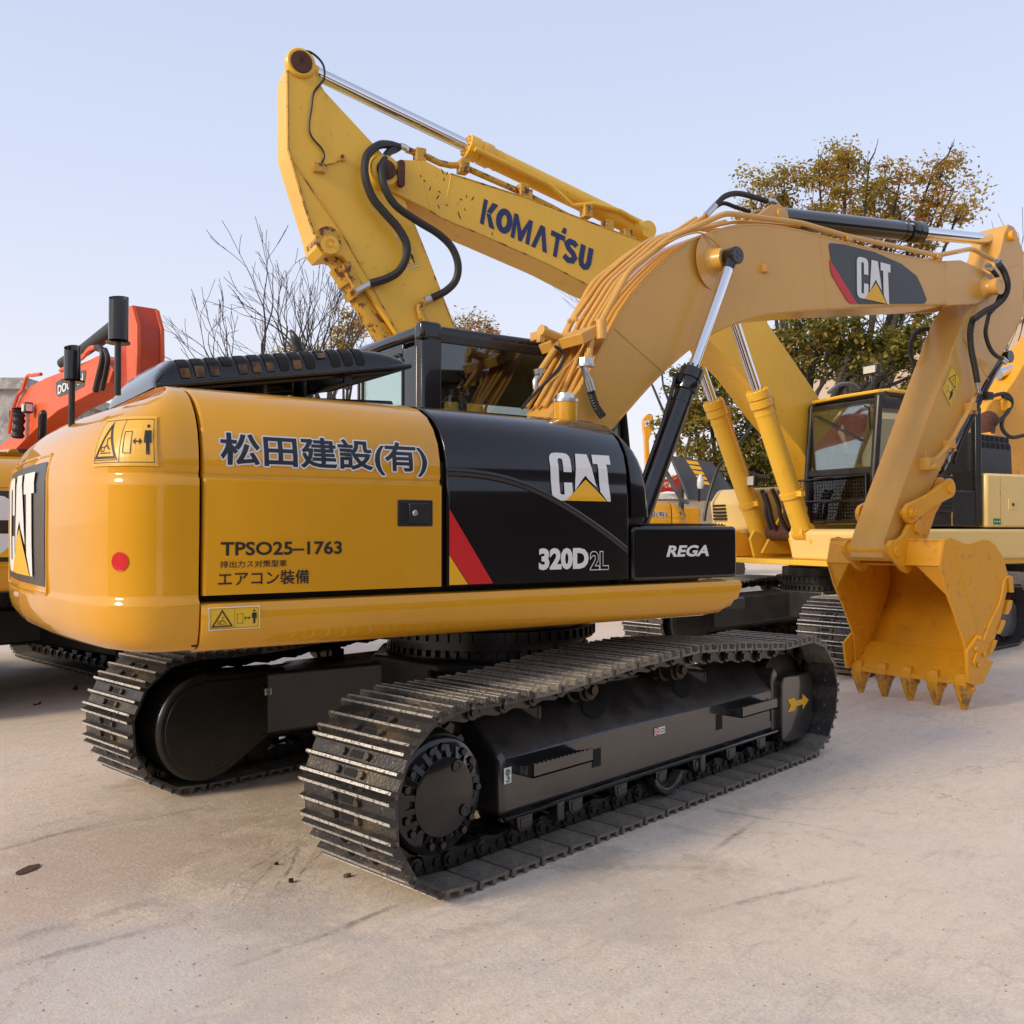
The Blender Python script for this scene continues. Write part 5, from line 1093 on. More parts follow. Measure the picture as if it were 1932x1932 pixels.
obj('emission_sticker', mb, [M['green'], M['white']], rb, ang=0)
# engine hood with two rows of holes
a = KP(1826, 815, 1.0); b = KP(1912, 884, 1.0)
mb = MB(); xa, xb = a.x, b.x; ztop = a.z
xs_ = [(xa, q0.z-.05), (xa, ztop-.02), (xa-.04, ztop), (xb+.12, ztop-.02), (xb+.02, ztop-.14), (xb, q0.z-.05)]
mb.prism(xs_, .2, 1.0); eh = obj('engine_hood', mb, M['slate'], kom, KH, bevel=.03, seg=3)
mb = MB()
for r in range(2):
    for k in range(8):
        c = KP((2672+(862+k*51.5+r*8)/3.512)/1.59, (950+(1268+k*5+r*72)/3.512)/1.59, 1.0); mb.prism([(x, z) for x, z in rrect(c.x-.035, c.x+.035, c.z-.036, c.z+.036, .008, 2)], .99, 1.003)
obj('vent_hole', mb, M['dark'], eh, ang=0)
# counterweight
mb = MB(); ow = chaikin([(-2.75, -1.40), (-3.0, -1.38), (-3.2, -1.1), (-3.3, 0), (-3.2, 1.1), (-3.0, 1.38), (-2.75, 1.40)], 3); mb.prism(ow, 1.1, 2.2, axis='z'); obj('counterweight', mb, M['kombody'], kom, KH, bevel=.06, seg=3)
mb = MB(); mb.box(-2.7, -.5, -.7, .8, 1.5, 2.1); obj('engine_bay', mb, M['dark'], kom, KH)
# cab
CY0, CY1 = .26, 1.36; XB = XF-1.72
mb = MB()
zt, zb = ZT, 1.53
mb.tube([(XF+.0, CY0+.04, zb+.02), (XF+.02, CY0+.04, 2.1), (XF-.06, CY0+.04, zt-.08), (XF-.18, CY0+.04, zt-.03)], .042, 8)
mb.tube([(XF+.0, CY1-.04, zb+.02), (XF+.02, CY1-.04, 2.1), (XF-.06, CY1-.04, zt-.08), (XF-.18, CY1-.04, zt-.03)], .05, 8)
mb.box(XF-.10, XF-.03, CY0, CY1, zt-.16, zt-.09)
mb.box(XF-.04, XF+.03, CY0, CY1, 2.12, 2.20); mb.box(XF-.72, XF-.64, CY1-.07, CY1, zb, zt-.1); mb.box(XB, XB+.10, CY1-.08, CY1, zb, zt-.1); mb.box(XB, XB+.10, CY0, CY0+.08, zb, zt-.1)
mb.box(XB, XF-.05, CY1-.06, CY1-.01, zb, 1.95); mb.box(XB, XF-.05, CY0+.01, CY0+.05, zb, 1.95); mb.box(XB, XB+.05, CY0+.05, CY1-.05, zb, 2.2)
mb.box(XF-.66, XF-.05, CY1-.055, CY1-.0, zt-.2, zt-.1)
kc = obj('cab', mb, M['blackm'], kom, KH, bevel=.012)
mb = MB(); mb.box(XB-.02, XF-.10, CY0-.01, CY1+.01, zt-.07, zt); obj('cab_roof', mb, M['blackm'], kc, bevel=.03, seg=3)
mb = MB(); mb.tube([(XF-.6, CY1+.01, zt-.01), (XF-.16, CY1+.01, zt-.005), (XF-.08, CY1-.05, zt-.01), (XF-.06, (CY0+CY1)/2, zt-.01), (XF-.08, CY0+.05, zt-.02)], .022, 8); obj('roof_trim', mb, M['kom'], kc)
mb = MB(); mb.box(XF-.03, XF-.022, CY0+.06, CY1-.06, 2.19, zt-.13); obj('windscreen', mb, M['glass2'], kc, ang=0)
mb = MB(); mb.box(XF-.01, XF-.002, CY0+.07, CY1-.07, 1.60, 2.13); obj('lower_window', mb, M['glass'], kc, ang=0)
mb = MB(); mb.box(XF-.64, XF-.06, CY1-.03, CY1-.024, 1.95, zt-.2); mb.box(XB+.1, XF-.72, CY1-.03, CY1-.024, 1.95, zt-.15); obj('side_window', mb, M['glass2'], kc, ang=0)
mb = MB(); mb.box(XB+.1, XF-.1, CY0+.02, CY0+.026, 1.95, zt-.15); obj('side_window', mb, M['glass2'], kc, ang=0)
mb = MB(); mb.tube([(XF-.01, CY1-.12, 2.62), (XF+.03, CY1-.10, 2.86), (XF+.03, CY1-.16, 2.88)], .012, 6); mb.tube([(XF+.0, CY0+.15, zt-.2), (XF-.01, CY1-.25, 2.5)], .012, 6); obj('wiper', mb, M['blackm'], kc)
mb = MB(); mb.box(XB+.35, XB+.85, .62, 1.12, 1.8, 2.0); mb.box(XB+.28, XB+.42, .64, 1.10, 1.95, 2.5); mb.box(XB+.3, XB+.38, .74, 1.0, 2.5, 2.7); obj('operator_seat', mb, M['seat'], kc, bevel=.04)
mb = MB(); mb.box(XF-.35, XF-.2, .55, .62, 1.6, 2.15); mb.box(XF-.35, XF-.22, 1.1, 1.18, 1.6, 2.1); mb.box(XF-.45, XF-.3, .42, .58, 2.2, 2.4); mb.tube([(XF-.4, .8, 1.6), (XF-.33, .82, 2.2)], .02, 6); mb.tube([(XF-.4, .95, 1.6), (XF-.33, .94, 2.2)], .02, 6); obj('control_lever', mb, M['blackm'], kc)
mb = MB(); a = KP((2072+575/1.932)/1.59, (1100+710/1.932)/1.59, CY0-.12); b = KP((2072+955/1.932)/1.59, (1100+905/1.932)/1.59, CY1-.08)
gx = XF+.10; gz0 = 1.57; gz1 = 2.08; gy0 = CY0-.12; gy1 = CY1-.08
mb.tube([(gx, gy0, gz0+.03), (gx, gy0, gz1), (gx, gy1, gz1+.02), (gx, gy1, gz0), (gx, gy0+.05, gz0), (gx, gy0, gz0+.04)], .02, 8); mb.tube([(gx, gy0, (gz0+gz1)/2), (gx, gy1, (gz0+gz1)/2)], .014, 6)
gd = obj('front_guard', mb, M['black'], kc)
mb = MB(); n_ = 26
for i in range(1, n_): y = gy0+(gy1-gy0)*i/n_; mb.cyl((gx, y, gz0), (gx, y, gz1), .0032, n=4)
for i in range(1, 13): z = gz0+(gz1-gz0)*i/13; mb.cyl((gx, gy0, z), (gx, gy1, z), .0032, n=4)
obj('guard_mesh', mb, M['black'], gd)
lq = KP(1668, 701, 1.1); mb = MB(); mb.tube([(XF-.2, 1.1, zt), (XF-.2, 1.1, lq.z-.05)], .015, 6); mb.box(XF-.23, XF-.16, 1.0, 1.2, lq.z-.05, lq.z+.06); wl = obj('work_lamp', mb, M['blackm'], kc, bevel=.01); mb = MB(); mb.box(XF-.16, XF-.152, 1.015, 1.185, lq.z-.035, lq.z+.045); obj('lamp_lens', mb, M['lamp'], wl)
mb = MB(); mb.tube(smooth_path([KP((2072+a/1.932)/1.59, (350+b/1.932)/1.59, -.9) for a, b in ((800, 1600), (860, 1555), (930, 1550), (975, 1580))], 5), .03, 8); obj('roof_hose', mb, M['kframe'], kom, KH)
# hand rail beside the steps
mb = MB(); mb.tube(smooth_path([KP((1850+a/3.22)/1.59, (1150+b/3.22)/1.59, -1.3) for a, b in ((845, 1330), (860, 1220), (900, 1060), (950, 900), (1000, 790), (1050, 740), (1200, 560), (1320, 390))], 4), .022, 8); mb.tube(smooth_path([KP((1850+a/3.22)/1.59, (1150+b/3.22)/1.59, -1.3) for a, b in ((1000, 850), (1140, 850), (1280, 860), (1380, 890), (1470, 890))], 4), .018, 8); obj('hand_rail', mb, M['blackm'], kom, KH)
# ------------------------------------------------------------------ neighbouring machines of the same make
def clone(src, loc, rotz, label, skip=()):
    r = src.copy(); COL.objects.link(r); r.location = loc; r.rotation_euler = (0, 0, rotz); r['label'] = label
    def rec(o, p):
        for ch in list(o.children):
            if ch.name.split('.')[0] in skip: continue
            c = ch.copy(); COL.objects.link(c); c.parent = p; rec(ch, c)
    rec(src, r); return r
cat2 = clone(cat, (-.95, 5.95, 0), radians(90), 'yellow excavator cut by the left edge, its dark track seen under the big counterweight', skip=('grille_hood', 'mirror_post', 'boom', 'boom_cylinder', 'stick_cylinder', 'stick', 'side_link', 'bucket_link', 'bucket_cylinder', 'stick_pipe', 'hydraulic_hose', 'hose_fitting', 'black_line', 'bucket'))
H3 = radians(135)
cat3 = clone(cat, (12.1, 9.55, 0), H3-SW, 'distant tan yellow excavator under the green tree with its black engine hood tilted steeply open', skip=('grille_hood', 'mirror_post', 'engine_top', 'intake_duct', 'exhaust_pipe'))
def inroot(root, p): return Matrix.Rotation(-root.rotation_euler[2], 4, 'Z') @ (Vector(p)-Vector(root.location))
hd = [(1298, 941), (1388, 947), (1386, 926), (1345, 872), (1263, 859)]
P0 = [inroot(cat3, far(a, b, 19.6+(947-b)*.006)) for a, b in hd]; nn = Vector(inroot(cat3, cat3.location+FW*.12))
mb = MB(); n_ = len(P0); mb.add(P0+[p+nn for p in P0], [list(range(n_)), list(range(2*n_-1, n_-1, -1))]+[(i, i+n_, (i+1) % n_+n_, (i+1) % n_) for i in range(n_)])
oh = obj('open_hood', mb, M['slate'], cat3, bevel=.03, seg=3)
mb = MB()
for k in range(5): 
    q = [(1294+k*6, 868+k*9.5), (1316+k*5, 871+k*9.5), (1320+k*5, 877+k*9.5), (1299+k*6, 875+k*9.5)]
    mb.add([inroot(cat3, far(a, b, 19.55)) for a, b in q], [(0, 1, 2, 3)])
obj('vent_slot', mb, M['cat_yellow'], oh, ang=0)
mb = MB(); mb.tube([inroot(cat3, far(a, b, 19.4)) for a, b in ((1236, 857), (1262, 900), (1286, 944), (1300, 948))], .05, 6); obj('hood_rail', mb, M['kframe'], cat3)
mb = MB(); mb.tube([inroot(cat3, far(a, b, 19.3)) for a, b in ((1319, 946), (1319, 922))], .025, 6); bp = obj('lamp_stem', mb, M['blackm'], cat3)
mb = MB(); mb.rev([(.05, 0), (.07, .2), (.07, .6), (.03, 1)], inroot(cat3, far(1321, 922, 19.3)), inroot(cat3, far(1322, 895, 19.3)), 10); obj('beacon_lamp', mb, M['lamp'], bp)

def simple_tracks(root, rot, m, m2, g=1.15, L=2.0, w=.6):
    for s in (-1, 1):
        out = [(-L+.4+.4*cos(radians(a)), .42+.42*sin(radians(a))) for a in range(90, 271, 15)]+[(L-.4+.4*cos(radians(a)), .42+.42*sin(radians(a))) for a in range(-90, 91, 15)]
        mb = MB(); mb.prism(out, s*g-w/2, s*g+w/2)
        n = len(out)
        for i in range(n):
            a, b = Vector((out[i][0], 0, out[i][1])), Vector((out[(i+1) % n][0], 0, out[(i+1) % n][1])); k = max(1, int((b-a).length/.07))
            for j in range(k): p = a.lerp(b, j/k); mb.box(p.x-.012, p.x+.012, s*g-w/2-.004, s*g+w/2+.004, p.z-.012, p.z+.012)
        obj('crawler_track', mb, m, root, rot)
        mb = MB(); mb.box(-L+.6, L-.6, s*(g)-.2, s*g+.34*s if s > 0 else s*g+.2, .22, .6) if False else mb.box(-L+.5, L-.5, s*g-w/2-.02, s*g+w/2+.02, .24, .58); obj('track_frame', mb, m2, root, rot, bevel=.03)
    mb = MB(); mb.box(-.9, .9, -.9, .9, .45, .75); mb.cyl((0, 0, .7), (0, 0, 1.05), .6, n=30); obj('car_body', mb, m2, root, rot, bevel=.02)

# orange machine, boom towards us
DA = radians(265); t_ = far(250, 640, 13.0)
dl = Vector((cos(DA), sin(DA), 0)); dr = Vector((t_.x, t_.y, 0))-dl*5.6
DF = Frame((dr.x, dr.y), DA)
doo = thing('excavator', 'orange red excavator whose folded boom carries a DOOSAN plate, rising behind the big counterweight', 'excavator', (dr.x, dr.y, 0))
simple_tracks(doo, DA, M['ktrack'], M['kframe'])
DP = lambda a, b, y=-.2: DF.Y(a, b, y)
C2 = lambda pts: [(a/2.76/1.59, (800+b/2.76)/1.59) for a, b in pts]
bo = C2([(100, 1400), (75, 1330), (100, 1190), (170, 1080), (250, 990), (380, 920), (520, 868), (760, 762), (800, 740), (840, 735), (900, 770), (935, 860), (900, 960), (780, 1035), (600, 1130), (480, 1190), (310, 1330), (160, 1480), (-60, 1700), (-160, 1600)])
DS = -1
ys_d = -.2
mb = MB(); mb.prism([tuple(DP(a, b, ys_d))[::2] for a, b in bo], ys_d, ys_d+.4); db = obj('boom', mb, M['orange'], doo, DA, bevel=.01, ang=25)
pp = C2([(465, 960), (560, 905), (640, 872), (712, 855), (715, 880), (700, 990), (640, 1020), (490, 1078), (470, 1060)])
mb = MB(); flat(mb, [tuple(DP(a, b, ys_d))[::2] for a, b in pp], lambda u, v, l: Vector((u, ys_d-l, v)), .006); dd_ = obj('name_decal', mb, M['slate'], db, ang=0)
a = DP(*C2([(482, 1060)])[0], ys_d); b = DP(*C2([(700, 895)])[0], ys_d); 
vs, fs = text_mesh('DOOSAN', .03); p = fit(vs, (0, 1, 0, 1))
L0 = DP(*C2([(484, 1062)])[0], ys_d); L1 = DP(*C2([(694, 962)])[0], ys_d); H0 = DP(*C2([(484, 985)])[0], ys_d)
mb = MB(); mb.add([Vector((L0.x+(L1.x-L0.x)*u+(v*.0), ys_d-.012, L0.z+(L1.z-L0.z)*u+(H0.z-L0.z)*v)) for u, v in p], fs); obj('name_lettering', mb, M['white'], dd_, ang=0)
sk = [(233, 702), (226, 724), (222, 790), (262, 790), (272, 700), (268, 640), (262, 600), (258, 580), (250, 572), (244, 590)]
sxz = [tuple(DP(a, b, -.17))[::2] for a, b in sk]
xs_ = [p[0] for p in sxz]; 
mb = MB(); c0 = DP(238, 640, -.17)
so_ = [(c0.x-.45, 2.2), (c0.x-.42, DP(236, 690, -.17).z), (c0.x-.25, DP(243, 620, -.17).z), (c0.x+.0, DP(252, 575, -.17).z+.02), (c0.x+.22, DP(257, 572, -.17).z), (c0.x+.40, DP(262, 610, -.17).z), (c0.x+.42, DP(262, 660, -.17).z), (c0.x+.30, 2.4), (c0.x+.2, 2.1)]
mb.prism(so_, -.17, .17); dst = obj('stick', mb, M['orange_d'], doo, DA, bevel=.012)
mb = MB(); mb.prism([(x+.025, z-.02) for x, z in so_[3:8]]+[(so_[7][0]-.1, so_[7][1]), (so_[3][0], so_[3][1]-.2)], -.185, -.13); mb.prism([(x+.025, z-.02) for x, z in so_[3:8]]+[(so_[7][0]-.1, so_[7][1]), (so_[3][0], so_[3][1]-.2)], .13, .185); obj('edge_plate', mb, M['orange'], dst, bevel=.008)
mb = MB(); z_ = so_[3][1]; mb.cyl((c0.x+.12, -.11, z_-.10), (c0.x+.12, .11, z_-.10), .10, n=18); obj('pin', mb, M['rust'], dst)
f0 = DP(*C2([(520, 800)])[0], 0); f1 = DP(*C2([(700, 690)])[0], 0); f2 = DP(*C2([(1000, 470)])[0], 0)
mb = MB(); mb.tube([f0, f1, f2], [.09, .10, .12], 14); obj('stick_cylinder', mb, M['rubber'], doo, DA)
mb = MB()
for off in (0, 14): mb.tube(smooth_path([DP(*q, -.25) for q in C2([(500+off, 860), (610, 800-off), (690, 750-off), (740, 690-off), (790, 670), (800+off, 690)])], 3), .03, 6)
obj('boom_pipe', mb, M['orange'], db); mb = MB()
mb.tube(smooth_path([DP(*q, -.25) for q in C2([(190, 1020), (225, 910), (260, 900), (340, 890)])], 3), .03, 6); obj('boom_pipe', mb, M['orange'], db); mb = MB(); mb.tube([DP(*q, -.25) for q in C2([(75, 1380), (100, 1200), (150, 1060), (190, 1015)])], .03, 6)
obj('boom_pipe', mb, M['orange'], db)
for pts, r in (([(800, 670), (845, 690), (848, 780), (820, 900), (790, 1030)], .045), ([(870, 685), (892, 760), (875, 880), (845, 1020)], .035)):
    mb = MB(); mb.tube(smooth_path([DP(*q, -.30) for q in C2(pts)], 5), r, 8); obj('hydraulic_hose', mb, M['rubber'], db)
q = DP(*C2([(235, 1170)])[0], -.30); mb = MB(); mb.box(q.x-.08, q.x+.08, -.38, -.24, q.z-.09, q.z+.09); wl = obj('work_lamp', mb, M['blackm'], db, bevel=.02); mb = MB(); mb.box(q.x+.08, q.x+.09, -.36, -.26, q.z-.06, q.z+.06); mb.box(q.x-.06, q.x+.06, -.39, -.38, q.z-.06, q.z+.06); obj('lamp_lens', mb, M['lamp'], wl)
mb = MB(); pts = [DP(*q, -.34) for q in C2([(155, 1170), (155, 1250), (145, 1420)])]; pt = smooth_path(pts, 6); mb.tube(pt, [.11 if i % 2 else .08 for i in range(len(pt))], 12); obj('rubber_bellows', mb, M['rubber'], db)
mb = MB(); mb.box(-2.6, 1.4, -1.35, -.45, 1.05, 1.9); mb.box(-2.6, .2, .35, 1.35, 1.05, 1.9); mb.box(-2.6, 1.0, -.5, .5, 1.05, 1.6); obj('house_body', mb, M['orange_d'], doo, DA, bevel=.08)
mb = MB(); mb.box(-.2, 1.5, .45, 1.35, 1.1, 2.75); obj('cab', mb, M['blackm'], doo, DA, bevel=.06)

# yellow machine cut by the right edge
rm = thing('excavator', 'orange yellow excavator cut by the right edge behind the perforated black hood', 'excavator')
rp_ = far(2010, 900, 16.5); RA = radians(160); rm.location = (rp_.x, rp_.y, 0); RFm = Frame((rp_.x, rp_.y), RA)
simple_tracks(rm, RA, M['ktrack'], M['kframe'])
RP = lambda a, b, y=0: RFm.Y(a, b, y)
mb = MB(); mb.prism([tuple(RP(a, b, .25))[::2] for a, b in ((1938, 676), (1915, 716), (1899, 738), (1905, 760), (1893, 776), (1879, 800), (1876, 900), (1990, 930), (2080, 640), (2000, 600))], -.25, .25); rb_ = obj('boom', mb, M['bucket'], rm, RA, bevel=.012)
mb = MB(); mb.prism([tuple(RP(a, b, .30))[::2] for a, b in ((1837, 795), (1852, 765), (1862, 755), (1895, 750), (1907, 757), (1908, 768), (1900, 778), (1870, 792), (1842, 798))], .26, .42); mb.cyl(RP(1895, 765, .26), RP(1895, 765, .46), .10, n=18); obj('link_arm', mb, M['bucket'], rm, RA, bevel=.02)
mb = MB(); mb.tube([RP(1884, 706, .0), RP(1990, 668, .0)], .085, 14); obj('chrome_rod', mb, M['chrome'], rm, RA)
for pts in ([(1040, 850), (1130, 820), (1220, 815), (1275, 890), (1230, 1010), (1160, 1080), (1090, 1150), (1075, 1230)], [(1180, 840), (1260, 870), (1270, 940), (1180, 1080), (1180, 1190), (1270, 1270), (1405, 1250)]):
    mb = MB(); mb.tube(smooth_path([RP((2672+a/3.512)/1.59, (950+b/3.512)/1.59, .5) for a, b in pts], 5), .032, 8); obj('hydraulic_hose', mb, M['rubber'], rb_)
mb = MB(); mb.tube(smooth_path([RP((2672+a/3.512)/1.59, (950+b/3.512)/1.59, .9) for a, b in ((990, 1220), (985, 1130), (1030, 1080), (1060, 1120))], 4), .13, 12); obj('exhaust_pipe', mb, M['rust'], rm, RA)
mb = MB(); mb.box(-2.8, 1.3, -1.35, 1.35, 1.05, 1.95); obj('house_body', mb, M['bucket'], rm, RA, bevel=.08)

# far machines glimpsed between the booms
g1_ = thing('excavator', 'red machine arm with white characters glimpsed left of the tilted black hood', 'excavator'); gp = far(1250, 920, 27); g1_.location = (gp.x, gp.y, 0); G1 = Frame((gp.x, gp.y), radians(-46.8))
simple_tracks(g1_, radians(-46.8), M['ktrack'], M['kframe'])
GP = lambda a, b, y=-.5: G1.Y(a, b, y)
mb = MB(); mb.prism([tuple(GP(a, b))[::2] for a, b in ((1225, 912), (1262, 902), (1285, 892), (1300, 915), (1302, 930), (1262, 926), (1222, 935))], -.5, -.1); ra = obj('arm', mb, M['redpaint'], g1_, radians(-46.8), bevel=.02)
vs, fs = text_mesh('沙牛機械', .03); p = fit(vs, (0, 1, 0, 1)); q0 = GP(1236, 920); q1 = GP(1270, 909); mb = MB(); mb.add([Vector((q0.x+(q1.x-q0.x)*u, -.52, q0.z+(q1.z-q0.z)*v)) for u, v in p], fs); obj('lettering', mb, M['white'], ra, ang=0)
mb = MB(); mb.box(-1.2, .6, -.8, .8, 1.0, 1.7); obj('house_body', mb, M['redpaint'], g1_, radians(-46.8), bevel=.08)
g2_ = thing('excavator', 'far yellow excavator arm with a green cross sticker, showing above the black cylinder', 'excavator'); gp = far(1222, 900, 31); g2_.location = (gp.x, gp.y, 0); G2 = Frame((gp.x, gp.y), radians(-46.8)); simple_tracks(g2_, radians(-46.8), M['ktrack'], M['kframe'])
G2P = lambda a, b, y=-.3: G2.Y(a, b, y)
C5 = lambda pts: [((1850+a/3.22)/1.59, (1150+b/3.22)/1.59) for a, b in pts]
mb = MB(); mb.prism([tuple(G2P(a, b))[::2] for a, b in C5([(255, 340), (295, 297), (345, 300), (355, 330), (350, 440), (310, 550), (330, 900), (290, 900), (270, 500), (258, 430)])], -.3, .1); ga = obj('arm', mb, M['bucket'], g2_, radians(-46.8), bevel=.02)
mb = MB(); st_ = C5([(265, 370), (308, 350), (320, 405), (275, 425)]); mb.mi = 0; flat(mb, [tuple(G2P(*q))[::2] for q in st_], lambda u, v, l: Vector((u, -.31-l, v)), .002)
mb.mi = 1
for poly in ([(287, 368), (296, 365), (303, 408), (294, 411)], [(275, 387), (312, 380), (313, 390), (277, 398)]): flat(mb, [tuple(G2P(*q))[::2] for q in C5(poly)], lambda u, v, l: Vector((u, -.31-l, v)), .006)
obj('cross_sticker', mb, [M['white'], M['green']], ga, ang=0)
mb = MB(); mb.box(-2, 1.5, -1.2, 1.2, 1.0, 2.2); obj('house_body', mb, M['bucket'], g2_, radians(-46.8), bevel=.08)

# ------------------------------------------------------------------ ground
gm = bpy.data.materials.new('yard_concrete'); gm.use_nodes = True; nt = gm.node_tree; N = nt.nodes; L = nt.links; bs_ = N['Principled BSDF']; bs_.inputs['Roughness'].default_value = .82; bs_.inputs['Specular IOR Level'].default_value = .25
tc = N.new('ShaderNodeTexCoord')
def gmap(rot=0, scale=(1, 1, 1)):
    m = N.new('ShaderNodeMapping'); m.inputs['Rotation'].default_value = (0, 0, rot); m.inputs['Scale'].default_value = scale; L.new(tc.outputs['Object'], m.inputs[0]); return m.outputs[0]
def gnoise(vec, s, det=8, ro=.6, dist=0.0):
    n = N.new('ShaderNodeTexNoise'); n.inputs['Scale'].default_value = s; n.inputs['Detail'].default_value = det; n.inputs['Roughness'].default_value = ro; n.inputs['Distortion'].default_value = dist; L.new(vec, n.inputs['Vector']); return n.outputs['Fac']
def rng(v, a, b, c=0., d=1.):
    r = N.new('ShaderNodeMapRange'); r.inputs[1].default_value = a; r.inputs[2].default_value = b; r.inputs[3].default_value = c; r.inputs[4].default_value = d; L.new(v, r.inputs[0]); return r.outputs[0]
def mixc(f, a, b, bt='MIX'):
    m = N.new('ShaderNodeMix'); m.data_type = 'RGBA'; m.blend_type = bt
    if isinstance(f, float): m.inputs[0].default_value = f
    else: L.new(f, m.inputs[0])
    for i, c in ((6, a), (7, b)):
        if isinstance(c, tuple): m.inputs[i].default_value = (*c, 1)
        else: L.new(c, m.inputs[i])
    return m.outputs[2]
def mth(op, a, b):
    m = N.new('ShaderNodeMath'); m.operation = op
    for i, c in ((0, a), (1, b)):
        if isinstance(c, (int, float)): m.inputs[i].default_value = c
        else: L.new(c, m.inputs[i])
    return m.outputs[0]
iso = gmap(); st1 = gmap(radians(-8), (.35, 1.6, 1)); st2 = gmap(radians(-26), (.55, 1.5, 1))
c_ = mixc(rng(gnoise(iso, .6, 12, .8, .3), .40, .58), (.90, .79, .68), (.80, .685, .575))
c_ = mixc(rng(gnoise(iso, .8, 12, .8, .6), .50, .62), c_, (.68, .63, .60))
c_ = mixc(rng(gnoise(st1, 1.3, 8, .7, .3), .50, .70, 0, .75), c_, (.90, .80, .70))
c_ = mixc(rng(gnoise(st2, 1.3, 11, .74, .2), .52, .70, 0, .36), c_, (.54, .45, .37))
c_ = mixc(rng(gnoise(iso, .9, 10, .75, .5), .55, .72, 0, .5), c_, (.58, .48, .40))
fine = gnoise(st1, 9, 8, .75, .4); c_ = mixc(rng(fine, .53, .66, 0, .5), c_, (.48, .41, .35))
c_ = mixc(rng(gnoise(iso, 7, 10, .82, .3), .52, .66, 0, .45), c_, (.60, .51, .44))
c_ = mixc(rng(gnoise(iso, 3.2, 9, .7), .60, .70, 0, .5), c_, (.62, .57, .52))
gr_ = gnoise(iso, 70, 4, .7); c_ = mixc(rng(gr_, .38, .62, 0, 1), mixc(1.0, c_, (.89, .87, .86), 'MULTIPLY'), mixc(.40, c_, (.92, .84, .76)))
gr2 = gnoise(iso, 17, 10, .85, .3); c_ = mixc(rng(gr2, .40, .60, 0, 1), mixc(1.0, c_, (.88, .86, .845), 'MULTIPLY'), c_)
c_ = mixc(rng(gnoise(iso, 26, 6, .8), .60, .72, 0, .28), c_, (.28, .23, .19))
def gpatch(p, r, col, st, c_):
    vs_ = N.new('ShaderNodeVectorMath'); vs_.operation = 'DISTANCE'; L.new(tc.outputs['Object'], vs_.inputs[0]); vs_.inputs[1].default_value = (p.x, p.y, 0)
    d = mth('ADD', vs_.outputs['Value'], mth('MULTIPLY', mth('SUBTRACT', gnoise(iso, 2.2, 12, .82, .5), .5), r*5.0))
    return mixc(mth('MULTIPLY', rng(d, r*.6, r*.95, 1, 0), mth('MULTIPLY', rng(gnoise(iso, 8, 12, .85, .2), .36, .56, .35, 1), st)), c_, col)
def gline(p, q, w, strength, c_):
    d = (q-p); d.z = 0; ln = d.length; d.normalize(); n = Vector((-d.y, d.x, 0))
    vm = N.new('ShaderNodeVectorMath'); vm.operation = 'DOT_PRODUCT'; L.new(tc.outputs['Object'], vm.inputs[0]); vm.inputs[1].default_value = n
    va = N.new('ShaderNodeVectorMath'); va.operation = 'DOT_PRODUCT'; L.new(tc.outputs['Object'], va.inputs[0]); va.inputs[1].default_value = d
    wob = mth('MULTIPLY', mth('SUBTRACT', gnoise(iso, 2.5, 4), .5), .10)
    dist = mth('ABSOLUTE', mth('ADD', mth('SUBTRACT', vm.outputs['Value'], n.dot(p)), wob), 0)
    a = mth('SUBTRACT', va.outputs['Value'], d.dot(p))
    inside = mth('MULTIPLY', rng(a, -.2, .1), rng(a, ln, ln+.4, 1, 0))
    wn = mth('MULTIPLY', rng(dist, w*.3, w, 1, 0), mth('MULTIPLY', inside, rng(gnoise(iso, 9, 9, .8), .42, .56, 0, 1)))
    return mixc(mth('MULTIPLY', wn, strength), c_, (.17, .14, .12))
Gp = lambda a, b: Vector(meet(a, b, (0, 0, 0), Vector((0, 0, 1))))
def C6(a, b): return Gp(a*.6211/1.59, (2300+b*.6211)/1.59)
def C7(a, b): return Gp((1650+a/2.034)/1.59, (1800+b/2.034)/1.59)
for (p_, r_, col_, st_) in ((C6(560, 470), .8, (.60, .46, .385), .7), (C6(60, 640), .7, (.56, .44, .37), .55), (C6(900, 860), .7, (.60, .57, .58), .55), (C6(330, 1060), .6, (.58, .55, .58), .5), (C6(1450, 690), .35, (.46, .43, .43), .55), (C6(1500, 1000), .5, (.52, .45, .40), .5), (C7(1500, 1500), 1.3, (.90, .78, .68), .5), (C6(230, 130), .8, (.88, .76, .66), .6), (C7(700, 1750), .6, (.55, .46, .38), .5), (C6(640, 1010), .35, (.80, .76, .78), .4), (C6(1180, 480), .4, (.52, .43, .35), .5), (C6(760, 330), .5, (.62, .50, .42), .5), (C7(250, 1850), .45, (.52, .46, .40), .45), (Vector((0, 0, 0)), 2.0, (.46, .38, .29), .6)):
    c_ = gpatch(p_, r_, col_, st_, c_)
st3 = gmap(radians(-14), (1.5, 13, 1)); c_ = mixc(rng(gnoise(st3, 1.6, 10, .8, .2), .57, .66, 0, .42), c_, (.38, .31, .255))
st4 = gmap(radians(-30), (1.2, 9, 1)); c_ = mixc(rng(gnoise(st4, 1.4, 10, .8, .2), .58, .68, 0, .4), c_, (.90, .80, .70))
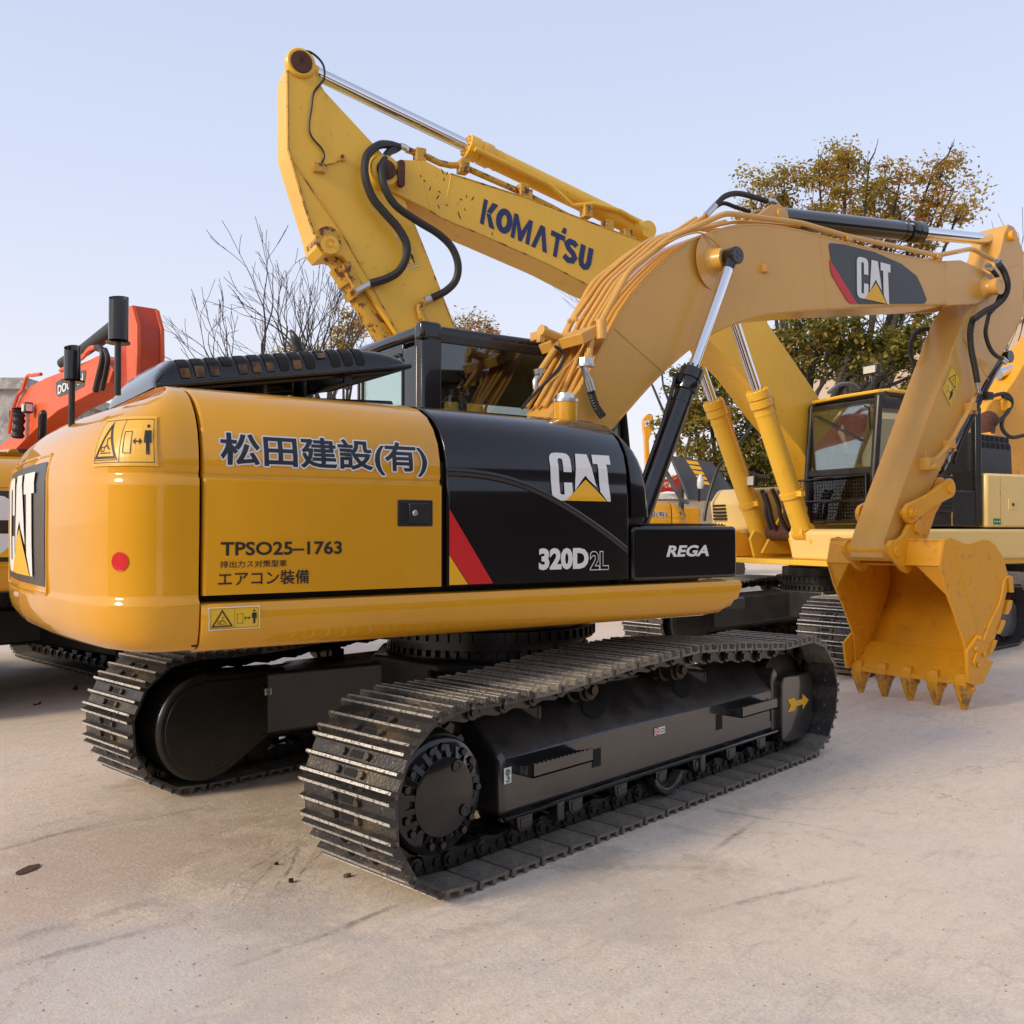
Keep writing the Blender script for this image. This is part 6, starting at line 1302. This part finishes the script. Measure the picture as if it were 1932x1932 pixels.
for (p, q, w, s_) in ((C6(1245, 925), C6(1740, 740), .022, .8), (C6(0, 975), C6(480, 850), .035, .6), (C6(200, 340), C6(760, 240), .03, .5), (C6(0, 400), C6(300, 320), .035, .6), (C6(870, 370), C6(1160, 290), .012, .5), (C7(930, 1265), C7(1530, 1370), .018, .6), (C7(1050, 1880), C7(1600, 1750), .025, .6), (C7(1055, 1490), C7(1165, 1410), .02, .7), (C7(0, 1620), C7(930, 1640), .06, .3), (C6(0, 860), C6(560, 700), .05, .5), (C6(1180, 505), C6(1275, 450), .010, .9), (C6(1270, 500), C6(1360, 440), .008, .9), (C6(1330, 590), C6(1385, 500), .010, .9), (C6(1385, 500), C6(1415, 440), .008, .8), (C6(1425, 560), C6(1470, 490), .012, .9), (C6(1470, 490), C6(1530, 432), .012, .9), (C6(1200, 610), C6(1280, 500), .010, .7)):
    c_ = gline(p, q, w, s_, c_)
vo = N.new('ShaderNodeTexVoronoi'); vo.feature = 'DISTANCE_TO_EDGE'; vo.inputs['Scale'].default_value = .42
wv = N.new('ShaderNodeVectorMath'); wv.operation = 'ADD'; ns_ = N.new('ShaderNodeTexNoise'); ns_.inputs['Scale'].default_value = 1.4; ns_.inputs['Detail'].default_value = 9; ns_.inputs['Roughness'].default_value = .7; L.new(iso, ns_.inputs['Vector'])
sc_v = N.new('ShaderNodeVectorMath'); sc_v.operation = 'SCALE'; sc_v.inputs['Scale'].default_value = .9; L.new(ns_.outputs['Color'], sc_v.inputs[0]); L.new(iso, wv.inputs[0]); L.new(sc_v.outputs[0], wv.inputs[1]); L.new(wv.outputs[0], vo.inputs['Vector'])
c_ = mixc(mth('MULTIPLY', rng(vo.outputs['Distance'], .0006, .0032, 1, 0), rng(gnoise(iso, 1.1, 6), .47, .60, 0, .8)), c_, (.22, .18, .15))
c_ = mixc(.16, c_, (.97, .90, .82)); c_ = mixc(1.0, c_, (1.0, .965, .905), 'MULTIPLY')
L.new(c_, bs_.inputs['Base Color'])
hh = mth('ADD', mth('MULTIPLY', gr_, .35), mth('ADD', mth('MULTIPLY', fine, .8), mth('MULTIPLY', gnoise(iso, 24, 6, .8), .5)))
bp_ = N.new('ShaderNodeBump'); bp_.inputs['Strength'].default_value = .8; bp_.inputs['Distance'].default_value = .012; L.new(hh, bp_.inputs['Height']); L.new(bp_.outputs[0], bs_.inputs['Normal'])
mb = MB(); mb.add([(-600, -600, 0), (600, -600, 0), (600, 600, 0), (-600, 600, 0)], [(0, 1, 2, 3)]); tag(obj('ground', mb, gm, ang=0), kind='structure')
# grit and dead leaves
def ground_bit(name, label, cat_, a, b, rx, ry, rz, h, m, curl=0.0):
    p = Gp(a, b); mb = MB(); rn = random.Random(a*7+b); o = []
    for i in range(12):
        t = 2*pi*i/12; r = 1-.35*(i % 6 == 0)*0+rn.uniform(-.15, .1); k = (1-.4*abs(sin(t))); o.append(Vector((rx*cos(t)*r, ry*sin(t)*r, h+curl*(cos(t)**2)*rx)))
    top = [Vector((v.x*.6, v.y*.6, h+curl*.15*rx)) for v in o]
    mb.grid([[Vector((v.x*.9, v.y*.9, .001)) for v in o], o, top], True); mb.add(top, [list(range(12))])
    ob = obj(name, mb, m, loc=(p.x, p.y, .001), rot=rz); return tag(ob, label, cat_)
ML = mat('dead_leaf', (.10, .055, .03), .8, bump=.3)
ground_bit('dead_leaf', 'dark brown flattened leaf alone on the concrete, lower left', 'leaf', 52, 1642, .075, .032, radians(30), .004, ML)
ground_bit('dead_leaf', 'curled brown leaf on the ground left of the far track', 'leaf', 142, 1301, .07, .02, radians(60), .01, ML, .4)
ground_bit('dead_leaf', 'thin curled dry leaf nearest the left edge below the far track', 'leaf', 70, 1330, .05, .012, radians(30), .006, ML, .4)
ground_bit('stone', 'small black stone on the concrete left of the near sprocket', 'stone', 549, 1665, .012, .011, 0, .014, M['rubber'])
ground_bit('stone', 'tiny dark stone beside the curved scrape marks', 'stone', 521, 1632, .010, .008, 0, .01, M['rubber'])
ground_bit('stone', 'broken pale chip by the foot of the nearest track shoes', 'stone', 655, 1655, .02, .012, 0, .012, M['stone'])
mb = MB(); rn = random.Random(5)
for i in range(350):
    a = rn.uniform(0, 1932); b = 1240+(rn.random()**.6)*700; p = Gp(a, b); r = rn.uniform(.002, .006)
    if -2.4 < p.x < 2.4 and -1.5 < p.y < 1.5: continue
    mb.add([p+Vector((r*cos(t)*rn.uniform(.7, 1.3), r*sin(t)*rn.uniform(.7, 1.3), 0)) for t in (0, 1.6, 3.1, 4.7)]+[p+Vector((0, 0, r*.8))], [(0, 1, 4), (1, 2, 4), (2, 3, 4), (3, 0, 4)])
tag(obj('grit', mb, mat('grit_stone', (.30, .25, .20), .9), ang=0), 'scattered sand grit and pebbles over the yard', 'grit', kind='stuff')

# ------------------------------------------------------------------ trees
leafA = mat('leaf_dark_green', (.13, .14, .035), .6); leafB = mat('leaf_olive', (.38, .29, .06), .6); leafC = mat('leaf_red_brown', (.50, .22, .07), .65); bark = mat('bark', (.045, .036, .030), .85, bump=.6, bscale=20, noise=[(5, (.09, .075, .06), .45, .7)]); twig = mat('twig_grey', (.055, .046, .042), .85)
for l_ in (leafA, leafB, leafC):
    nt_ = l_.node_tree; pb = nt_.nodes['Principled BSDF']; pb.inputs['Specular IOR Level'].default_value = .2; tr = nt_.nodes.new('ShaderNodeBsdfTranslucent'); c4_ = pb.inputs['Base Color'].default_value; tr.inputs[0].default_value = (min(1, c4_[0]*1.3), min(1, c4_[1]*1.3), c4_[2], 1)
    ms_ = nt_.nodes.new('ShaderNodeMixShader'); ms_.inputs[0].default_value = .45; nt_.links.new(pb.outputs[0], ms_.inputs[1]); nt_.links.new(tr.outputs[0], ms_.inputs[2]); nt_.links.new(ms_.outputs[0], nt_.nodes['Material Output'].inputs[0])
def branchy(mb, p, d, L_, r, depth, rn, tips=None, spread=.55, kids=(2, 3), curve=.12, up=.15):
    pts = [p]; dd = d.copy(); n = 4
    for i in range(n): dd = (dd+Vector((rn.uniform(-1, 1), rn.uniform(-1, 1), rn.uniform(-1, 1)+up))*curve).normalized(); pts.append(pts[-1]+dd*(L_/n))
    mb.tube(pts, [max(.0045, r*(1-.30*i/n)) for i in range(n+1)], 6 if r > .03 else 4, caps=False)
    if depth == 0:
        if tips is not None: tips.append(pts[-1])
        return
    for k in range(rn.randint(*kids)):
        i = rn.choice((2, 3, 4)) if k else 4
        nd = (dd+Vector((rn.uniform(-1, 1), rn.uniform(-1, 1), rn.uniform(-.6, 1)))*spread).normalized()
        branchy(mb, pts[i], nd, L_*rn.uniform(.6, .82), r*(1-.30*i/n)*.70, depth-1, rn, tips, spread, kids, curve, up)
def leafy_tree(label, base, blobs, nleaf, ls, seed, mix=(.45, .35, .2), trunk_r=.16, group=None, fork=None):
    rn = random.Random(seed); t = thing('tree', label, 'tree', (base.x, base.y, 0), group=group); o = Vector((base.x, base.y, 0))
    mb = MB(); cz = min(b[0].z-b[1] for b in blobs); mid = sum((b[0] for b in blobs), Vector())/len(blobs)
    top = Vector((mid.x, mid.y, cz+.3))-o; fk = fork or max(1.2, top.z*.55)
    j = Vector((rn.uniform(-.1, .1), 0, fk)); mb.tube(smooth_path([Vector((0, 0, -.05)), Vector((.05, .03, fk*.5)), j], 3), [trunk_r*(1.15-.25*i/6) for i in range(7)], 10)
    for c, r in blobs:
        q = c-o; m1 = j.lerp(q, .45)+Vector((rn.uniform(-.3, .3), rn.uniform(-.3, .3), .25)); pts = smooth_path([j-Vector((0, 0, .15)), m1, q+Vector((0, 0, r*.3))], 5); mb.tube(pts, [trunk_r*.55*(1-.85*i/(len(pts)-1)) for i in range(len(pts))], 7, caps=False)
        for k in range(6): branchy(mb, pts[rn.randint(6, len(pts)-1)], Vector((rn.uniform(-1, 1), rn.uniform(-1, 1), rn.uniform(-.2, 1))).normalized(), r*.7, trunk_r*.10, 1, rn)
    obj('trunk', mb, bark, t)
    vs = []; fs = []; ms = []; tot = sum(r**2 for _, r in blobs)
    for c, r in blobs:
        k = int(nleaf*r*r/tot); cl = []
        for _ in range(max(8, int(19*r*r))):
            v = Vector((rn.gauss(0, 1), rn.gauss(0, 1), rn.gauss(0, 1))).normalized()*r*(rn.random()**.38); v.z *= .82; cl.append((c-o+v, rn.uniform(.16, .36), rn.random()))
        for _ in range(k):
            cc, cr, tone = rn.choice(cl); p = cc+Vector((rn.gauss(0, 1), rn.gauss(0, 1), rn.gauss(0, .7)))*cr*.55
            u = Vector((rn.uniform(-1, 1), rn.uniform(-1, 1), rn.uniform(-.9, .3))).normalized(); w = u.cross(Vector((rn.uniform(-1, 1), rn.uniform(-1, 1), 1))).normalized(); s_ = ls*rn.uniform(.6, 1.25); b = len(vs)
            vs += [p, p+u*s_*.5+w*s_*.26, p+u*s_, p+u*s_*.5-w*s_*.26]; fs.append((b, b+1, b+2, b+3))
            q = rn.random()*.6+tone*.4; ms.append(0 if q < mix[0] else (1 if q < mix[0]+mix[1] else 2))
    me = bpy.data.meshes.new('crown'); me.from_pydata([tuple(v) for v in vs], [], fs)
    for m in (leafA, leafB, leafC): me.materials.append(m)
    me.polygons.foreach_set('material_index', ms); c = bpy.data.objects.new('crown', me); COL.objects.link(c); c.parent = t
    return t
def B(pts, d): return [(far(a, b, d+dd), r) for a, b, r, dd in pts]
leafy_tree('tallest tree with reddish olive leaves standing above the black and chrome stick cylinder', far(1612, 940, 22), B([(1600, 300, .72, 0), (1545, 345, .75, .5), (1640, 320, .6, -.4), (1590, 390, .85, 0), (1650, 385, .8, .6), (1700, 345, .5, 0), (1625, 450, .9, -.5), (1700, 420, .75, 0), (1560, 430, .7, 0), (1760, 330, .42, .3), (1790, 300, .40, 0), (1800, 370, .55, 0), (1770, 400, .6, -.3), (1812, 400, .35, .2), (1740, 460, .5, 0), (1680, 500, .7, 0), (1600, 520, .8, .4)], 22), 15500, .11, 11, mix=(.15, .52, .33), trunk_r=.2, group='leafy trees behind the machines', fork=3.2)
leafy_tree('lower leafy tree left of the tallest one, its crown showing above the boom hoses', far(1500, 940, 23), B([(1430, 345, .5, 0), (1475, 350, .45, 0), (1420, 395, .5, 0), (1465, 400, .6, .3), (1520, 430, .5, 0), (1480, 330, .3, 0), (1440, 430, .5, 0), (1500, 480, .5, 0)], 23), 4000, .11, 12, mix=(.18, .52, .30), trunk_r=.14, group='leafy trees behind the machines', fork=3.5)
leafy_tree('dark green tree under the boom, two trunks rising beside the cab roof', far(1530, 930, 19), B([(1500, 640, .75, 0), (1560, 650, .8, .3), (1620, 640, .85, 0), (1690, 640, .85, .2), (1740, 660, .7, 0), (1590, 690, .5, 0), (1720, 700, .5, 0), (1560, 610, .6, 0) , (1520, 690, .5, 0), (1780, 700, .5, 0)], 19), 10000, .12, 13, mix=(.55, .35, .10), trunk_r=.17, group='leafy trees behind the machines', fork=3.0)
leafy_tree('green tree seen through the gap between black cylinder and yellow cylinders', far(1370, 960, 24), B([(1330, 735, .9, 0), (1300, 800, .9, .4), (1360, 800, 1.0, 0), (1420, 790, .9, 0), (1400, 860, .9, -.4), (1450, 860, .9, 0), (1470, 800, .8, 0), (1350, 700, .6, 0), (1310, 860, .6, 0), (1430, 910, .8, 0)], 24), 15000, .14, 14, mix=(.50, .42, .08), trunk_r=.2, group='leafy trees behind the machines', fork=1.6)
leafy_tree('small brown leafed tree low behind the black cab roof', far(900, 930, 26), B([(878, 612, .45, 0), (905, 622, .4, 0), (930, 640, .5, 0), (880, 660, .6, 0), (950, 680, .5, 0)], 26), 2200, .12, 15, mix=(.2, .4, .4), trunk_r=.12, group='leafy trees behind the machines')
leafy_tree('dull green shrub tree behind the foot of the old yellow stick', far(650, 930, 25), B([(645, 640, .5, 0), (668, 610, .45, 0), (625, 670, .4, 0), (600, 690, .6, 0), (540, 690, .5, 0), (560, 670, .3, 0)], 25), 3000, .12, 16, mix=(.3, .35, .35), trunk_r=.12, group='leafy trees behind the machines')
def bare_tree(label, base, h, seed, lean=(0, 0, 1), depth=5, r=.11, stems=3, group='bare trees'):
    rn = random.Random(seed); t = thing('bare_tree', label, 'bare tree', (base.x, base.y, 0), group=group); mb = MB()
    mb.tube([Vector((0, 0, -.05)), Vector((0, 0, h*.22)), Vector((.03, 0, h*.36))], [r*1.2, r, r*.85], 8)
    for k in range(stems):
        a = 2*pi*k/stems+rn.random(); d = Vector((cos(a)*.38, sin(a)*.38, 1)); branchy(mb, Vector((.03, 0, h*.34)), d.normalized(), h*.27, r*.6, depth, rn, None, .42, (2, 2), .16, .10)
    obj('branches', mb, twig, t, ang=60); return t
bare_tree('bare grey tree with open crown above the raised grille hood', far(565, 930, 17), 6.0, 21, stems=4, depth=5, r=.12)
bare_tree('bare tree beside the old yellow stick, its twigs behind the corroded cylinder', far(618, 930, 19), 6.3, 22, stems=4, depth=5, r=.11)
bare_tree('leafless tree leaning out to the left above the hood', far(510, 930, 18), 5.7, 23, stems=4, depth=5, r=.11)
bare_tree('thin bare twigs sticking up above the chrome rod near the right edge', far(1830, 930, 20), 7.6, 24, stems=3, depth=4, r=.06)
bare_tree('bare sapling at the far right edge above the boom end', far(1915, 930, 21), 8.2, 25, stems=2, depth=4, r=.06)
bare_tree('bare treetop showing over the hoses on the boom bend', far(1285, 930, 26), 9.2, 26, stems=3, depth=4, r=.08)
bare_tree('spindly bare bush against the cream building wall at right', far(1900, 930, 18.5), 4.6, 27, stems=3, depth=4, r=.05)

# ------------------------------------------------------------------ buildings
cream = mat('cream_render', (.52, .42, .32), .8, noise=[(.8, (.46, .36, .27), .4, .7), (6, (.36, .29, .23), .6, .75)], bump=.1); weather = mat('weathered_wall', (.42, .41, .39), .9, noise=[(1.5, (.25, .24, .23), .42, .62), (7, (.55, .54, .52), .5, .66), (20, (.12, .11, .10), .62, .70)], bump=.4, bscale=12); brown = mat('brown_wall', (.05, .035, .026), .8, noise=[(.6, (.09, .06, .045), .4, .7)])
def building(name, label, a, b, depth_, h, m, roof_m, wins=0):
    t = thing('building', label, 'building', (a.x, a.y, 0)); A = Vector((0, 0, 0)); Bv = Vector((b.x-a.x, b.y-a.y, 0)); d = Bv.normalized(); n = Vector((-d.y, d.x, 0)); 
    if n.dot(Vector((a.x-CAM.x, a.y-CAM.y, 0))) < 0: n = -n
    L_ = Bv.length; MM = Matrix(((d.x, n.x, 0, 0), (d.y, n.y, 0, 0), (0, 0, 1, 0), (0, 0, 0, 1)))
    mb = MB(); mb.box(0, L_, 0, depth_, 0, h, MM); obj('wall', mb, m, t, ang=0)
    mb = MB(); mb.box(-.2, L_+.2, -.2, depth_+.2, h, h+.28, MM); obj('roof', mb, roof_m, t, ang=0)
    for k in range(wins):
        x = L_*(k+.5)/wins
        mb = MB(); mb.box(x-.7, x+.7, -.03, .05, h*.45, h*.45+1.3, MM); w = obj('window', mb, M['white'], t, ang=0); mb = MB(); mb.box(x-.62, x+.62, -.04, -.03, h*.45+.08, h*.45+1.22, MM); obj('pane', mb, M['glass'], w, ang=0)
        mb = MB(); mb.box(x-.62, x+.62, -.034, -.031, h*.45+.08, h*.45+1.22, MM); obj('dark_room', mb, M['dark'], w, ang=0)
    return t
ra_ = far(1440, 900, 46); rb2 = far(2100, 900, 29); building('building', 'cream building with a flat pale roof edge beyond the trees at right', ra_, rb2, 12, 8.6, cream, mat('pale_roof', (.5, .52, .54), .6), 0)
la = far(-320, 900, 24); lb2 = far(41, 900, 24); lw = building('building', 'weathered grey white wall end at the left edge with a dark downpipe', la, lb2, 6, 5.05, weather, weather, 0)
q = far(28, 760, 23.9)-Vector(lw.location); mb = MB(); mb.cyl((q.x, q.y, 0), (q.x, q.y, 4.35), .07, n=10); mb.cyl((q.x, q.y, 4.3), (q.x, q.y, 4.5), .13, n=10); obj('downpipe', mb, M['rubber'], lw)
wa = far(560, 900, 52); wb_ = far(1500, 900, 46); building('building', 'low grey brown boundary wall far behind the machines, between the booms', wa, wb_, .4, 3.0, mat('yard_wall', (.22, .19, .16), .9, noise=[(1.2, (.32, .28, .22), .4, .7)]), weather, 0)
w1 = CAM+Vector((cos(YAW-radians(62)), sin(YAW-radians(62)), 0))*24; w2 = CAM+Vector((cos(YAW-radians(150)), sin(YAW-radians(150)), 0))*15
building('building', 'added dark brown shed out of view, placed to be mirrored in the black engine panel', w1, w2, 10, 5.0, brown, brown, 0)  # added out of view to give the engine panel a dark reflection
w1 = CAM+Vector((cos(YAW-radians(160)), sin(YAW-radians(160)), 0))*20; w2 = CAM+Vector((cos(YAW-radians(262)), sin(YAW-radians(262)), 0))*26
building('building', 'added long grey brown workshop out of view, mirrored as a dim band in the shiny counterweight', w1, w2, 10, 4.2, mat('workshop_wall', (.16, .12, .09), .8, noise=[(.7, (.10, .075, .06), .4, .7)]), brown, 0)  # unseen building added only for its reflection in the counterweight
# ------------------------------------------------------------------ sky, sun, camera
SUN_AZ = radians(166); SUN_EL = radians(25)
w = bpy.data.worlds.new('World'); sc.world = w; w.use_nodes = True; nt = w.node_tree; N = nt.nodes; L = nt.links; bg = N['Background']
sky = N.new('ShaderNodeTexSky'); sky.sky_type = 'NISHITA'; sky.sun_disc = False; sky.sun_elevation = SUN_EL; sky.sun_rotation = radians(90)-SUN_AZ; sky.air_density = 1.0; sky.dust_density = 2.5; sky.ozone_density = 2.0; sky.altitude = 20
tc = N.new('ShaderNodeTexCoord'); sp = N.new('ShaderNodeSeparateXYZ'); L.new(tc.outputs['Generated'], sp.inputs[0])
cr = N.new('ShaderNodeValToRGB'); L.new(sp.outputs['Z'], cr.inputs[0]); e = cr.color_ramp.elements
e[0].position = 0.0; e[0].color = (6.6, 5.95, 5.75, 1); e[1].position = 1.0; e[1].color = (3.2, 3.4, 4.3, 1)
for p_, c in ((.10, (6.2, 6.05, 6.5, 1)), (.30, (5.0, 5.4, 6.6, 1)), (.55, (4.1, 4.65, 6.1, 1))):
    k = cr.color_ramp.elements.new(p_); k.color = c
mx = N.new('ShaderNodeMix'); mx.data_type = 'RGBA'; mx.inputs[0].default_value = .80; L.new(sky.outputs[0], mx.inputs[6]); L.new(cr.outputs[0], mx.inputs[7]); L.new(mx.outputs[2], bg.inputs[0]); bg.inputs[1].default_value = .163
sl = bpy.data.lights.new('sun', 'SUN'); sl.energy = 2.7; sl.angle = radians(14); sl.color = (1.0, .83, .60); so = bpy.data.objects.new('sun', sl); COL.objects.link(so)
sv = Vector((cos(SUN_EL)*cos(SUN_AZ), cos(SUN_EL)*sin(SUN_AZ), sin(SUN_EL))); so.rotation_euler = sv.to_track_quat('Z', 'Y').to_euler(); so.location = sv*30
cd = bpy.data.cameras.new('camera'); cd.sensor_width = 36; cd.lens = 36*FOC/1932; cd.clip_end = 2000; cd.clip_start = .05
co = bpy.data.objects.new('camera', cd); COL.objects.link(co); co.location = CAM
co.rotation_euler = (FW*cos(PIT)+Vector((0, 0, sin(PIT)))).to_track_quat('-Z', 'Y').to_euler(); sc.camera = co
sc.view_settings.view_transform = 'Standard'; sc.view_settings.look = 'None'; sc.view_settings.exposure = 0; sc.view_settings.gamma = 1
sc.render.engine = 'CYCLES'
